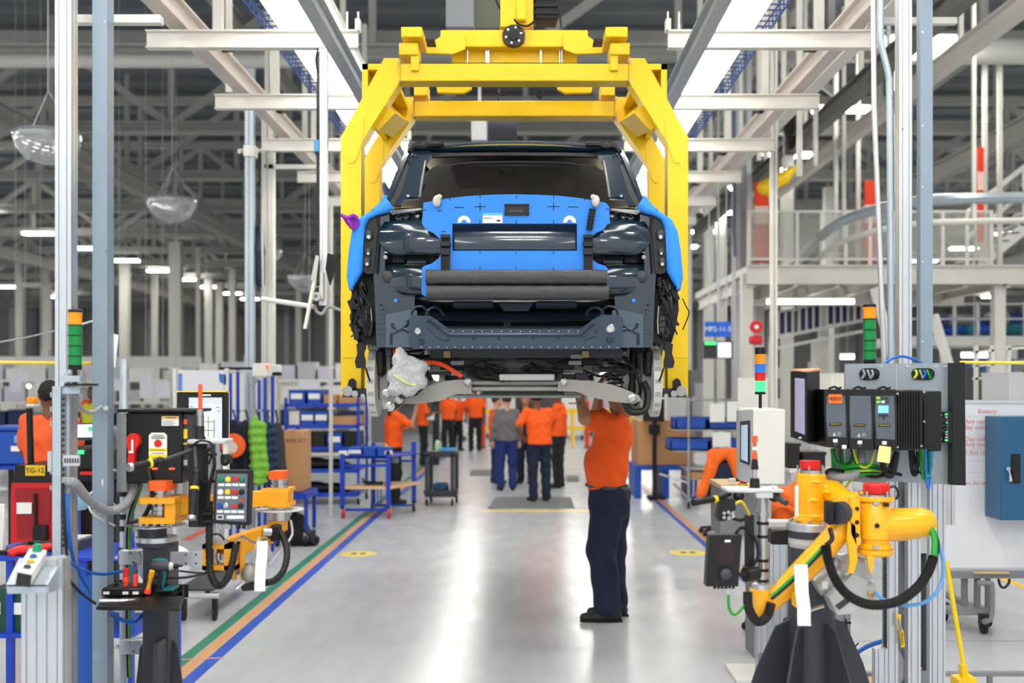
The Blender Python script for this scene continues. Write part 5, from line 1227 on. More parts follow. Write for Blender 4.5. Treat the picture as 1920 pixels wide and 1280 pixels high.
# mounting board with controllers: faces the camera, turned a little
Ybd = 5.3
t = thing('mounting_board', 'grey sheet metal mounting board with cable openings and black side, right', 'mounting board', (px(1700,Ybd+.1),Ybd+.1,0))
bd = MB(); bd.pprism([(1585,682),(1786,680),(1786,909),(1665,902),(1585,890)],Ybd+.06,.02); bdo = bd.build('back_sheet', M('board_grey',(150,160,168),.4,.4,var=.05), t)
MB().pprism([(1786,680),(1809,679),(1811,910),(1786,909)],Ybd,.1).build('black_side', m_black, t)
MB().pbox(1680,681,1681.2,800,Ybd+.055,.01).build('sheet_seam', m_lgrey, bdo)
for x0, x1 in ((1612,1650),(1710,1753)):
    pts = []
    ym = 701; r = 11
    for i in range(9): a = math.pi/2+math.pi*i/8; pts.append((x0+r+r*math.cos(a), ym-r*math.sin(a)))
    for i in range(9): a = -math.pi/2+math.pi*i/8; pts.append((x1-r+r*math.cos(a), ym-r*math.sin(a)))
    go = MB().pprism(pts,Ybd+.05,.012).build('grommet_rim', m_rubber, bdo)
    MB().pprism([((x-(x0+x1)/2)*.86+(x0+x1)/2,(y-ym)*.78+ym) for x, y in pts],Ybd+.047,.006).build('opening', m_ink, go)
    for i, (dx, m) in enumerate(((6,M('cable_yg',(190,210,40),.4) if x0 > 1700 else m_gcable),(14,m_gcable),(22,m_bcable if x0 > 1700 else m_gcable),(28,m_green if x0 > 1700 else m_cable))):
        MB().tube(smooth_path(pp((x0+dx,693,Ybd+.045),(x0+dx+3,701,Ybd+.04),(x0+dx+(6 if i%2 else -2),709,Ybd+.045))),.006,6).build('cable', m, go)
for x in (1653,1702,1755,1773): MB().pbox(x-4,685,x+4,688,Ybd+.056,.01).build('small_clip', m_lgrey, bdo)
MB().slot(px(1700,5.5),px(1724,5.5),5.48,5.53,0,pz(690,5.5),2,2,.006,.008).build('support_post', m_alu, t)
# drive units
def drive(x0, x1, y0, y1, label, kind):
    Yd_ = 5.0
    o = thing('drive_unit', label, 'controller', P((x0+x1)/2,y1,Yd_+.1), 'black drive units on the grey board')
    MB().pprism([(x0,y0),(x1,y0),(x1+2,y0+40),(x1+2,y1),(x0+4,y1-4),(x0,y0+40)],Yd_,.34).build('housing', m_black, o)
    MB().pprism([(x0+5,y0+12),(x1-4,y0+12),(x1-2,y0+50),(x1-2,y1-22),(x0+7,y1-24),(x0+4,y0+50)],Yd_-.004,.006).build('face_plate', M('drive_face',(84,94,104),.45), o)
    xm_, ym_ = (x0+x1)/2+1, y0+(y1-y0)*.58
    lp = MB().pbox(xm_-12,ym_-2.5,xm_+10,ym_+2.5,Yd_-.008,.005,.001).build('maker_badge', m_black, o); text('POWER MACS', S(3.0,Yd_), M('badge_yellow',(230,190,40),.4), lp, P(xm_-1,ym_,Yd_-.0095))
    if kind != 'display':
        MB().prism(pp((xm_-6,ym_+22,Yd_-.006),(xm_-3,ym_+15,Yd_-.006),(xm_,ym_+22,Yd_-.006)),(0,.002,0)).build('warning_mark', m_lgrey, o); a = P(xm_+6,ym_+18,Yd_-.006); MB().cyl(a,a+V(0,.002,0),.010,12).build('round_mark', m_grey, o)
    MB().pbox(xm_-5,y1-19,xm_+3,y1-13,Yd_-.006,.006).build('paper_label', m_paper, o); MB().pbox(xm_-5,y1-12,xm_+3,y1-6,Yd_-.006,.006).build('connector', m_dgrey, o)
    MB().tube(smooth_path(pp((xm_-14,y0-1,Yd_+.05),(xm_-4,y0-5,Yd_+.05),(xm_+4,y0-2,Yd_+.05),(xm_+10,y0-4,Yd_+.05))),.006,6).build('lifting_loop', m_cable, o)
    return o
d1 = drive(1545,1588,730,842,'leftmost black drive unit, with the orange voltage label','v')
vl = MB().pbox(1554,739,1579,756,4.99,.006).build('voltage_label', M('label_orange',(250,116,30),.5), d1); text('480V', S(11,4.99), m_ink, vl, P(1566.5,747.5,4.988))
MB().pbox(1579,834,1587,841,4.993,.006).build('corner_label', m_paper, d1)
drive(1589,1636,730,845,'middle black drive unit with a plain grey face','p')
d3 = drive(1637,1680,730,846,'rightmost black drive unit, with the small blue screen','display')
MB().pbox(1647,760,1666,774,4.99,.006).build('screen', M('screen_blue',(120,190,240),.3,emit=.7), d3)
for (x, y, m) in ((1647,746,M('key_green',(150,214,60),.4,emit=.3)),(1647,753,M('key_green',(150,214,60),.4,emit=.3)),(1656,753,m_wink),(1656,746,m_dgrey),(1664,746,m_dgrey),(1664,753,m_dgrey)): MB().pbox(x-3,y-2,x+3,y+2,4.99,.006).build('key', m, d3)
for x, y in ((1650,779),(1655,779),(1659,779),(1664,779),(1657,784)): a = P(x,y,4.99); MB().cyl(a,a+V(0,.006,0),.004,8).build('button', m_ink, d3)
# deep black housing beside
o = thing('amplifier_housing', 'deep black ribbed housing right of the drive units', 'controller', P(1720,846,5.15))
MB().pbox(1681,731,1730,844,5.02,.3,.005).build('housing', m_black, o)
for i in range(9): MB().pbox(1684+i*5,735,1686.5+i*5,840,5.01,.012).build('cooling_rib', m_blackm, o)
MB().pbox(1731,733,1766,846,5.12,.22,.005).build('rear_housing', m_blackm, o)
for x, y in ((1683,738),(1683,838),(1733,735),(1733,790),(1728,836)): a = P(x,y,5.0); MB().cyl(a,a+V(0,.01,0),.005,8).build('screw', m_steel, o)
nt_ = thing('sticky_note', 'yellow sticky note under the display drive unit', 'note', P(1656,868,4.98)); MB().prism(pp((1649,835,4.985),(1671,838,4.985),(1668,868,4.96),(1644,865,4.96)),(0,.002,0)).build('note', M('sticky_yellow',(236,220,140),.7), nt_)
# connector strip
o = thing('connector_strip', 'plug connector strip with grey leads at the right edge of the board', 'connector', P(1778,830,5.3))
MB().pbox(1771,772,1785,830,5.30,.06).build('strip', m_blackm, o)
for i in range(10): MB().pbox(1773,775+i*5.4,1777,778+i*5.4,5.29,.02).build('contact', m_tgl if i % 3 == 0 else m_lgrey, o)
for y, s_ in ((787,1),(796,1),(805,1)): MB().tube(pp((1772,y,5.28),(1764,y+1,5.25),(1756,y+2,5.22)),[.012,.014,.008],10).build('plug', m_black, o)
for i, (y, m) in enumerate(((778,m_gcable),(789,m_gcable),(798,m_gcable),(807,m_gcable),(823,M('cable_yg',(190,210,40),.4)))): MB().tube(smooth_path(pp((1764,y,5.26),(1750,y+5,5.2),(1742,y+30,5.2),(1744,850,5.22),(1750,875,5.24),(1742,900,5.22))),.007,6).build('lead', m, o)
for y in (781,792,810): MB().pbox(1747,y,1753,y+5,5.185,.01).build('wire_label', m_paper, o)
# cables under the board
o = thing('cable_bundle', 'tangle of green, black and grey cables hanging under the drive units', 'cables', P(1650,905,5.15))
rg = random.Random(11)
def hang(x0, x1, dip, Y, r, m): MB().tube(smooth_path(pp((x0,842,Y),(x0+(x1-x0)*.2,842+dip*.75,Y),((x0+x1)/2,842+dip,Y-.02),(x0+(x1-x0)*.8,842+dip*.8,Y),(x1,846,Y))),r,7).build('cable', m, o)
for (x0, x1, dip, Y, r, m) in ((1597,1680,52,5.12,.008,m_cable),(1652,1682,50,5.1,.014,m_cable),(1707,1722,48,5.15,.010,m_cable),(1712,1740,44,5.16,.007,m_cable),(1727,1744,56,5.14,.012,m_green),(1730,1748,50,5.12,.008,m_green),(1600,1640,34,5.1,.006,M('cable_yg',(190,210,40),.4)),(1560,1602,30,5.2,.010,m_green),(1735,1746,74,5.1,.006,m_bcable)): hang(x0,x1,dip,Y,r,m)
for i in range(7): MB().tube(smooth_path(pp((1575,878+i*2,5.15),(1600,872+i*3,5.1),(1630,870+i*3,5.1),(1652,876+i*2,5.15))),.006,6).build('cable', [m_green,m_green,m_cable,m_green,M('cable_yg',(190,210,40),.4),m_cable,m_green][i], o)
MB().tube(smooth_path(pp((1614,842,5.15),(1614,870,5.12),(1600,890,5.1),(1570,895,5.1),(1552,893,5.15),(1556,885,5.2),(1600,895,5.25),(1660,898,5.3))),.019,10).build('thick_conduit', m_gcable, o)
for x, m, r in ((1562,m_green,.012),(1569,m_gcable,.014),(1578,m_green,.010)): MB().tube(smooth_path(pp((x,840,5.25),(x+1,880,5.25),(x-4,930,5.3),(x+2,960,5.35))),r,7).build('cable', m, o)
MB().tube(smooth_path(pp((1548,890,5.1),(1558,880,5.1),(1600,886,5.15),(1640,880,5.15),(1690,890,5.2))),.008,7).build('cable', m_cable, o)
MB().tube(smooth_path(pp((1586,940,5.2),(1582,920,5.15),(1600,895,5.1),(1614,880,5.1))),.006,7).build('cable', M('cable_yg',(190,210,40),.4), o)
one('blue_tube', MB().tube(smooth_path(pp((1655,684,5.4),(1672,672,5.4),(1692,668,5.4),(1712,673,5.4),(1730,682,5.45))),.007,7), m_bcable, 'thin blue tube arching over the top of the mounting board', 'hose')
one('yellow_barrier_rod', MB().cyl(P(1800,679,5.6),P(1960,681,5.6),.008,8), M('rod_yellow2',(226,206,70),.5), 'thin yellow rod leaving the top right corner of the mounting board', 'rod')
# side monitor
o = thing('side_monitor', 'black touch monitor seen at an angle left of the drive units', 'screen', P(1512,835,5.2))
MB().prism(pp((1488,696,5.05),(1513,697,4.98),(1513,829,4.98),(1488,820,5.05)),(0,.06,0)).build('bezel', m_black, o)
MB().prism(pp((1513,697,4.98),(1537,694,5.25),(1537,828,5.25),(1513,829,4.98)),(-.01,.01,0)).build('side', m_blackm, o)
MB().prism(pp((1491,708,5.035),(1509,710,4.985),(1509,815,4.985),(1491,808,5.035)),(0,.01,0)).build('display', M('screen_violet',(150,142,170),.25,emit=.25), o)
MB().prism(pp((1486,694,5.05),(1536,692,5.25),(1539,695,5.25),(1513,698,4.98)),(0,0,.006)).build('top_strip', M('copper_strip',(214,150,110),.4), o)
MB().pbox(1498,819,1503,822,4.975,.01).build('maker_mark', m_lgrey, o)
MB().cyl(P(1535,760,5.2),P(1590,760,5.32),.02,10).build('mount_arm', m_black, o)

# manipulator robot
Ym = 4.95
t = thing('manipulator', 'orange-yellow jointed manipulator arm on a dark finned column, right foreground', 'manipulator', (px(1520,Ym),Ym+.1,0))
cx, cyy = px(1521,Ym+.1), Ym+.1
MB().lathe([(.115,0),(.115,.25),(.105,pz(1140,Ym)),(.105,pz(1030,Ym))],(cx,cyy,0),28).build('column', m_dgrey, t)
for a in (0.25, 2.1, math.pi+.15, -1.15, -2.2):
    d = V(math.cos(a),math.sin(a),0); o_ = Vector((cx,cyy,0))
    prof = [(.09,.0),(.36,.0),(.36,.12),(.33,.42),(.26,.62),(.17,pz(1180,Ym)),(.09,pz(1165,Ym))]
    n_ = d.cross(V(0,0,1)); MB().prism([o_+d*r+V(0,0,z)-n_*.006 for r, z in prof], n_*.012).build('fin', m_dgrey, t)
MB().lathe([(.4,0),(.4,.02),(0,.02)],(cx,cyy,0),24).build('base_plate', m_dgrey, t)
MB().lathe([(.085,pz(1040,Ym)),(.085,pz(1010,Ym)),(.10,pz(1005,Ym))],(cx-.01,cyy,0),28).build('neck', m_dgrey, t)
MB().lathe([(.10,pz(1032,Ym)),(.10,pz(1024,Ym)),(.105,pz(1024,Ym)),(.105,pz(1010,Ym))],(cx,cyy,0),28).build('neck_band', m_lgrey, t)
MB().lathe([(.108,pz(1012,Ym)),(.108,pz(998,Ym)),(0,pz(998,Ym))],(cx,cyy,0),30).build('flange', m_dgrey, t)
MB().lathe([(.110,pz(998,Ym)),(.110,pz(985,Ym)),(.105,pz(983,Ym)),(0,pz(983,Ym))],(cx,cyy,0),30).build('flange_ring', m_alu, t)
for i in range(10):
    a = i*2*math.pi/10; q = Vector((cx+.095*math.cos(a),cyy+.095*math.sin(a),pz(983,Ym))); MB().cyl(q,q+V(0,0,.012),.008,6).build('bolt', m_steel, t)
# first joint column
MB().lathe([(.078,pz(983,Ym)),(.082,pz(976,Ym)),(.074,pz(974,Ym)),(.074,pz(970,Ym)),(.066,pz(966,Ym)),(.066,pz(892,Ym)),(.062,pz(890,Ym)),(0,pz(890,Ym))],(cx,cyy,0),30).build('shoulder_housing', m_ryel, t)
MB().lathe([(.05,pz(892,Ym)),(.05,pz(884,Ym)),(.04,pz(882,Ym)),(0,pz(882,Ym))],(cx,cyy,0),22).build('bearing_ring', m_steel, t)
MB().lathe([(.044,pz(882,Ym)),(.047,pz(878,Ym)),(.047,pz(866,Ym)),(0,pz(866,Ym))],(cx-.005,cyy,0),22).build('red_cap', m_red, t)
for a in (.4,1.7,3.0,4.3,5.5): q = Vector((cx+.06*math.cos(a),cyy+.06*math.sin(a),pz(890,Ym))); MB().cyl(q,q+V(0,0,.035),.005,6).build('stud', m_steel, t)
MB().pbox(1491,910,1497,968,cyy-.072,.01).build('white_label', m_paper, t)
# upper arm: conical tube to the elbow joint (nearer the camera)
e = P(1640,950,4.72)
MB().tube([Vector((cx+.02,cyy,pz(928,Ym))),Vector((cx+.10,cyy-.02,pz(930,Ym))),P(1590,942,4.86),P(1635,942,4.74)],[.068,.062,.046,.05],20).build('upper_arm', m_ryel, t)
for (x, y) in ((1531,903),(1552,922),(1530,968),(1526,938)): MB().ball(P(x,y,Ym-.0),.018,10,(1.4,.5,.6)).build('cast_boss', m_ryel, t)
Yl = 4.72; lx = px(1641,Yl)
MB().lathe([(.052,pz(1028,Yl)),(.070,pz(1027,Yl)),(.070,pz(1020,Yl)),(.058,pz(1018,Yl)),(.058,pz(1010,Yl)),(.066,pz(1008,Yl)),(.066,pz(944,Yl)),(.060,pz(940,Yl)),(.078,pz(937,Yl)),(.078,pz(930,Yl)),(0,pz(930,Yl))],(lx,Yl,0),30).build('elbow_housing', m_ryel, t)
MB().lathe([(.066,pz(1040,Yl)),(.074,pz(1036,Yl)),(.074,pz(1028,Yl)),(0,pz(1028,Yl))],(lx,Yl,0),30).build('elbow_flange', m_ryel, t)
MB().lathe([(.062,pz(931,Yl)),(.062,pz(926,Yl)),(0,pz(926,Yl))],(lx,Yl,0),24).build('bearing_ring', m_steel, t)
MB().lathe([(.050,pz(925,Yl)),(.056,pz(921,Yl)),(.056,pz(908,Yl)),(.050,pz(906,Yl)),(0,pz(906,Yl))],(lx+.005,Yl,0),22).build('red_cap', m_red, t)
for a in (.3,1.5,2.8,3.9,5.2): q = Vector((lx+.068*math.cos(a),Yl+.068*math.sin(a),pz(930,Yl))); MB().cyl(q,q+V(0,0,.025),.005,6).build('stud', m_steel, t)
MB().tube([V(lx+.01,Yl+.01,pz(985,Yl)),P(1690,983,4.74),P(1725,980,4.76),P(1740,980,4.77),P(1746,980,4.775)],[.072,.070,.066,.058,.04],26).build('forearm_stub', m_ryel, t)
for (x, y) in ((1644,985),): a = P(x,y,Yl-.066); MB().lathe([(.010,0),(.010,-.006),(.005,-.006),(.005,-.002),(0,-.002)],a,14,'y').build('socket_screw', m_black, t)
pl = MB().pprism([(1594,935),(1612,935),(1613,1022),(1606,1022),(1596,1000)],Yl-.06,.03).build('joint_plate', m_ryel, t)
for y in (954,979,1003): a = P(1607,y,Yl-.062); MB().cyl(a,a+V(0,.01,0),.010,10).build('cap_screw', m_black, pl)
a = P(1568,962,4.66); MB().cyl(a-V(.0,0,0),a+V(.035,.03,0),.048,20).build('disc_brake', m_dgrey, t); MB().pbox(1552,940,1566,984,4.64,.07,.008).build('brake_cover', m_blackm, t)
for y in (944,1026): MB().pbox(1638,y-3,1648,y+3,Yl-.075,.02).build('screw_block', m_steel, t)
MB().pbox(1658,943,1668,950,Yl-.085,.02,.003).build('sensor', m_black, t)
# lower forearm going down to the left, hook plates
MB().tube(pp((1585,958,4.74),(1570,1000,4.74),(1535,1040,4.74),(1490,1085,4.74),(1455,1120,4.74),(1430,1145,4.74)),[.045,.052,.054,.05,.042,.034],18).build('lower_arm', m_ryel, t)
MB().tube(pp((1602,948,4.68),(1592,960,4.7),(1583,975,4.72)),[.03,.03,.03],12).build('knuckle', m_ryel, t)
for q in ([(1590,975),(1604,985),(1608,1050),(1600,1075),(1590,1074),(1594,1050),(1588,1010)],[(1626,1040),(1638,1040),(1638,1058),(1632,1076),(1628,1060)]): MB().pprism(q,4.66,.02).build('hook_plate', m_ryel, t)
MB().pprism([(1484,1110),(1494,1108),(1494,1140),(1487,1135)],4.68,.02).build('hook_plate', m_ryel, t)
# wrist at the left end with vertical mast
MB().tube(pp((1424,1108,4.74),(1424,1150,4.74)),[.036,.03],16).build('wrist_block', m_ryel, t)
MB().pprism([(1410,1106),(1440,1106),(1444,1130),(1436,1160),(1416,1150)],4.70,.06).build('wrist_fork', m_ryel, t)
MB().lathe([(.04,pz(1110,4.74)),(.04,pz(1095,4.74)),(.032,pz(1093,4.74)),(0,pz(1093,4.74))],(px(1427,4.74),4.74,0),22).build('mast_socket', m_alu, t)
MB().cyl(P(1430,1095,4.74),P(1430,925,4.74),.021,18).build('mast_tube', m_steel, t)
for y in (980,1005,1050,1068,1088): MB().lathe([(.026,-.006),(.026,.006)],(px(1430,4.74),4.74,pz(y,4.74)),18).build('band_clamp', m_black, t)
for y in (962,): MB().lathe([(.027,-.008),(.027,.008)],(px(1430,4.74),4.74,pz(y,4.74)),18).build('band_clamp', m_steel, t)
MB().pbox(1398,965,1414,1075,4.72,.03,.003).build('rail_plate', m_black, t)
tp = MB(); tp.pbox(1364,917,1470,924,4.66,.16,.004); tp.pbox(1418,924,1450,934,4.66,.14,.003); tp.build('top_plate', m_lgrey, t)
for x in (1450,1460,1466): a = P(x,917,4.7); MB().cyl(a,a+V(0,0,.006),.005,6).build('screw', m_black, t)
c = P(1415,917,4.74)
MB().lathe([(.034,0),(.034,.006),(.022,.01),(.020,.045),(.016,.048)],c,18).build('spindle_base', m_black, t)
MB().lathe([(.010,.048),(.010,.085)],c,14).build('spindle', m_steel, t)
MB().lathe([(.016,.085),(.016,.10),(.014,.10),(.014,.118),(.010,.13)],c,16).build('coupling', m_blackm, t)
MB().lathe([(.012,.13),(.012,.155),(.008,.157),(.008,.20),(.013,.202),(.013,.228),(0,.23)],c,14).build('marker_rod', M('rod_orange',(240,84,40),.4), t)
MB().lathe([(.009,.168),(.009,.182)],c,14).build('white_ring', m_wink, t)
# handle at left
hh_ = MB(); a, b_ = P(1301,942,4.5), P(1342,935,4.58); hh_.cyl(a,b_,.013,14); ho = hh_.build('grip', m_rubber, t); MB().cyl(a-(b_-a).normalized()*.004,a,.014,14).build('end_cap', m_blackm, ho); MB().cyl(P(1338,936,4.57),P(1343,935,4.58),.0145,14).build('yellow_ring', m_yel, ho)
MB().cyl(b_,P(1368,925,4.68),.011,10).build('handle_rod', m_blackm, t)
MB().ball(P(1385,930,4.68),.024,12).build('knuckle', m_black, t); MB().ball(P(1452,930,4.7),.026,12).build('knuckle', m_black, t); MB().tube(pp((1458,932,4.68),(1474,943,4.62)),[.014,.013],10).build('stub_handle', m_dgrey, t)
jo = MB().pprism([(1344,970),(1350,945),(1362,935),(1378,937),(1380,955),(1368,962),(1362,976),(1348,977)],4.62,.06).build('joystick_head', m_black, t)
for i, (x, y) in enumerate(((1358,962),(1366,960),(1374,962),(1358,970),(1367,971),(1375,968))): a = P(x,y,4.61); MB().cyl(a,a+V(0,.02,0),.007,8).build('plug', m_steel, jo)
# black pendant
Yk = 4.55
po = MB().pprism([(1330,1003),(1390,1003),(1391,1006),(1384,1099),(1324,1099)],Yk,.07).build('pendant_box', m_black, t)
MB().pprism([(1332,1012),(1383,1012),(1379,1094),(1328,1094)],Yk-.003,.004).build('face_plate', m_blackm, po); MB().pprism([(1349,1018),(1377,1018),(1374,1057),(1347,1057)],Yk-.005,.004).build('dark_screen', M('screen_dark',(40,22,18),.15), po)
MB().pbox(1359,1012,1370,1016,Yk-.005,.004).build('maker_label', m_paper, po)
a = P(1361,1077,Yk-.02); MB().ball(a,.026,14,(1,.6,1)).build('ball_joint', m_dgrey, po); MB().cyl(a,P(1400,1077,4.6),.009,10).build('pendant_arm', m_blackm, po)
a = P(1408,1077,4.62); MB().cyl(a-V(.025,0,0),a+V(.03,.03,0),.03,16).build('arm_clamp', m_black, t)
for i in range(6): MB().cyl(P(1340+i*7,1098,Yk+.03),P(1340+i*7,1103,Yk+.03),.006,8).build('gland', m_blackm, po)
MB().pbox(1364,1103,1369,1114,Yk+.02,.015).build('usb_plug', m_lgrey, po)
# hoses
for pts, r, m in ((((1366,1112,Yk+.03),(1367,1140,4.6),(1378,1152,4.62),(1395,1135,4.66),(1404,1108,4.7)),.006,m_green),
    (((1402,1110,4.68),(1404,1140,4.66),(1420,1165,4.66),(1438,1155,4.68),(1446,1130,4.68)),.020,m_rubber),
    (((1446,1118,4.66),(1478,1090,4.66),(1520,1050,4.66),(1545,1022,4.66)),.008,m_green),
    (((1446,1123,4.655),(1478,1096,4.655),(1522,1054,4.655),(1548,1026,4.655)),.007,m_cable),
    (((1743,985,4.72),(1752,1010,4.7),(1751,1045,4.68)),.014,m_green),
    (((1746,985,4.74),(1758,1015,4.72),(1755,1045,4.7)),.009,m_cable),
    (((1640,1110,4.7),(1660,1125,4.66),(1700,1135,4.62),(1740,1125,4.64),(1764,1095,4.68),(1768,1050,4.72),(1752,1000,4.74)),.008,M('blue_clear_hose',(86,150,214),.25)),
    (((1556,990,4.64),(1560,1010,4.62),(1548,1022,4.62)),.010,m_cable),
    (((1378,945,4.64),(1390,940,4.64),(1400,955,4.68),(1405,965,4.7)),.006,M('cable_yellow',(220,190,40),.4)),
    (((1376,972,4.64),(1390,975,4.68),(1406,968,4.7)),.007,m_cable),(((1380,1000,4.6),(1388,990,4.66),(1400,992,4.7),(1416,1010,4.7),(1422,1040,4.7),(1412,1060,4.7)),.007,m_cable),
    (((1665,915,4.72),(1678,912,4.72),(1684,925,4.74),(1680,936,4.74)),.005,m_cable)):
    MB().tube(smooth_path(pp(*pts),8),r,8).build('hose', m, t)
q = smooth_path(pp((1548,1022,4.62),(1553,1050,4.6),(1566,1085,4.58),(1590,1115,4.56),(1630,1133,4.55),(1680,1128,4.56),(1718,1103,4.6),(1740,1072,4.64),(1750,1045,4.68)),22)
MB().tube(q,[.0215*(1 if i % 2 else .84) for i in range(len(q))],12).build('corrugated_hose', m_rubber, t)
# counterweight cylinder and grey gearbox under the elbow
MB().tube(pp((1530,1100,4.86),(1545,1092,4.86),(1605,1055,4.84),(1612,1051,4.84)),[.045,.055,.055,.05],20).build('balance_cylinder', M('cylinder_grey',(176,180,184),.35,.4), t)
gb = MB(); gb.pprism([(1555,1120),(1600,1075),(1640,1095),(1646,1120),(1610,1150),(1570,1152)],4.74,.12); gb.pprism([(1578,1050),(1632,1048),(1636,1085),(1598,1090),(1580,1075)],4.78,.1); gb.build('gearbox', M('gearbox_grey',(184,186,186),.45,.3,var=.06), t)
for i in range(4): MB().prism(pp((1566+i*6,1136-i*4.5,4.735),(1572+i*6,1131-i*4.5,4.735),(1580+i*6,1138-i*4.5,4.735),(1574+i*6,1143-i*4.5,4.735)),(0,.006,0)).build('vent_slot', m_dgrey, t)
a = P(1632,1113,4.72); MB().lathe([(.014,0),(.014,-.015),(.008,-.02),(0,-.02)],a,14,'y').build('hose_fitting', M('brass',(190,150,80),.35,.7), t)
for x, y in ((1580,1055),(1625,1052),(1632,1093),(1588,1075)): a = P(x,y,4.73); MB().cyl(a,a+V(0,.03,0),.009,10).build('bolt', m_steel, t)
MB().pbox(1542,1090,1552,1104,4.795,.004).build('white_label', m_paper, t)
rows = [[P(x+dx,y,4.60+.012*math.sin(y*.06)) for dx in (0,9,18,25)] for y, x in ((1058,1489),(1080,1490),(1110,1491),(1140,1495),(1165,1495),(1173,1496))]
MB().grid(rows,(0,.003,0)).build('hanging_tag', m_paper, t)
MB().tube(pp((1545,1135,4.8),(1500,1150,4.85)),.01,8).build('stay_rod', m_steel, t)

# white cabinet with operator screen, red button, signal tower
Yw = 7.2
t = thing('operator_cabinet', 'tall white cabinet with operator screen on an aluminium post', 'cabinet', (px(1430,Yw),Yw+.2,0))
MB().prism(pp((1386,769,Yw-.1),(1412,767,Yw-.25),(1412,908,Yw-.25),(1386,900,Yw-.1)),(.02,.2,0)).build('screen_door', m_lgrey, t)
MB().pbox(1412,767,1472,908,Yw-.25,.5,.006).build('cabinet_body', m_white, t)
MB().prism(pp((1388,790,Yw-.12),(1406,788,Yw-.225),(1406,872,Yw-.225),(1388,866,Yw-.12)),(0,.02,0)).build('screen_frame', m_dgrey, t)
MB().prism(pp((1390,797,Yw-.145),(1402,796,Yw-.215),(1402,866,Yw-.215),(1390,861,Yw-.145)),(0,.01,0)).build('display', M('screen_cool',(176,196,214),.2,emit=.35), t)
MB().slot(px(1421,Yw),px(1446,Yw),Yw,Yw+.09,0,pz(905,Yw),2,2,.008,.01).build('profile_post', m_alu, t)
MB().box((px(1372,Yw),Yw-.15,0),(px(1452,Yw),Yw+.25,.025),.004).build('foot_plate', m_white, t)
MB().pbox(1422,1225,1444,1243,Yw-.01,.02).build('joint_bracket', m_grey, t)
tower(1425.5,7.0,(664,682,698,714,734),(m_ta,m_tb,m_tr,m_tgl),'four-colour signal tower with green lit, on the white cabinet',20,765,12,5)
t = thing('operator_desk', 'small wooden topped grey desk beside the white cabinet', 'desk', (px(1370,7.8),7.8,0))
MB().box((px(1342,7.8),7.6,pz(912,7.8)),(px(1420,7.8),8.1,pz(904,7.8)),.004).build('desk_top', m_wood, t); MB().box((px(1344,7.8),7.65,pz(1000,7.8)),(px(1418,7.8),8.05,pz(912,7.8))).build('desk_body', m_grey, t)
for x in (1414,): MB().box((px(x-6,7.8),7.7,0),(px(x+6,7.8),8.0,pz(1000,7.8))).build('pedestal', m_grey, t)
t = thing('emergency_button', 'red mushroom emergency button on the small desk', 'button', P(1395,906,7.5)); MB().pbox(1388,906,1402,912,7.5,.08,.004).build('base', m_yel, t); MB().lathe([(.012,0),(.03,.006),(.032,.02),(.02,.03),(0,.03)],P(1395,906,7.54),16).build('mushroom_head', m_red, t)
t = thing('hand_scanner', 'white and black hand scanner lying on the small desk', 'scanner', P(1378,904,7.62)); MB().pbox(1368,897,1380,904,7.62,.05,.004).build('head', m_white, t); MB().tube(pp((1380,899,7.64),(1390,897,7.64),(1400,900,7.64)),[.014,.016,.012],10).build('grip', m_black, t)
# second profile post, brackets near the base
t = thing('profile_stand', 'aluminium profile stand just behind the mast of the manipulator', 'stand', (px(1470,6.3),6.3,0))
MB().slot(px(1444,6.3),px(1492,6.3),6.3,6.40,0,pz(985,6.3),4,2,.006,.008).build('profile_post', m_alu, t); MB().box((px(1430,6.3),6.25,0),(px(1500,6.3),6.45,.015)).build('foot_plate', m_dgrey, t); MB().pbox(1442,978,1500,988,6.28,.14,.003).build('top_cap', m_lgrey, t)
one('black_bracket', MB().pbox(1446,993,1484,1021,5.05,.08,.006), m_black, 'black bracket box left of the manipulator neck', 'bracket')
t = thing('slim_post', 'slim pale post with cable ties behind the manipulator base', 'post', (px(1583,6.2),6.2,0)); MB().slot(px(1572,6.2),px(1595,6.2),6.2,6.26,0,pz(1040,6.2),1,1,.008,.01).build('profile', m_alu, t)
for y in (1166,1220): MB().pbox(1571,y,1596,y+3,6.19,.08).build('cable_tie', m_black, t)
MB().tube(smooth_path(pp((1586,1160,6.18),(1590,1200,6.18),(1582,1230,6.18),(1610,1205,6.18))),.004,6).build('cable', m_cable, t)

# whiteboard on a frame, blue cabinet door, broom
Yv = 8.6
t = thing('whiteboard', 'white marker board with faint red handwriting on a wheeled frame, right edge', 'whiteboard', (px(1880,Yv),Yv,0))
wb = MB().pbox(1700,753,2080,1066,Yv,.03,.003).build('board', M('board_white',(232,234,238),.2), t)
for q in ((1700,750,2080,756),(1700,1064,2080,1072)): MB().pbox(*q,Yv-.01,.05).build('frame_rail', m_alu, wb)
MB().pbox(1700,1072,2080,1084,Yv-.06,.1).build('pen_ledge', m_grey, t)
for s, x, y, w in (('Battery',1851,771,12),('Any control',1838,790,12),('Bay controls',1838,801,12),('Day collect',1836,823,12),('Any control',1838,833,12),('2.3 line review',1835,848,12),('15. Tasks list and spare part',1842,905,11)):
    text(s, S(w,Yv), m_redink, wb, P(x,y,Yv-.001), name='handwriting')
for y in (780,842,853,864,885): MB().pbox(1812,y,1876,y+.6,Yv-.001,.001).build('ruled_line', m_lgrey, wb)
for x in (1813,1837,1857): MB().cyl((px(x,Yv),Yv+.05,.12),(px(x,Yv),Yv+.05,pz(1084,Yv)),.025 if x < 1850 else .022,10).build('frame_leg', m_grey, t)
MB().tube(smooth_path(pp((1832,1093,8.5),(1856,1093,8.5),(1860,1100,8.5),(1860,1140,8.5),(1857,1160,8.45),(1845,1165,8.4))),.022,8).build('frame_leg', m_grey, t)
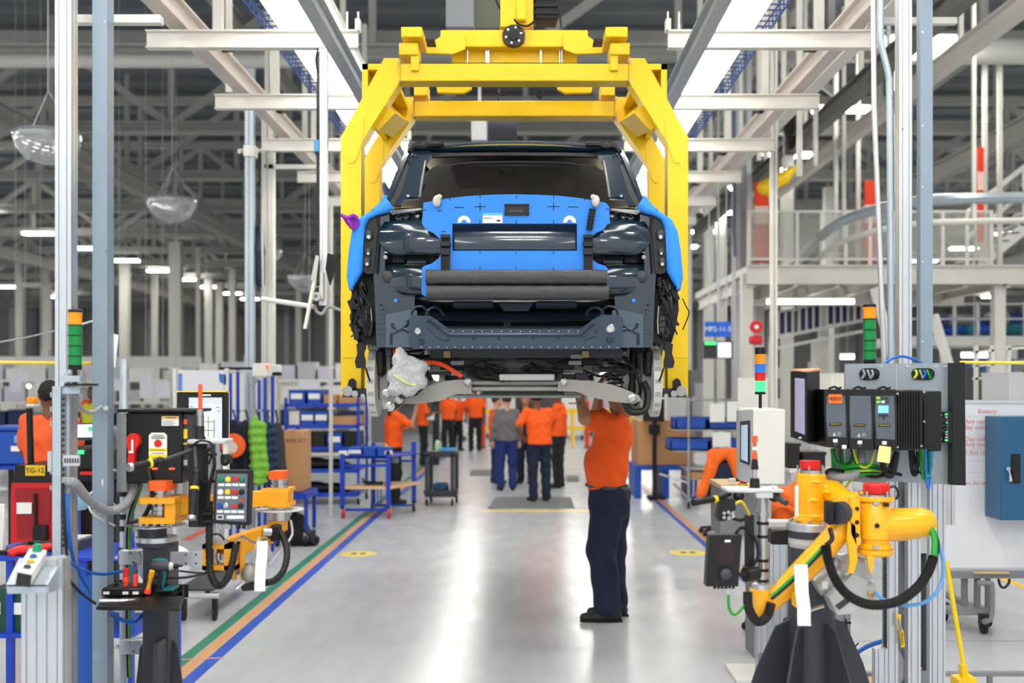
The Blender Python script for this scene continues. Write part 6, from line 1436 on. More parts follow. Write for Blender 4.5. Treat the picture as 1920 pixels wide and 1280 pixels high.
MB().cyl((px(1760,9.4),9.6,.14),(px(1845,8.6),8.5,.14),.03,10).build('frame_foot', m_grey, t)
MB().box((px(1770,Yv),Yv-.1,.13),(px(1850,Yv),Yv+.1,.17)).build('frame_base', m_grey, t)
for x, Y in ((1844,8.45),(1770,8.9),(1852,8.7)): X = px(x,Y); MB().lathe([(.03,-.018),(.06,-.014),(.06,.014),(.03,.018),(0,.018)],(X,Y,.06),16,'x').build('castor_wheel', m_rubber, t); MB().box((X-.03,Y-.03,.07),(X+.03,Y+.03,.15)).build('castor_fork', m_black, t)
MB().pbox(1828,1073,1894,1076,Yv-.1,.06,.004).build('pointer_stick', m_wood, t)
MB().tube(smooth_path(pp((1872,1085,8.5),(1876,1098,8.5),(1884,1101,8.5),(1892,1092,8.5),(1892,1085,8.5))),.010,7).build('hanging_loop', m_black, t)
t = thing('blue_key_cabinet', 'blue steel cabinet door with black handle recess mounted on the whiteboard', 'cabinet', P(1930,975,8.3))
dd = MB().pbox(1876,781,2000,975,8.3,.28,.004).build('cabinet_door', M('cabinet_blue',(34,92,132),.4,var=.05), t)
hr = MB().pbox(1897,851,1914,906,8.29,.02,.004).build('handle_recess', m_black, dd); MB().pbox(1899,856,1904,900,8.282,.01).build('recess_edge', m_blackm, hr)
a = P(1891,879,8.28); MB().cyl(a,a+V(0,.02,0),.016,12).build('lock', m_steel, dd); MB().tube(pp((1892,882,8.27),(1894,890,8.265),(1895,902,8.265)),[.006,.008,.014],8).build('key', m_steel, dd)
t = thing('broom', 'yellow broom leaning at the right beside the aluminium post', 'broom', P(1815,1290,6.1))
MB().cyl(P(1774,1050,6.25),P(1807,1250,6.15),.0125,12).build('broom_handle', m_yel, t); MB().pprism([(1803,1248),(1813,1246),(1818,1275),(1806,1277)],6.12,.05).build('socket', m_yel, t)
MB().pprism([(1798,1275),(1830,1271),(1850,1350),(1795,1352)],6.08,.12).build('broom_head', m_yel, t); MB().box((px(1792,6.1),6.05,0),(px(1852,6.1),6.22,pz(1350,6.1))).build('bristles', M('bristle_black',(30,30,32),.8), t)
# ------------------------------------------------------------ left background
def boxthing(name, x0, x1, Y0, Y1, z0, z1, mat, label, cat, group=None, lid=None, tagc=False, open_=False):
    t = thing(name, label, cat, ((x0+x1)/2,(Y0+Y1)/2,z0), group)
    if open_:
        w = .02; k = MB(); k.box((x0,Y0,z0),(x1,Y1,z0+w)); k.box((x0,Y0,z0),(x1,Y0+w,z1)); k.box((x0,Y1-w,z0),(x1,Y1,z1)); k.box((x0,Y0,z0),(x0+w,Y1,z1)); k.box((x1-w,Y0,z0),(x1,Y1,z1)); k.build('body', mat, t)
        r = MB(); r.box((x0-.012,Y0-.012,z1-.03),(x1+.012,Y0+.012,z1)); r.build('rim', mat, t)
    else:
        MB().box((x0,Y0,z0),(x1,Y1,z1),min(.008,(z1-z0)*.1)).build('body', mat, t)
        MB().box(((x0+x1)/2-.03,Y0-.003,z1-.004),((x0+x1)/2+.03,Y1+.003,z1+.002)).build('tape_seam', M('brown_tape',(166,120,80),.4), t) if mat is m_card else MB().box((x0-.006,Y0-.006,z1-.02),(x1+.006,Y1+.006,z1+.004)).build('lid', mat, t)
    if tagc: MB().box(((x0+x1)/2-.09,Y0-.008,z0+(z1-z0)*.35),((x0+x1)/2+.09,Y0,z0+(z1-z0)*.75)).build('label_card', m_paper, t)
    return t
def castor(t, X, Y, r=.06, m=None, fork=None):
    MB().lathe([(r*.5,-.02),(r,-.016),(r,.016),(r*.5,.02),(0,.02)],(X,Y,r),14,'x').build('castor_wheel', m or m_rubber, t)
    MB().box((X-.025,Y-.03,r),(X+.025,Y+.03,r*2.3)).build('castor_fork', fork or m_galv, t)
def rack(x0, x1, Y0, Y1, zs, label, mat, name='storage_rack', wheels=False, top=None):
    t = thing(name, label, 'rack', ((x0+x1)/2,(Y0+Y1)/2,0)); zt = top or zs[-1]+.25; zb = .13 if wheels else 0
    for X in (x0,x1):
        for Y in (Y0,Y1): MB().box((X-.02,Y-.02,zb),(X+.02,Y+.02,zt)).build('upright', mat, t)
    for z in zs:
        MB().box((x0,Y0,z-.03),(x1,Y1,z)).build('shelf', m_lgrey if mat is m_white else mat, t)
        MB().box((x0,Y0-.02,z-.05),(x1,Y0,z+.01)).build('shelf_edge', mat, t)
    if wheels:
        for X in (x0,x1):
            for Y in (Y0,Y1): castor(t, X, Y)
    return t
rng = random.Random(21)
SH = ['lowest','second','third','top']
RK = ['leftmost','second from left','third from left','rightmost']
for i in range(4):
    x0 = -12.2+2.2*i; Y = 25.0
    rack(x0,x0+2.0,Y,Y+.7,(.35,.95,1.5,2.0),f'{RK[i]} tall white storage rack in the row at the back left','%s' and m_white,top=2.3)
    for j, z in enumerate((.35,.95,1.5,2.0)):
        xx = x0+.06; nb = 0
        while xx < x0+1.5:
            w = rng.uniform(.3,.55); hh = rng.uniform(.22,.42); cn, m = rng.choice(((('white',m_white),('pale lavender',M('box_lavender',(206,206,220),.5)),('light grey',m_lgrey)) if j > 1 else (('navy blue',M('bin_navy',(22,36,84),.5)),('navy blue',M('bin_navy',(22,36,84),.5)),('grey',m_grey))))
            boxthing('storage_box',xx,xx+w,Y+.05,Y+.6,z,z+hh,m,f'{cn} box, {["first","second","third","fourth","fifth"][nb]} on the {SH[j]} shelf of the {RK[i]} white rack','box','boxes on the white racks'); xx += w+.06; nb += 1
# white fascia beams behind the racks
for x0, x1, y0, y1, Y, l in ((-60,372,668,690,29,'long white fascia beam above the back left racks'),(360,640,686,694,31,'thin grey-white fascia beam right of the long white one')):
    t = thing('fascia_beam', l, 'beam', P((x0+x1)/2,y1,Y)); MB().pbox(x0,y0,x1,y1,Y,.3).build('fascia', m_white, t)
    for k in range(6): X = px(x0+(x1-x0)*(k+.5)/6,Y); MB().box((X-.05,Y+.1,0),(X+.05,Y+.2,pz(y1,Y))).build('support_post', m_white2, t)
# white notice sheets hung in a row in front of the racks
for i, (x, y, w, h) in enumerate(((18,700,22,34),(40,690,14,26),(66,712,20,22),(210,712,26,20),(262,706,22,40),(292,716,26,30),(322,704,16,30),(560,716,40,24),(608,722,36,26))):
    t = thing('notice_sheet', ['pale notice sheet at the far left behind the yellow rod','narrow pale notice sheet under the left end of the fascia','lavender-grey notice sheet beside the aluminium upright','pale notice sheet right of the strut column','tall pale notice sheet above the controller box','wide pale notice sheet above the touch screen','small pale notice sheet left of the touch screen','pale notice sheet above the blue bins','pale notice sheet left of the yellow carrier leg'][i], 'notice', P(x+w/2,y+h,23.6))
    MB().pbox(x,y,x+w,y+h,23.6,.01).build('sheet', M('notice_pale',(222,222,232),.6), t); MB().cyl(P(x+w/2,y,23.61),V(px(x+w/2,23.61),23.61,11.2),.006,6).build('hanging_wire', m_lgrey, t)
# coat rack with jackets
Yj = 12.4
t = thing('coat_rack', 'blue tube coat rack hung with jackets, left', 'coat rack', (px(470,Yj),Yj,0))
for x, y0, Y in ((446,688,Yj),(432,700,Yj+.5),(486,712,Yj+.5),(497,708,Yj),(511,705,Yj+.2)): MB().box((px(x-2.6,Y),Y-.015,0),(px(x+2.6,Y),Y+.015,pz(y0,Y))).build('post', m_blue, t)
MB().box((px(414,Yj),Yj-.03,pz(693,Yj)),(px(472,Yj),Yj+.03,pz(688,Yj))).build('top_bar', m_black, t); MB().box((px(430,Yj),Yj+.2,pz(772,Yj)),(px(512,Yj),Yj+.22,pz(769,Yj))).build('hook_rail', m_lgrey, t)
MB().box((px(425,Yj),Yj+.1,.1),(px(515,Yj),Yj+.14,.14)).build('bottom_bar', m_blue, t)
for i in range(7): a = P(440+i*11,770,Yj+.2); MB().tube([a,a+V(0,-.05,-.02),a+V(0,-.06,.02)],.006,6).build('hook', m_steel, t)
def jacket(x, y0, y1, w, m, label, Y, extra=None, tilt=0.0, cat='jacket'):
    a, b_ = P(x,y0,Y), P(x+tilt,y1,Y); r = S(w,Y)/2
    t = thing('hanging_jacket', label, cat, b_, 'jackets on the blue coat rack')
    caps = [(a-V(0,0,.06),b_+V(0,0,.05),r*.72,r),(a+V(-r*.2,0,-.04),a+V(-r*.8,.05,-.10),r*.35,r*.4),(a+V(-r*.8,.02,-.12),b_+V(-r*.85,0,.15),r*.4,r*.33),(a+V(r*.2,0,-.04),a+V(r*.8,.05,-.10),r*.35,r*.4),(a+V(r*.8,.02,-.12),b_+V(r*.85,0,.15),r*.4,r*.33)]
    def dp(g): return .012*np.sin(g[...,0]*55+2*np.sin(g[...,2]*6))*(1)+(.010*np.sin(g[...,2]*70) if 'puffer' in label else 0)
    sdf_mesh(caps,.018,.04,dp).build('cloth', m, t, ang=180)
    MB().tube([a+V(0,0,-.02),a+V(0,.1,.02),P(x,769,Yj+.14)],.012,6).build('hanging_loop', m_black, t)
    if extra: extra(t)
m_cn = M('cloth_black_navy',(22,24,34),.85,bump=.4,bscale=60)
def roundel(t):
    a = P(438,835,11.9); MB().lathe([(.13,0),(.13,-.02),(.0,-.03)],a,18,'y').build('orange_patch', m_orange, t); MB().lathe([(.06,-.025),(.06,-.035),(0,-.04)],a+V(-.01,0,-.02),14,'y').build('pale_patch', M('patch_cream',(214,200,184),.7), t)
jacket(437,790,930,34,m_cn,'black jacket with an orange patch, leftmost on the coat rack',12.1,roundel)
jacket(461,790,925,30,M('cloth_navy2',(26,30,44),.85,bump=.4,bscale=60),'black jacket with grey trim left of the green one',12.15)
jacket(480,784,905,30,M('cloth_green',(122,182,60),.7,bump=.4,bscale=40),'bright green puffer jacket in the middle of the coat rack',12.1,tilt=6)
jacket(500,788,912,26,M('cloth_blue',(30,52,82),.85,bump=.4,bscale=60),'dark blue jacket right of the green puffer',12.2,tilt=8)
jacket(517,792,915,26,M('cloth_pattern',(54,52,54),.85,var=.6,scale=30),'dark patterned jacket, rightmost on the coat rack',12.3,tilt=8)
t = thing('notice_board', 'plain white notice panel behind the coat rack', 'notice board', (px(470,14),14,0)); MB().pbox(428,697,504,790,14,.03,.004).build('panel', m_white, t); MB().pbox(428,694,504,698,13.99,.05).build('top_rail', m_lgrey, t)
for x in (434,500): MB().box((px(x-2,14),14.03,0),(px(x+2,14),14.07,pz(700,14))).build('stand_leg', m_lgrey, t)
t = thing('plastic_curtain', 'clear plastic sheet hanging on a white frame behind the touch screen', 'screen', (px(375,12),12,0))
for x in (327,424): MB().box((px(x-3,12),12,0),(px(x+3,12),12.05,pz(690,12))).build('frame_post', m_white, t)
MB().cyl(P(327,694,12.02),P(470,696,12.02),.006,6).build('wire', m_lgrey, t); MB().pbox(334,694,420,760,12.01,.006).build('sheet', M('plastic_pale',(228,230,236),.3), t); MB().pprism([(334,700),(341,700),(340,752),(334,752)],12.0,.005).build('blue_fold', M('fold_blue',(90,140,220),.4), t)
MB().pprism([(410,700),(424,702),(424,722),(412,716)],12.0,.005).build('blue_print', M('fold_blue2',(60,110,190),.4), t)
t = thing('junction_box', 'white electrical junction box with red lamp on the post above the coat rack', 'electrical box', P(487,705,13.1)); MB().pbox(472,681,503,706,13.08,.2,.01).build('box_body', m_white, t); MB().pbox(498,684,503,692,13.07,.02).build('red_lamp', M('lamp_orange',(250,110,40),.4,emit=.8), t); MB().tube(smooth_path(pp((464,700,13.1),(466,718,13.1),(476,722,13.1),(484,708,13.1))),.01,6).build('cable', m_gcable, t)
t = thing('junction_box', 'small white box right of the larger junction box', 'electrical box', P(517,700,13.5)); MB().pbox(509,683,523,698,13.52,.15,.008).build('box_body', m_white, t); MB().pbox(508,698,526,704,13.52,.1,.004).build('bracket', m_black, t)
for x0, x1, y0, Y, m, l in ((459,475,128,13.3,m_galv,'tall galvanised post left of the carrier, nearer the strut column'),(490,512,212,13.6,m_white2,'tall white post left of the carrier, second one'),(617,623,380,16,m_white2,'thin white post right behind the hanging tool arm')):
    t = thing('tall_post', l, 'post', (px((x0+x1)/2,Y),Y,0)); MB().slot(px(x0,Y),px(x1,Y),Y,Y+S(x1-x0,Y),0,pz(y0,Y),1,1,.02,.015).build('profile', m, t)
    if x0 == 459: MB().pbox(456,272,478,293,Y-.03,.14,.006).build('clamp_block', m_white, t); MB().cyl(P(448,283,Y),P(490,283,Y+.3),.03,8).build('tie_tube', m_white2, t)
    if x0 == 490: MB().pbox(496,308,600,316,Y,.05).build('tie_bar', m_white2, t)
t = thing('hanging_bag', 'dark blue equipment bag hanging between the two left posts', 'bag', P(487,545,13.45)); sdf_mesh([(P(486,428,13.45),P(484,470,13.45),.05,.08),(P(484,470,13.45),P(488,530,13.45),.08,.06)],.02,.04).build('bag', M('bag_navy',(24,36,58),.5,bump=.5,bscale=30), t, ang=180); MB().cyl(P(491,420,13.38),P(493,540,13.38),.015,8).build('pale_strap', m_lgrey, t); MB().cyl(P(487,432,13.45),P(487,283,13.55),.01,6).build('hanging_cord', m_black, t)
# hanging tool arm with energy chain and tilted screen
Yh = 9.0
t = thing('hanging_tool_arm', 'white hanging profile with black chain cable and tilted black screen, left of the car', 'tool arm', P(605,575,Yh))
MB().slot(px(598,Yh),px(613,Yh),Yh,Yh+.07,pz(572,Yh),4.63,1,1,.01,.01).build('profile', m_alu, t)
ch = MB()
for i in range(88): ch.pbox(593,96+i*5,599,99.6+i*5,Yh-.01,.03)
tag(ch.build('energy_chain', m_black, t), kind='stuff')
MB().pbox(588,262,598,284,Yh-.03,.05,.004).build('blue_sensor', M('sensor_blue',(70,150,210),.4), t); MB().tube(smooth_path(pp((597,90,Yh-.02),(592,110,Yh-.02),(595,135,Yh-.02))),.008,6).build('cable', m_cable, t)
MB().prism(pp((614,474,Yh-.05),(634,480,Yh-.08),(618,534,Yh-.08),(610,505,Yh-.05)),(0,.05,0)).build('screen_back', m_black, t); MB().prism(pp((582,525,Yh-.1),(592,478,Yh-.1),(598,480,Yh-.1),(592,528,Yh-.1)),(0,.02,0)).build('screen_edge', m_lgrey, t)
MB().cyl(P(490,560,Yh-.1),P(588,575,Yh-.05),.02,12).build('pale_tube', m_white, t); MB().cyl(P(590,525,Yh-.08),P(572,616,Yh-.12),.017,12).build('pale_tube', m_white, t)
MB().tube(smooth_path(pp((590,572,Yh-.04),(594,584,Yh-.04),(604,588,Yh-.04),(612,578,Yh-.02),(620,575,Yh),(640,582,Yh))),.014,8).build('hose', m_gcable, t)
a = P(594,556,Yh-.06); MB().lathe([(.035,0),(.035,-.03),(.015,-.03),(.015,-.005),(0,-.005)],a,14,'y').build('pivot', m_lgrey, t)
MB().pbox(600,510,606,560,Yh-.05,.05).build('pivot_bracket', m_white2, t)
# hanging convex mirrors
for x, y, w, Y, l in ((90,252,62,14.5,'largest hanging dome mirror, upper left behind the aluminium upright'),(323,375,46,19.5,'second hanging dome mirror, left of the strut post'),(505,470,24,24,'small hanging dome mirror behind the two left posts'),(572,518,32,24,'small hanging dome mirror left of the hanging tool arm')):
    c = P(x,y,Y); r = S(w,Y); t = thing('dome_mirror', l, 'mirror', c-V(0,0,r*.9))
    n = 18; rows = [[c+V(r*math.cos(2*math.pi*j/36)*math.cos(a),r*math.sin(2*math.pi*j/36)*math.cos(a),-r*.92*math.sin(a)) for j in range(36)] for a in [math.pi/2*i/n*.98 for i in range(n+1)]]
    MB().grid(rows, closed=True).build('dome', M('dome_acrylic',(226,230,234),.08,.35,var=.2,scale=7,trans=.7,ior=1.2,alpha=.75), t, ang=180)
    MB().tube([c+V(r*math.cos(2*math.pi*j/24),r*math.sin(2*math.pi*j/24),0) for j in range(24)],.02,6,closed=True).build('rim', m_clear, t)
    for k in range(3): a = k*2.1+.5; MB().tube([c+V(r*math.cos(a),r*math.sin(a),0),c+V(0,0,r*1.3),c+V(0,0,11.2-c.z)],.006,5).build('hanging_wire', m_lgrey, t)
# cardboard box, backpack, racks, carts
t = boxthing('cardboard_box',px(526,13),px(568,13),13,13.5,pz(922,13),pz(808,13),m_card,'tall cardboard box with dark lettering beside the jackets','box'); text('VOLVO', S(11,13), m_ink, t.children[0], P(554,826,12.985))
t = thing('box_dolly', 'low blue dolly on castors under the tall cardboard box', 'dolly', (px(545,13),13.25,0)); MB().box((px(515,13),12.9,pz(934,13)),(px(578,13),13.6,pz(923,13))).build('deck', m_blue, t)
for X, Y in ((px(520,13),13),(px(574,13),13),(px(520,13),13.5),(px(574,13),13.5)): castor(t,X,Y,.07); MB().box((X-.02,Y-.02,.14),(X+.02,Y+.02,pz(934,13))).build('leg', m_blue, t)
t = thing('backpack', 'black backpack slumped on the floor left of the tape lines', 'backpack', (px(575,13.1),13.1,0))
sdf_mesh([(V(px(556,13.1),13.15,.28),V(px(560,13.1),13.15,.12),.10,.15),(V(px(560,13.1),13.1,.12),V(px(592,13.1),13.05,.06),.14,.06),(V(px(550,13.1),13.2,.30),V(px(552,13.1),13.2,.12),.07,.12)],.018,.05,lambda g: .008*np.sin(g[...,0]*50)*np.sin(g[...,2]*40),cut=[((0,0,.004),(0,0,-1))]).build('pack', M('pack_black',(20,21,24),.75,bump=.4,bscale=60), t, ang=180)
MB().tube(smooth_path([V(px(560,13),12.98,.3),V(px(574,13),12.92,.2),V(px(590,13),12.94,.05)]),.014,6).build('strap', m_black, t); MB().tube(smooth_path([V(px(548,13),13.0,.36),V(px(552,13),12.98,.42),V(px(560,13),13.0,.36)]),.010,6).build('carry_loop', m_black, t)
rk = rack(px(536,17.5),px(672,17.5),17.5,18.4,(pz(925,17.5),pz(880,17.5),pz(838,17.5),pz(797,17.5),pz(757,17.5)),'blue steel parts rack loaded with blue bins, left of the carts',m_blue,'parts_rack',True,top=pz(745,17.5))
binlab = []
for sh, y, items in (('top',757,((540,570,m_bluebin,'blue'),(576,600,m_bluebin,'blue'),(606,630,m_card,'cardboard'),(634,668,m_card,'cardboard'))),('second',797,((540,560,m_white,'white'),(562,588,m_bluebin,'blue'),(590,612,m_bluebin,'blue'),(616,668,m_card,'flat cardboard'))),('middle',838,((540,580,m_black,'black'),(584,608,m_black,'black'),(612,640,m_bluebin,'blue'),(644,668,m_black,'black')))):
    for k, (x0, x1, m, cn) in enumerate(items):
        boxthing('parts_bin',px(x0,17.5),px(x1,17.5),17.55,18.3,pz(y,17.5),pz(y-(26 if m is not m_card else 17),17.5),m,f'{cn} bin on the {sh} shelf of the blue parts rack, position {["first","second","third","last"][k]} from left','bin','bins on the blue parts rack',tagc=(m is m_bluebin))
for sh, y, w in (('fourth',880,34),('lowest',925,40)):
    t = thing('black_moulding', f'black plastic moulding lying on the {sh} shelf of the blue parts rack', 'car part', P(600,y,17.7)); sdf_mesh([(P(550,y-9,17.9),P(600,y-12,17.9),.07,.1),(P(600,y-12,17.9),P(655,y-8,17.9),.1,.06)],.03,.04,lambda g: .02*np.sin(g[...,0]*14),cut=[((0,0,pz(y,17.5)),(0,0,-1))]).build('moulding', m_pan, t, ang=180); MB().pbox(560,y-12,640,y-8,17.62,.05).build('flange', m_black, t)
# front blue cart
Yq2 = 15.7
t = thing('assembly_cart', 'blue tube cart with wooden lower deck and red castors beside the tape lines', 'cart', (px(690,Yq2),Yq2+.4,0))
for x, Y, y0 in ((642,Yq2,850),(728,Yq2,845),(700,Yq2+.8,830),(776,Yq2+.8,828)): MB().box((px(x-4,Y),Y-.03,.14),(px(x+4,Y),Y+.03,pz(y0,Y))).build('post', m_blue, t)
for y, n, m in ((857,'top_frame',m_blue),(872,'rail',m_blue),(955,'bottom_rail',m_blue)): MB().box((px(640,Yq2),Yq2,pz(y+3,Yq2)),(px(730,Yq2),Yq2+.03,pz(y-2,Yq2))).build(n, m, t); MB().box((px(700,Yq2+.8),Yq2+.8,pz(y-6,Yq2+.8)),(px(778,Yq2+.8),Yq2+.83,pz(y-10,Yq2+.8))).build(n, m, t)
MB().prism([V(px(640,Yq2),Yq2,pz(917,Yq2)),V(px(732,Yq2),Yq2,pz(917,Yq2)),V(px(778,Yq2),Yq2+.8,pz(917,Yq2)),V(px(690,Yq2),Yq2+.8,pz(917,Yq2))],(0,0,.04)).build('wooden_deck', m_wood, t)
MB().prism([V(px(640,Yq2),Yq2,pz(858,Yq2)),V(px(732,Yq2),Yq2,pz(858,Yq2)),V(px(778,Yq2),Yq2+.8,pz(858,Yq2)),V(px(690,Yq2),Yq2+.8,pz(858,Yq2))],(0,0,.02)).build('top_shelf', m_blue, t)
for x, Y in ((644,Yq2),(730,Yq2),(698,Yq2+.8),(776,Yq2+.8)): castor(t,px(x,Y),Y,.075,m_redp if Y == Yq2 else m_rubber,m_galv)
for x in (642,728): MB().pbox(x-7,845,x+7,852,Yq2-.03,.08,.006).build('corner_cap', m_white, t)
for i in range(4): MB().box((px(690+i*6,Yq2),Yq2+.3,pz(955,Yq2)),(px(692+i*6,Yq2),Yq2+.33,pz(918,Yq2))).build('divider_bar', m_blue, t)
for i, x in enumerate((652,680,706)):
    boxthing('small_bin',px(x,Yq2),px(x+22,Yq2),Yq2+.1,Yq2+.5,pz(856.5,Yq2),pz(840,Yq2),m_bluebin,f'{["left","middle","right"][i]} small blue bin on top of the wheeled cart','bin','small bins on the cart',tagc=(i==0))
t = thing('black_part', 'black curved part lying on the wooden deck of the cart', 'car part', P(700,912,Yq2+.2)); sdf_mesh([(P(680,902,Yq2+.2),P(700,909,Yq2+.2),.02,.05),(P(700,909,Yq2+.2),P(716,905,Yq2+.2),.05,.03)],.02,.03).build('shell', m_black, t, ang=180); MB().tube(pp((684,898,Yq2+.2),(678,896,Yq2+.2)),.015,6).build('stub', m_dgrey, t)
t = thing('yellow_hammer', 'mallet with yellow handle leaning on the blue cart', 'tool', P(740,870,Yq2+.3)); MB().cyl(P(722,832,Yq2+.3),P(740,860,Yq2+.25),.018,8).build('handle', m_oyel, t); MB().pbox(735,856,746,868,Yq2+.2,.08,.01).build('head', m_grey, t)
# grey utility cart
Yu = 17.3
t = thing('utility_cart', 'grey plastic utility cart with items on top, right of the blue cart', 'cart', (px(827,Yu),Yu+.3,0))
for y0, y1 in ((848,857),(921,932)): MB().box((px(796,Yu),Yu,pz(y1,Yu)),(px(856,Yu),Yu+.55,pz(y0,Yu)),.01).build('tray', m_dgrey, t); MB().box((px(794,Yu),Yu-.02,pz(y0+3,Yu)),(px(858,Yu),Yu,pz(y0-2,Yu))).build('tray_lip', m_dgrey, t)
for x, Y in ((800,Yu),(848,Yu),(808,Yu+.5),(856,Yu+.5)): MB().box((px(x-3.5,Y),Y,pz(925,Yu)),(px(x+3.5,Y),Y+.05,pz(852,Yu))).build('post', m_dgrey, t); castor(t,px(x,Y),Y+.03,.06)
for X in (px(800,Yu),px(852,Yu)): MB().box((X-.02,Yu+.02,.13),(X+.02,Yu+.06,pz(931,Yu))).build('castor_mount', m_dgrey, t)
t = thing('spray_bottle', 'small green bottle on the grey utility cart', 'bottle', P(820,848,Yu+.2)); MB().lathe([(.04,0),(.04,.12),(.018,.15),(.018,.19),(0,.19)],P(820,847,Yu+.2),12).build('bottle_body', M('bottle_green',(140,200,150),.4), t); MB().pbox(817,826,824,831,Yu+.18,.04).build('cap', m_white, t)
boxthing('parts_tray',px(824,Yu),px(852,Yu),Yu+.1,Yu+.45,pz(848,Yu),pz(842,Yu),M('tray_lightblue',(80,150,210),.5),'light blue tray lying on the grey utility cart','tray',open_=True)
boxthing('small_bin',px(812,Yu),px(838,Yu),Yu+.1,Yu+.4,pz(921,Yu),pz(908,Yu),M('bin_teal',(24,80,120),.5),'dark blue bin on the lower tray of the grey utility cart','bin',open_=True)
t = thing('black_cabinet', 'narrow black cabinet standing behind the grey utility cart', 'cabinet', (px(817,26),26,0)); MB().box((px(811,26),26,0),(px(823,26),26.3,pz(742,26))).build('body', m_black, t); MB().pbox(813,760,821,790,25.99,.02).build('panel', m_dgrey, t)
# floor mats
for a, b_, c_, d_, l in (((915,16.96),(1078,16.96),(1070,18.6),(930,18.6),'grey ribbed floor mat under the group of workers'),((1062,21.6),(1086,21.6),(1086,23),(1062,23),'small grey floor mat behind the workers, right'),((880,23),(935,23),(930,24.6),(884,24.6),'small dark floor mat behind the workers, left')):
    one('floor_mat', MB().prism([V(px(x,Y),Y,0) for x, Y in (a,b_,c_,d_)],(0,0,.012)), M('mat_grey',(104,108,110),.8,bump=.4,bscale=60), l, 'mat')

# ------------------------------------------------------------ far equipment
cols = (('white',m_white),('pale grey',m_lgrey),('blue',M('machine_blue',(50,90,150),.5)),('grey',m_grey),('white',m_white),('beige',M('machine_beige',(206,200,184),.5)))
ORD2 = ['first','second','third','fourth','fifth','sixth','seventh','eighth','ninth','tenth','eleventh','twelfth','thirteenth','fourteenth','fifteenth','sixteenth','seventeenth','eighteenth','nineteenth','twentieth','twenty-first','twenty-second']
for i in range(22):
    X = -21+2.0*i+rng.uniform(-.3,.3); Y = rng.uniform(36,46); cn, m = cols[rng.randrange(6)]
    if abs(X) < 1.7: continue
    w, hh = rng.uniform(1.0,1.8), rng.uniform(1.7,2.9)
    t = thing('machine_cabinet', f'{cn} machine cabinet, {ORD2[i]} from the left in the far row', 'machine', (X,Y,0), 'far row of machine cabinets')
    MB().box((X-w/2,Y,0),(X+w/2,Y+1,hh),.02).build('body', m, t); MB().box((X-w*.4,Y-.02,.2),(X+w*.05,Y,hh*.8)).build('door', m_lgrey if m is not m_lgrey else m_white, t); MB().box((X+w*.12,Y-.02,hh*.55),(X+w*.4,Y,hh*.85)).build('window', M('machine_window',(60,74,90),.2), t); MB().box((X-w*.1,Y+.4,hh),(X+w*.1,Y+.6,hh+.5)).build('exhaust', m_lgrey, t)
for i, (x, l) in enumerate(((1101,'orange-red safety post right of the group of workers'),(1128,'orange-red safety post behind the main worker'),(905,'orange-red safety post left of the group, by the aisle end'))):
    Y = 33; t = thing('safety_post', l, 'post', (px(x,Y),Y,0)); MB().box((px(x-4,Y),Y,0),(px(x+4,Y),Y+.12,1.4)).build('post', m_banner, t); MB().box((px(x-5,Y),Y-.03,.0),(px(x+5,Y),Y+.15,.05)).build('foot', m_dgrey, t)
t = thing('guard_rail', 'low yellow guard rail crossing the far end of the aisle', 'guard rail', (px(985,34),34,0)); MB().box((px(900,34),34,1.0),(px(1190,34),34.1,1.14)).build('rail', m_yel, t); MB().box((px(900,34),34,.5),(px(1190,34),34.1,.6)).build('lower_rail', m_yel, t)
for k in range(6): X = px(905+k*56,34); MB().box((X-.05,34.02,0),(X+.05,34.12,1.16)).build('rail_post', m_yel, t)
for i, (x0, x1, y0, y1, Y, m, l) in enumerate(((826,874,738,800,37,m_white,'tall white screen at the far end, left of the aisle'),(912,966,742,790,39,m_white2,'wide pale screen behind the group of workers, left'),(1046,1094,740,796,38,m_white,'white screen behind the group of workers, right'),(1106,1180,742,800,41,m_lgrey,'pale grey screen behind the main worker'))):
    t = thing('partition_screen', l, 'partition', (px((x0+x1)/2,Y),Y,0)); MB().box((px(x0,Y),Y,.15),(px(x1,Y),Y+.06,pz(y0,Y))).build('screen', m, t)
    for x in (x0+3,x1-3): MB().box((px(x-2,Y),Y-.2,0),(px(x+2,Y),Y+.26,.16)).build('foot', m_dgrey, t)
t = thing('white_robot', 'white jointed robot standing beyond the guard rail', 'robot', (px(880,38),38,0)); MB().lathe([(.3,0),(.3,.3),(.2,.4),(.18,1.0),(0,1.0)],(px(880,38),38,0),16).build('base', m_white, t); MB().tube([V(px(880,38),38,1.0),V(px(880,38)+.2,38,1.6),V(px(880,38)-.1,37.6,2.0)],[.18,.15,.1],12).build('arm', m_white, t)

# ------------------------------------------------------------ right background
t = boxthing('cardboard_box',px(1196,18.5),px(1300,18.5),18.5,19.6,pz(872,18.5),pz(788,18.5),m_card,'big cardboard carton on a blue pallet behind the main worker','box')
t = thing('blue_pallet', 'blue pallet under the big cardboard carton', 'pallet', (px(1250,18.5),19,0)); MB().box((px(1190,18.5),18.4,pz(880,18.5)),(px(1310,18.5),19.7,pz(872,18.5))).build('deck', m_bluebin, t)
for x in (1196,1248,1300): MB().box((px(x-6,18.5),18.45,0),(px(x+6,18.5),19.6,pz(880,18.5))).build('skid', m_bluebin, t)
t = thing('monitor_stand', 'black monitor on a black stand in front of the big carton', 'monitor', (px(1228,18.2),18.2,0)); MB().pbox(1206,748,1246,790,18.2,.06,.01).build('monitor', m_black, t); MB().box((px(1224,18.2),18.22,0),(px(1232,18.2),18.3,pz(790,18.2))).build('stand_pole', m_black, t); MB().pbox(1218,795,1238,815,18.15,.2,.02).build('clamp', m_blackm, t)
for a in (0,2.1,4.2): c = V(px(1228,18.2),18.25,.05); MB().cyl(c,c+V(.18*math.cos(a),.18*math.sin(a),-.02),.03,8).build('foot', m_black, t)
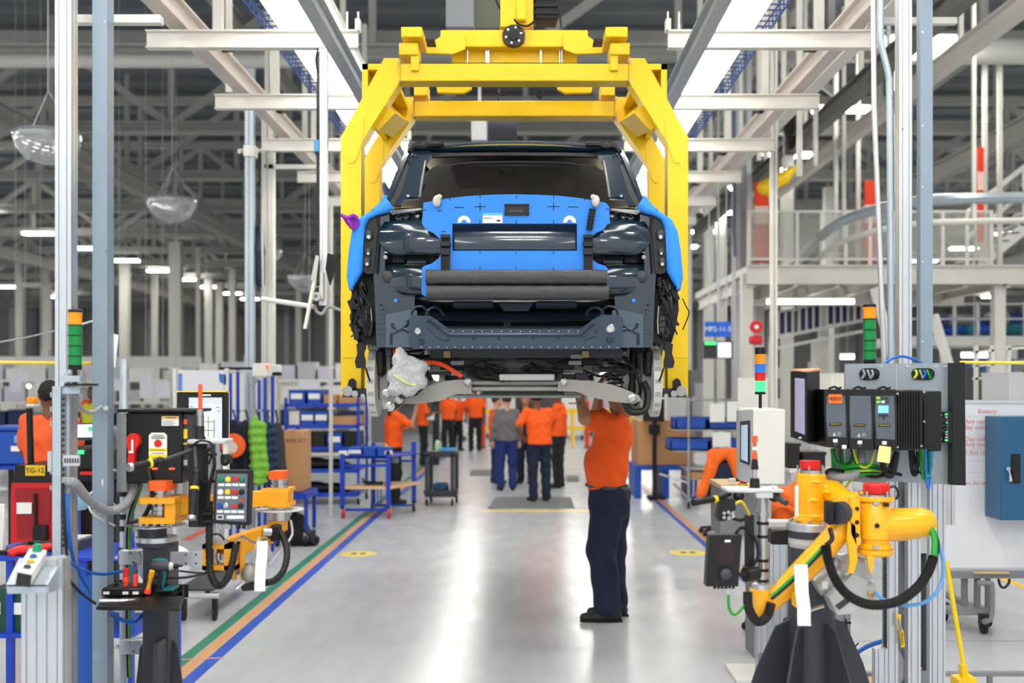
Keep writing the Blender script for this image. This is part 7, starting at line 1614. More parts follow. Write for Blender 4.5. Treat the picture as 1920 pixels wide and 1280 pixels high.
# wire shelf trolley
Yx = 17.0
t = thing('wire_trolley', 'steel wire shelf trolley with blue bins, right of the aisle', 'trolley', (px(1330,Yx),Yx+.4,0))
for x, Y in ((1291,Yx),(1388,Yx),(1300,Yx+.8),(1390,Yx+.8)): MB().cyl((px(x,Y),Y,.12),(px(x,Y),Y,pz(745,Yx)),.018,8).build('post', m_steel, t); castor(t,px(x,Y),Y,.06)
for y in (750,806,846,880,898):
    a0 = 1264 if y in (806,846) else 1286
    k = MB(); k.cyl((px(a0,Yx),Yx,pz(y,Yx)),(px(1390,Yx),Yx,pz(y,Yx)),.012,6); k.cyl((px(1291,Yx),Yx+.8,pz(y,Yx)),(px(1390,Yx),Yx+.8,pz(y,Yx)),.012,6); k.cyl((px(a0,Yx),Yx,pz(y,Yx)),(px(a0+6,Yx),Yx+.8,pz(y,Yx)),.012,6); k.cyl((px(1390,Yx),Yx,pz(y,Yx)),(px(1390,Yx),Yx+.8,pz(y,Yx)),.012,6)
    tag(k.build('shelf_wire', m_steel, t))
    MB().box((px(a0,Yx),Yx+.02,pz(y,Yx)-.005),(px(1389,Yx),Yx+.78,pz(y,Yx)+.002)).build('shelf', m_lgrey, t)
MB().cyl(P(1236,888,Yx),P(1290,905,Yx),.015,8).build('brace', m_steel, t); MB().cyl(P(1262,905,Yx),P(1291,935,Yx),.015,8).build('brace', m_steel, t)
for i, (x0, x1, y, l) in enumerate(((1268,1326,805,'upper left blue bin on the wire trolley'),(1330,1386,805,'upper right blue bin on the wire trolley'),(1258,1330,845,'lower left blue bin on the wire trolley'),(1334,1386,845,'lower right blue bin on the wire trolley'))):
    boxthing('blue_bin',px(x0,Yx),px(x1,Yx),Yx+.05,Yx+.7,pz(y,Yx)+.003,pz(y-22,Yx),m_bluebin,l,'bin','blue bins on the wire trolley',open_=True)
boxthing('cardboard_box',px(1296,Yx),px(1380,Yx),Yx+.05,Yx+.7,pz(898,Yx)+.003,pz(882,Yx)-.02,m_card,'shallow cardboard box low on the wire trolley','box')
for x0, x1, y0, y1, l in ((1331,1359,756,791,'white paper sheet clipped to the wire trolley, left one'),(1363,1384,752,790,'pale green-white paper sheet clipped to the wire trolley, right one'),(1336,1370,810,838,'white paper sheet clipped lower on the wire trolley')):
    one('paper_sheet', MB().pbox(x0,y0,x1,y1,Yx-.03,.006), m_paper, l, 'paper')
# chair with orange jacket, second jacket
def chair(X, Y, label):
    t = thing('office_chair', label, 'chair', (X,Y,0)); MB().box((X-.24,Y-.22,.44),(X+.24,Y+.24,.52),.03).build('seat', m_black, t); MB().box((X-.22,Y-.28,.6),(X+.22,Y-.22,1.02),.02).build('backrest', m_black, t); MB().cyl((X,Y,.1),(X,Y,.45),.03,10).build('gas_lift', m_blackm, t); MB().box((X-.04,Y-.27,.45),(X+.04,Y-.23,.7)).build('back_stem', m_black, t)
    for k in range(5): a = k*2*math.pi/5; e_ = V(X+.28*math.cos(a),Y+.28*math.sin(a),.07); MB().cyl((X,Y,.11),e_,.02,8).build('leg', m_black, t); MB().ball(e_-V(0,0,.035),.035,8).build('castor', m_rubber, t)
m_jo = M('jacket_orange',(240,106,24),.75,bump=.4,bscale=30); m_jn = M('jacket_navy',(24,28,56),.8,bump=.4,bscale=30)
Xc, Yc2 = px(1352,14.0), 14.0; chair(Xc,Yc2,'black office chair under the orange and navy jacket')
t = thing('work_jacket', 'orange and navy work jacket draped over the chair at right', 'jacket', P(1345,935,13.6))
sdf_mesh([(P(1336,851,13.7),P(1380,849,13.7),.07,.07),(P(1340,862,13.66),P(1314,925,13.6),.085,.06),(P(1374,862,13.66),P(1384,890,13.65),.08,.07)],.02,.04,lambda g: .008*np.sin(g[...,0]*60)).build('shoulders', m_jo, t, ang=180)
sdf_mesh([(P(1345,875,13.7),P(1345,920,13.7),.10,.14),(P(1365,880,13.7),P(1362,915,13.7),.09,.11)],.02,.04).build('lining', m_jn, t, ang=180)
Xc, Yc2 = px(1468,8.3), 8.4; chair(Xc,Yc2,'office chair half hidden behind the manipulator mast')
t = thing('work_jacket', 'second bright orange jacket bunched behind the manipulator mast', 'jacket', P(1470,975,8.1)); sdf_mesh([(P(1448,945,8.12),P(1490,930,8.12),.09,.10),(P(1455,965,8.1),P(1492,960,8.1),.09,.07)],.018,.05,lambda g: .010*np.sin(g[...,0]*40+g[...,2]*30)).build('cloth', m_jo, t, ang=180); MB().tube(smooth_path(pp((1444,960,8.0),(1460,950,7.98),(1478,952,7.98),(1495,965,8.0))),.02,8).build('sleeve', m_jo, t)
t = thing('side_table', 'dark side table with equipment behind the white cabinet', 'table', (px(1515,9.2),9.2,0)); MB().box((px(1475,9.2),9.1,pz(884,9.2)),(px(1560,9.2),9.7,pz(878,9.2))).build('table_top', m_white, t)
for x in (1480,1555): MB().box((px(x-3,9.2),9.2,0),(px(x+3,9.2),9.25,pz(884,9.2))).build('leg', m_lgrey, t)
for x0, x1, y0, l in ((1478,1500,832,'black box on the side table, left'),(1505,1548,848,'black box on the side table, right')): boxthing('equipment_box',px(x0,9.2),px(x1,9.2),9.2,9.5,pz(878,9.2),pz(y0,9.2),m_black,l,'box')
# hanging sign, monitors, siren
Yn = 18.2
t = thing('bay_sign', 'blue hanging sign with white lettering, right of the carrier', 'sign', P(1346,631,Yn)); sg = MB().pbox(1322,603,1371,631,Yn,.04).build('sign_plate', M('sign_blue',(24,96,206),.4), t); text('MP2-11-5', S(13,Yn), m_wink, sg, P(1346,617,Yn-.003))
for x in (1330,1362): MB().cyl(P(x,603,Yn+.02),V(px(x,Yn),Yn+.02,11.2),.012,6).build('hanging_rod', m_lgrey, t)
t = thing('status_monitor', 'hanging status monitor with bright screen under the blue sign', 'monitor', P(1350,670,Yn+1)); MB().pbox(1320,640,1374,672,Yn+1,.08).build('casing', m_dgrey, t); MB().pbox(1346,642,1371,670,Yn+.98,.02).build('bright_screen', M('screen_white',(226,236,248),.3,emit=.8), t); MB().pbox(1322,641,1343,646,Yn+.98,.02).build('green_bar', m_tgl, t); MB().cyl(P(1347,640,Yn+1.04),V(px(1347,Yn+1),Yn+1.04,11.2),.02,6).build('hanging_rod', m_lgrey, t)
t = thing('alarm_siren', 'red alarm siren and beacon on a pole above the four-colour tower', 'siren', (px(1420,15.5),15.5,0)); MB().cyl((px(1420,15.5),15.55,0),(px(1420,15.5),15.55,pz(645,15.5)),.03,8).build('pole', m_white2, t); MB().pbox(1409,628,1430,645,15.45,.2,.02).build('beacon_body', m_redp, t)
a = P(1417,613,15.5); MB().lathe([(.09,-.06),(.095,-.04),(.04,.1),(.05,.18),(0,.18)],a,16,'y').build('horn', m_redp, t); MB().cyl(a-V(0,.065,0),a-V(0,.05,0),.03,12).build('horn_cone', m_paper, t)
# mezzanine with railing
Yz = 20.0
mz = thing('mezzanine', 'white steel mezzanine platform with mesh railing at the right', 'platform', (px(1630,Yz),Yz+3,0))
MB().box((px(1400,Yz),Yz,pz(512,Yz)),(px(1930,Yz),Yz+6,pz(498,Yz))).build('deck', m_white2, mz); MB().ibeam((px(1400,Yz),Yz-.02,pz(515,Yz)),(px(1930,Yz),Yz-.02,pz(515,Yz)),.16,.34,.03).build('edge_beam', m_beam, mz)
MB().ibeam((px(1400,Yz),Yz+3,pz(530,Yz)),(px(1930,Yz),Yz+3,pz(530,Yz)),.16,.4,.03).build('joist', m_beam, mz)
for k in range(7): X = px(1410+k*80,Yz); MB().ibeam((X,Yz,pz(528,Yz)),(X,Yz+6,pz(528,Yz)),.1,.2,.02).build('joist', m_beam, mz)
for x, Y in ((1404,Yz+.1),(1546,Yz+5.5),(1700,Yz+5.5),(1880,Yz+5.5),(1880,Yz+.1)): MB().box((px(x,Yz)-.1,Y,0),(px(x,Yz)+.1,Y+.2,pz(512,Yz))).build('leg', m_beam, mz)
zt, zb = pz(394,Yz), pz(498,Yz)
MB().box((px(1400,Yz),Yz,zt-.04),(px(1860,Yz),Yz+.05,zt)).build('hand_rail', m_white, mz); MB().box((px(1400,Yz),Yz,zb+.1),(px(1860,Yz),Yz+.04,zb+.14)).build('kick_rail', m_white, mz)
for k in range(11):
    X = px(1404+k*45.5,Yz); MB().box((X-.03,Yz-.01,zb),(X+.03,Yz+.05,zt)).build('rail_post', m_white, mz)
    if k < 10:
        w = MB(); X2 = px(1404+(k+1)*45.5,Yz); n = 14
        for j in range(1,n): xx = X+(X2-X)*j/n; w.box((xx-.004,Yz+.015,zb+.12),(xx+.004,Yz+.023,zt-.03))
        for j in range(1,28): z = zb+.12+(zt-zb-.15)*j/28; w.box((X,Yz+.015,z-.004),(X2,Yz+.023,z+.004))
        tag(w.build('mesh_panel', m_mesh, mz), kind='stuff')
for x0, x1, y0, y1, l in ((1415,1441,340,491,'orange-red banner on the mezzanine, nearest the yellow carrier'),(1622,1642,338,491,'orange-red banner on the mezzanine behind the conduits'),(1834,1845,276,452,'tall narrow orange-red banner by the stairs')):
    t = thing('banner', l, 'banner', P((x0+x1)/2,y1,Yz+.4)); MB().pbox(x0,y0,x1,y1,Yz+.4,.06).build('cloth', m_banner, t); MB().pbox(x0,y0+46,x1,y0+80,Yz+.385,.02).build('white_patch', M('banner_pale',(240,206,196),.6), t); MB().pbox((x0+x1)/2-2,y0,(x0+x1)/2+2,498,Yz+.47,.06).build('pole', m_white2, t)
# stair up to the right
t = thing('stair', 'white steel stair with handrails rising at the right edge', 'stair', P(1830,498,Yz+1))
for dy in (0,1.0):
    Y = Yz+.9+dy; a, b_ = P(1815,500,Y), P(2020,335,Y)
    MB().prism([a,b_,b_+V(0,0,-.28),a+V(.3,0,-.02)],(0,.04,0)).build('stringer', m_white, t)
    for o_ in (.55,1.05): MB().cyl(a+V(0,.02,o_),b_+V(0,.02,o_),.03,8).build('hand_rail', m_white, t)
    for k in range(5): q = a.lerp(b_,.08+k*.22); MB().box(q-V(.025,.0,.1),q+V(.025,.05,1.05)).build('baluster', m_white, t)
for k in range(11): q = P(1822,496,Yz+.9).lerp(P(2010,343,Yz+.9),k/10.0); MB().box(q-V(.12,0,.03),q+V(.14,1.0,0)).build('tread', m_lgrey, t)
# slim tall poles near the stair
for x, y0, l in ((1848,150,'slim white pole left of the stair foot'),(1876,120,'slim white pole right of the stair foot'),(1610,310,'slim white pole behind the first banner, right'),(1568,345,'slim white pole in the middle of the mezzanine'),(1682,270,'slim white pole between the uprights')):
    t = thing('slim_pole', l, 'pole', V(px(x,Yz+.6),Yz+.6,pz(498,Yz+.6))); MB().box(V(px(x-4,Yz+.6),Yz+.6,pz(498,Yz)),V(px(x+4,Yz+.6),Yz+.68,8.3)).build('pole', m_white2, t); MB().box(V(px(x-8,Yz+.6),Yz+.55,pz(498,Yz)),V(px(x+8,Yz+.6),Yz+.73,pz(495,Yz))).build('foot', m_white2, t)
# lower walkway with railing and parts behind, right
Yo = 27
t = thing('walkway', 'pale lower walkway with railing under the mezzanine, right', 'walkway', (px(1800,Yo),Yo,0)); MB().pbox(1690,630,2010,648,Yo,2.0).build('deck', m_white2, t)
for y in (568,596): MB().pbox(1690,y,2010,y+3,Yo,.05).build('hand_rail', m_lgrey, t)
for k in range(7): MB().pbox(1700+k*44,566,1705+k*44,632,Yo,.05).build('rail_post', m_lgrey, t)
for k in range(4): X = px(1700+k*90,Yo); MB().box((X-.1,Yo+.5,0),(X+.1,Yo+.7,pz(648,Yo))).build('leg', m_white2, t)
rng = random.Random(4)
for i in range(9):
    x = 1760+i*18; cn, m = (('dark blue',M('stock_navy',(26,44,96),.5)),('blue',m_bluebin),('grey',m_grey),('teal',M('stock_teal',(20,110,130),.5)))[i % 4]
    t = thing('stock_roll', f'{cn} roll of stock on the walkway, {ORD2[i]} from the left', 'roll', P(x,630,Yo+1)); r = rng.uniform(.12,.2); MB().lathe([(r*.6,-.4),(r,-.38),(r,.38),(r*.6,.4),(0,.4)],(px(x,Yo+1),Yo+1,pz(630,Yo+1)+r+.02 if i % 2 else pz(612,Yo+1)+r),14,'x' if i % 3 else 'y').build('roll_body', m, t)
# inclined conveyor with dark blue panels
Yi = 24
t = thing('inclined_conveyor', 'white framed inclined conveyor with dark blue panels under the mezzanine', 'conveyor', (px(1540,Yi),Yi,0))
for k in range(14):
    x = 1450+k*13; y = 606-k*2.6; MB().pbox(x,y-18,x+8,y+22,Yi,.06).build('dark_panel', M('panel_navy',(30,40,92),.5), t) if k % 4 != 3 else None
    MB().pbox(x+8.5,y-20,x+12,y+24,Yi-.03,.06).build('frame_bar', m_white, t)
for dy in (-22,24,44): MB().prism([P(1444,608+dy,Yi),P(1640,569+dy,Yi),P(1640,575+dy,Yi),P(1444,614+dy,Yi)],(0,.1,0)).build('frame_rail', m_white, t)
for x in (1450,1530,1630): X = px(x,Yi); MB().box((X-.06,Yi+.1,0),(X+.06,Yi+.2,pz(640,Yi))).build('leg', m_white2, t)
# tube lamps under the mezzanine
for x0, x1, y, Y, l in ((1440,1602,564,22,'long white tube lamp under the mezzanine'),(1578,1602,668,26,'short tube lamp behind the right signal tower, lower'),(1806,1852,665,25,'short tilted tube lamp right of the mounting board'),(1676,1700,660,26,'short tube lamp between the right uprights')):
    t = thing('tube_lamp', l, 'lamp', P((x0+x1)/2,y,Y)); MB().pbox(x0,y-4,x1,y+5,Y,.12).build('tube', m_tubelamp, t); MB().pbox(x0,y-7,x1,y-4,Y,.14).build('housing', m_white, t); MB().cyl(V(px((x0+x1)/2,Y),Y+.06,pz(y-7,Y)),V(px((x0+x1)/2,Y),Y+.06,pz(512,20.0) if px((x0+x1)/2,Y) < 9 else 11.2),.01,6).build('suspension', m_lgrey, t)
for x, y, Y, l in ((1162+0,0,0,''),):
    pass
# curved overhead track with a yellow part hanging
pts = smooth_path(pp((1990,436,17),(1900,438,17),(1800,440,17),(1700,446,17.5),(1600,468,18.5),(1540,500,20),(1490,545,23)),8)
t = thing('curved_track', 'pale curved overhead track sweeping across above the mezzanine', 'track', P(1700,446,17)); MB().tube([p+V(0,0,.55) for p in pts],[.09]*len(pts),8,flat=1.0).build('track_tube', m_galv, t); MB().tube([p+V(0,0,.2) for p in pts],.05,8).build('lower_rail', m_white2, t)
for k in (4,14,24,34): p = pts[k]; MB().box(p+V(-.03,-.03,.2),V(p.x+.03,p.y+.03,8.3)).build('hanger', m_white2, t)
t = thing('yellow_hoist', 'yellow hoist trolley hanging under the curved track near the first banner', 'hoist', P(1450,370,19)); sdf_mesh([(P(1432,352,19),P(1470,335,19),.12,.10),(P(1442,345,19),P(1450,370,19),.1,.08),(P(1468,335,19),P(1490,315,19),.10,.06)],.03,.06).build('body', m_yel, t, ang=180); MB().cyl(P(1478,215,18.6),P(1492,275,18.8),.14,12).build('dark_cylinder', m_black, t); MB().pbox(1470,290,1490,312,18.8,.2,.02).build('lamp_block', m_white, t); MB().cyl(P(1470,335,19),V(px(1470,19),19,8.3),.02,6).build('hanging_chain', m_steel, t); MB().cyl(P(1478,220,18.6),V(px(1478,18.6),18.6,8.3),.02,6).build('hanging_chain', m_steel, t)
# lower right machine guards
t = thing('machine_guard', 'pale machine guard frame beyond the whiteboard', 'guard', (px(1880,14),14,0))
for x in (1832,1862,1893,1930): MB().box((px(x-3,14),14,0),(px(x+3,14),14.06,pz(648,14))).build('post', m_white2, t)
for y0 in (650,676,700): MB().prism([P(1826,y0+8,14),P(1940,y0-2,14),P(1940,y0+2,14),P(1826,y0+12,14)],(0,.05,0)).build('rail', m_white2, t)
boxthing('machine_cabinet',px(1893,13),px(1960,13),13,13.8,0,pz(698,13),m_lgrey,'grey machine cabinet standing behind the whiteboard','machine')
boxthing('machine_cabinet',px(1812,16),px(1842,16),16,16.8,0,pz(690,16),m_dgrey,'dark machine cabinet left behind the whiteboard','machine')
boxthing('machine_cabinet',px(1560,15),px(1600,15),15,15.8,0,pz(700,15),m_white,'white machine cabinet behind the drive units','machine')
for x0, x1, y0, y1, l in ((1640,1700,540,760,'white diagonal brace behind the conduits'),(1750,1790,590,720,'white diagonal brace right of the strut column')):
    t = thing('steel_brace', l, 'brace', V(px(x1,19),19,0)); MB().tube([P(x0,y0,19),P(x1,y1,19)],.09,4).build('brace', m_white, t); MB().box(V(px(x1-8,19),18.95,0),V(px(x1+8,19),19.1,pz(y1-6,19))).build('foot', m_white2, t)
t = thing('paper_stack_box', 'white document panel beside the white cabinet', 'panel', (px(1410,11.5),11.5,0)); MB().pbox(1384,708,1440,775,11.5,.03).build('panel', m_white, t)
for x in (1388,1436): MB().box((px(x-2,11.5),11.53,0),(px(x+2,11.5),11.57,pz(712,11.5))).build('leg', m_lgrey, t)
for x, y, l, s_ in ((1165,776,'',0),): pass
# ------------------------------------------------------------ people
m_shirt = M('shirt_orange',(250,92,18),.8,bump=.7,bscale=9)
m_jean = M('trousers_navy',(20,30,54),.8,bump=.7,bscale=9,stretch=(1.6,1.6,.7))
m_blk = M('shoe_black',(24,24,26),.55)
SK = {'tan':M('skin_tan',(186,132,100),.55),'brown':M('skin_brown',(118,76,54),.55),'light':M('skin_light',(214,162,132),.55)}
HR = {'black':M('hair_black',(20,17,16),.7,bump=.4,bscale=80),'grey':M('hair_grey',(96,92,90),.7,bump=.4,bscale=80),'brown':M('hair_brown',(58,40,30),.7,bump=.4,bscale=80)}
def part_local(mb, name, mat, t, ang=180):
    o = mb.build(name, mat, None, ang=ang, origin=(0,0,0)); o.parent = t; return o
def scl(caps, s): return [(Vector(a)*s, Vector(b)*s, ra*s, rb*s) for a, b, ra, rb in caps]
def hand_caps(w, d, up, s=1.0):
    """palm plus five bent fingers from the wrist w in direction d; up = back of the hand"""
    w = Vector(w); d = Vector(d).normalized(); up = Vector(up); up = (up-d*up.dot(d)).normalized(); sd = d.cross(up)
    palm = [(w, w+d*.05*s, .026*s, .034*s), (w+d*.04*s+sd*.018*s, w+d*.085*s+sd*.022*s, .018*s, .016*s), (w+d*.04*s-sd*.018*s, w+d*.085*s-sd*.022*s, .018*s, .016*s)]
    f = []
    for k, (o, L) in enumerate(((.030,.058),(.010,.070),(-.010,.066),(-.030,.050))):
        a = w+d*.088*s+sd*o*s; b_ = a+(d*.8-up*.35).normalized()*L*.55*s; c = b_+(d*.35-up*.8).normalized()*L*.5*s
        f += [(a,b_,.0095*s,.0088*s),(b_,c,.0088*s,.0075*s)]
    a = w+d*.03*s+sd*.032*s; b_ = a+(d*.6+sd*.7-up*.2).normalized()*.04*s; c = b_+(d*.9+sd*.1-up*.3).normalized()*.032*s
    f += [(a,b_,.012*s,.0105*s),(b_,c,.0105*s,.0085*s)]
    return palm, f
def person(label, loc, rz, hgt=1.74, skin='tan', hair='black', shirt=None, pants=None, armL='down', armR='down', lean=(0,0), cap=None, res=.02, vest=None, female=False, long_sleeve=False):
    s = hgt/1.74
    t = thing('person', label, 'person', loc); t.rotation_euler.z = rz
    lx, ly = lean
    hip = V(0,0,.93); ch = V(lx*.6,ly*.6,1.30); nk = V(lx,ly,1.50); hd = V(lx*1.1,ly*1.15+.02,1.635)
    sw = .175 if female else .195
    arms = {}
    for sd, pose in ((-1,armL),(1,armR)):
        sh = V(lx+sd*sw,ly,1.43)
        if pose == 'down': el = sh+V(sd*.05,-.02,-.29); wr = el+V(sd*.0,.08,-.25); dr = V(0,.15,-1)
        elif pose == 'front': el = sh+V(sd*.03,.08,-.27); wr = el+V(-sd*.10,.22,.06); dr = V(-sd*.3,1,.1)
        elif pose == 'hip': el = sh+V(sd*.17,-.08,-.24); wr = el+V(-sd*.14,.10,-.17); dr = V(-sd*.8,.3,-.4)
        elif pose == 'raised': el = sh+V(sd*.08,.22,-.16); wr = el+V(0,.08,.25); dr = V(0,.1,1)
        else: el, wr, dr = [Vector(p) for p in pose]
        arms[sd] = (sh, el, wr, dr)
    fw = .10
    body = [(hip,ch,.085,.09),(ch,nk,.09,.05),(nk,hd,.05,.06),(hd,hd+V(0,.008,.055),.082,.082),(hd+V(0,.035,-.05),hd+V(0,.045,-.055),.052,.05)]
    body += [(hd+V(0,.088,-.005),hd+V(0,.098,-.025),.010,.014),(hd+V(-.08,0,.0),hd+V(-.085,-.005,.02),.012,.016),(hd+V(.08,0,.0),hd+V(.085,-.005,.02),.012,.016)]
    fing = []
    for sd in (-1,1):
        sh, el, wr, dr = arms[sd]
        body += [(sh,el,.05,.04),(el,wr,.04,.027)]
        pl, f = hand_caps(wr, dr, V(0,-1,0) if dr.y < .5 else V(0,0,1)); body += pl; fing += f
        body += [(V(sd*fw,0,.9),V(sd*fw,.02,.5),.075,.055),(V(sd*fw,.02,.5),V(sd*fw,0,.1),.055,.04)]
    sk = sdf_mesh(scl(body,s),res*.8,.02)
    for a, b_, ra, rb in scl(fing,s): sk.tube([a,b_],[ra,rb],6)
    part_local(sk,'body',SK[skin],t)
    e = hd+V(0,.078,.022)
    ey = MB()
    for sd in (-1,1): ey.ball((e+V(sd*.03,.004,0))*s,.0095*s,8)
    part_local(ey,'eyes',m_ink,t)
    part_local(MB().tube([(hd+V(-.022,.092,-.058))*s,(hd+V(0,.098,-.06))*s,(hd+V(.022,.092,-.058))*s],.005*s,6),'mouth',M('lip_rose',(140,80,70),.5),t)
    wz = lambda g: .006*np.sin(g[...,2]*38+3*np.sin(g[...,0]*20))+.004*np.sin(g[...,0]*50+g[...,1]*40)
    ts = [(V(0,0,.93),V(lx*.6,ly*.6,1.28),.12,.13),(V(-.07,0,.93),V(lx*.6-.08,ly*.6,1.28),.125,.125),(V(.07,0,.93),V(lx*.6+.08,ly*.6,1.28),.125,.125),(V(lx*.6-.08,ly*.6,1.28),V(lx-.12,ly-.01,1.40),.125,.07),(V(lx*.6+.08,ly*.6,1.28),V(lx+.12,ly-.01,1.40),.125,.07),(V(lx-.1,ly-.01,1.43),V(lx+.1,ly-.01,1.43),.06,.06)]
    for sd in (-1,1):
        sh, el, wr, dr = arms[sd]
        if long_sleeve: ts += [(sh-V(sd*.02,0,0),el,.072,.056),(el,wr,.056,.042)]
        else: ts += [(sh-V(sd*.02,0,0),sh.lerp(el,.72),.075,.066)]
    part_local(sdf_mesh(scl(ts,s),res,.04,wz,cut=[((0,0,.90*s),(0,0,-1))]),'shirt',shirt or m_shirt,t)
    tr = [(V(-.06,0,.93),V(.06,0,.93),.125,.125)]
    for sd in (-1,1): tr += [(V(sd*.085,0,.90),V(sd*(fw+.01),.025,.50),.105,.082),(V(sd*(fw+.01),.025,.50),V(sd*(fw+.01),-.005,.07),.08,.072)]
    part_local(sdf_mesh(scl(tr,s),res,.035,wz,cut=[((0,0,.97*s),(0,0,1)),((0,0,.045*s),(0,0,-1))]),'trousers',pants or m_jean,t)
    for sd in (-1,1): part_local(sdf_mesh(scl([(V(sd*(fw+.01),-.04,.045),V(sd*(fw+.03),.14,.035),.045,.042)],s),res*.8,.02,cut=[((0,0,.002),(0,0,-1))]),'shoe',m_blk,t)
    if cap: part_local(sdf_mesh(scl([(hd+V(0,-.005,.06),hd+V(0,-.005,.075),.094,.09),(hd+V(0,.07,.06),hd+V(0,.14,.05),.05,.035)],s),res*.8,.02,cut=[(tuple((hd+V(0,0,.035))*s),(0,0,-1))]),'cap',cap,t)
    hc = [(hd+V(0,-.02,.05),hd+V(0,-.012,.075),.093,.088)]
    if female: hc += [(hd+V(0,-.05,.02),hd+V(0,-.075,-.16),.075,.05)]
    part_local(sdf_mesh(scl(hc,s),res*.8,.03,lambda g: .004*np.sin(g[...,0]*90)*np.sin(g[...,2]*70),cut=[(tuple((hd+V(0,.055,.03))*s),(0,1,-.35))]),'hair',HR[hair],t)
    if vest: part_local(sdf_mesh(scl([(a,b_,ra+.012,rb+.012) for a, b_, ra, rb in ts[:5]],s),res,.04),'hi_vis_vest',vest,t)
    return t
def at_floor(x, y): Y = F*H/(y-CY); return V(px(x,Y),Y,0)
m_sweat = M('sweater_grey',(112,108,112),.85,bump=.3,bscale=14); m_denim = M('denim_blue',(26,48,110),.8,bump=.3,bscale=20); m_bp = M('trousers_black',(22,24,32),.8)
PI = math.pi
person('person in grey sweater, blue jeans and dark cap seen from behind',at_floor(950,919),.2,1.70,'light','brown',m_sweat,m_denim,cap=M('cap_navy',(34,40,62),.8),long_sleeve=True)
person('person in orange shirt with hands on hips, standing on the grey mat',at_floor(1012,940),.35,1.76,'brown','black',armL='hip',armR='front',lean=(-.04,.02))
person('person in orange shirt facing left behind the one on the mat',at_floor(1048,914),1.3,1.80,'brown','black',None,m_bp,armL='front',armR='down')
person('long-haired person in dark top between the group of workers',at_floor(986,906),PI-.4,1.70,'tan','brown',M('top_dark',(46,30,28),.8),m_jean,female=True,armL='front',armR='front')
person('person in orange top half hidden at the left of the group',at_floor(930,906),-1.2,1.66,'light','brown',None,m_denim)
person('person in orange shirt at the far end, left of the pair',at_floor(840,848),.6,1.75,'brown','black',None,m_bp,armL='front')
person('person in orange shirt at the far end, bending right of the pair',at_floor(857,845),-.5,1.66,'tan','black',None,m_bp,lean=(0,.12),armR='front')
person('person in orange shirt standing alone at the far end by the aisle',at_floor(891,846),.2,1.82,'brown','black',None,m_bp)
person('person in orange shirt holding white paper behind the grey cart',at_floor(793,872),-1.4,1.76,'brown','black',None,m_bp,armL='front',armR='front')
t = thing('paper_sheet','white paper held by the worker behind the grey cart','paper',P(806,788,25.9)); MB().pbox(798,774,814,787,25.85,.01).build('sheet', m_paper, t)
person('dark-haired woman in orange shirt raising one hand behind the blue cart',at_floor(738,944),-1.15,1.70,'tan','brown',None,m_bp,female=True,armR='raised',armL='front')
person('driver in orange vest and black cap at the red tow tractor',V(px(92,9.6),9.6,.16),.15,1.72,'brown','black',M('vest_orange',(250,100,44),.75,bump=.3,bscale=16),m_bp,cap=M('cap_black',(14,14,15),.8),armL='front',armR='front')
t = thing('drive_platform','low black standing platform of the tow tractor','platform',(px(92,9.6),9.6,0)); MB().box((px(60,9.6),9.4,0),(px(125,9.6),9.9,.15),.01).build('step', m_black, t); MB().box((px(60,9.6),9.39,.15),(px(125,9.6),9.41,.17)).build('step_edge', m_yel, t)
person('person in yellow and orange hi-vis far behind the strut column',at_floor(172,880),2.8,1.80,'brown','black',None,m_bp,vest=M('vest_yellow',(226,222,40),.7))

# main worker, side view, reaching up under the car
Yw_ = 8.98
wt = thing('person','worker in orange shirt and navy trousers reaching up under the car','person',(px(1140,Yw_),Yw_,0))
def w(x, y, d=0.0): return P(x,y,Yw_+d)
hd = w(1168,766,.0)
nd, fd = -.13, .13
arms_ = []
body = [(w(1140,915),w(1144,860),.11,.12),(w(1144,860),w(1154,805),.12,.09),(w(1154,800),w(1162,782),.062,.058),(hd,hd+V(.02,0,.05),.086,.084),(hd+V(-.05,0,.02),hd+V(-.06,0,.03),.052,.05),(hd+V(-.085,0,.055),hd+V(-.105,0,.06),.012,.015)]
body += [(hd+V(.01,-.082,.02),hd+V(.02,-.088,.035),.012,.016),(hd+V(.01,.082,.02),hd+V(.02,.088,.035),.012,.016)]
fing = []
for (sh, el, wr, dr) in ((w(1146,797,nd-.04),w(1097,784,nd-.12),w(1085,738,nd-.05),V(.25,.25,1)),(w(1142,797,fd+.03),w(1118,776,fd+.10),w(1124,736,fd-.02),V(.1,-.3,1))):
    body += [(sh,el,.062,.052),(el,wr,.052,.032)]
    pl, f = hand_caps(wr,dr,V(-.9,-.2,.2)); body += pl; fing += f; arms_.append((sh,el))
hipN, kneN, ankN = w(1140,915,-.09), w(1128,1030,-.10), w(1140,1140,-.10)
hipF, kneF, ankF = w(1146,915,.09), w(1146,1030,.10), w(1152,1136,.12)
for a, b_, c in ((hipN,kneN,ankN),(hipF,kneF,ankF)): body += [(a,b_,.085,.06),(b_,c,.06,.045)]
sk = sdf_mesh(body,.011,.022)
for a, b_, ra, rb in fing: sk.tube([a,(a+b_)/2,b_],[ra,(ra+rb)/2,rb],8)
sk.build('body',SK['tan'],wt,ang=180)
fold = lambda g: .004*np.sin(g[...,2]*30+4*np.sin(g[...,0]*9)+g[...,1]*20)+.004*np.sin(g[...,0]*44+g[...,2]*18)
ts = [(w(1137,905,-.07),w(1136,872,-.07),.155,.168),(w(1137,905,.07),w(1136,872,.07),.155,.168),(w(1136,872,-.07),w(1150,815,-.09),.168,.145),(w(1136,872,.07),w(1150,815,.09),.168,.145),(w(1152,820,-.1),w(1158,800,-.09),.14,.10),(w(1152,820,.1),w(1158,800,.09),.14,.10),(w(1160,795,-.06),w(1160,795,.06),.075,.075)]
for sh, el in arms_: ts += [(sh+V(.02,0,-.02),sh.lerp(el,.62),.105,.085)]
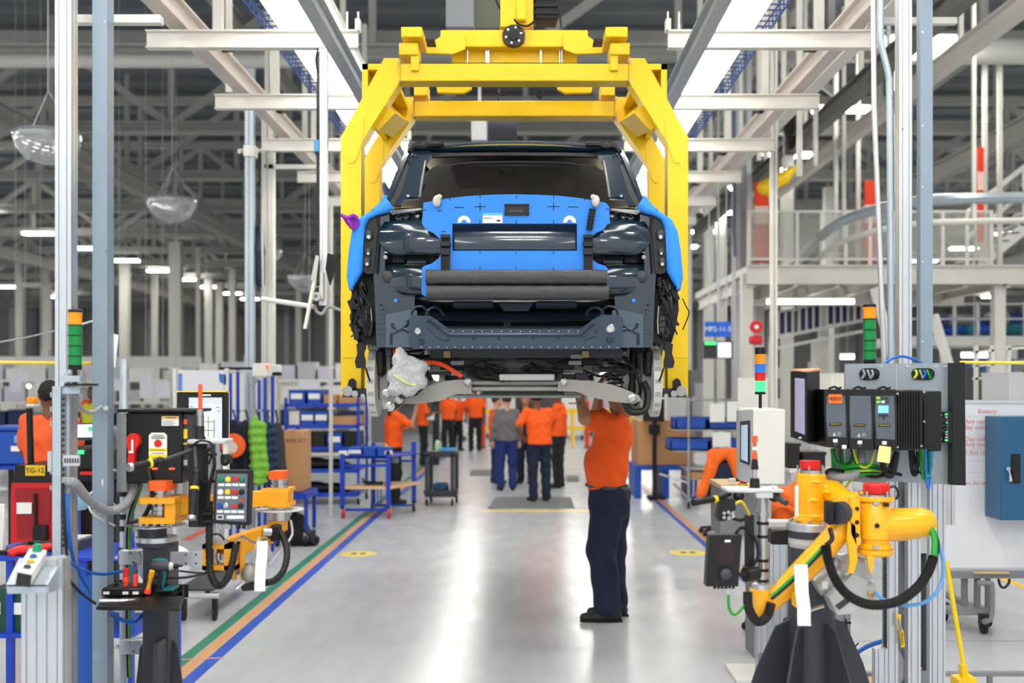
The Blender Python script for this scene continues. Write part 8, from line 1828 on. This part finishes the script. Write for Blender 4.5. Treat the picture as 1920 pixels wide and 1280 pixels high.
sdf_mesh(ts,.012,.05,fold,cut=[((px(1140,Yw_),0,pz(916,Yw_)),(0.10,0,-1))]).build('shirt',m_shirt,wt,ang=180)
tr = [(w(1140,918,-.06),w(1140,918,.06),.158,.158),(w(1144,945,-.05),w(1144,945,.05),.16,.16),(hipN+V(.01,0,-.06),kneN,.148,.118),(kneN,ankN+V(0,0,.02),.118,.108),(hipF+V(0.01,0,-.06),kneF,.148,.118),(kneF,ankF+V(0,0,.02),.112,.106)]
sdf_mesh(tr,.012,.04,lambda g: fold(g),cut=[((px(1140,Yw_),0,pz(908,Yw_)),(-.04,0,1)),((0,0,.05),(0,0,-1))]).build('trousers',m_jean,wt,ang=180)
bl = MB(); bl.tube([w(1139,911)+V(.172*math.cos(a)+.004,.222*math.sin(a),-.012*math.cos(a)) for a in [2*math.pi*i/30 for i in range(30)]],.016,6,closed=True); bl.build('belt',M('belt_grey',(74,72,72),.5),wt)
for ak, d in ((ankN,0),(ankF,0)):
    o = sdf_mesh([(V(ak.x+.06,ak.y,.05),V(ak.x-.09,ak.y,.045),.052,.05),(V(ak.x-.06,ak.y,.045),V(ak.x-.19,ak.y,.032),.05,.038)],.011,.03,cut=[((0,0,.014),(0,0,-1))]).build('shoe',m_blk,wt,ang=180)
    sl = MB(); sl.prism([V(ak.x+.115,ak.y-.035,0),V(ak.x+.115,ak.y+.035,0),V(ak.x-.1,ak.y+.05,0),V(ak.x-.2,ak.y+.035,0),V(ak.x-.225,ak.y,0),V(ak.x-.2,ak.y-.035,0),V(ak.x-.1,ak.y-.05,0)],(0,0,.016)); sl.build('sole',m_rubber,o)
    la = MB()
    for k in range(3): q = V(ak.x-.05-.03*k,ak.y,.10-.012*k); la.tube([q+V(0,-.03,-.01),q,q+V(0,.03,-.01)],.004,5)
    la.build('laces',m_dgrey,o)
sdf_mesh([(hd+V(.035,0,.04),hd+V(.045,0,.06),.088,.084)],.012,.02,lambda g: .004*np.sin(g[...,0]*110)*np.sin(g[...,1]*90),cut=[(tuple(hd+V(-.01,0,.02)),(-1,0,.0))]).build('hair',HR['grey'],wt,ang=180)
sdf_mesh([(hd+V(-.03,0,-.03),hd+V(-.075,0,.0),.05,.035)],.012,.02).build('beard',HR['grey'],wt,ang=180)
ey = MB()
for sd in (-1,1): ey.ball(hd+V(-.072,sd*.03,.075),.010,8)
ey.build('eyes',m_ink,wt)
MB().tube([hd+V(-.098,-.022,.018),hd+V(-.103,0,.018),hd+V(-.098,.022,.018)],.005,6).build('mouth',M('lip_rose',(140,80,70),.5),wt)
for sh, el in arms_[:1]: MB().tube([w(1078+3*0,756,nd-.1)+V(.045*math.cos(a),.035*math.sin(a),0) for a in [2*math.pi*i/16 for i in range(16)]],.006,6,closed=True).build('wristband',m_steel,wt)
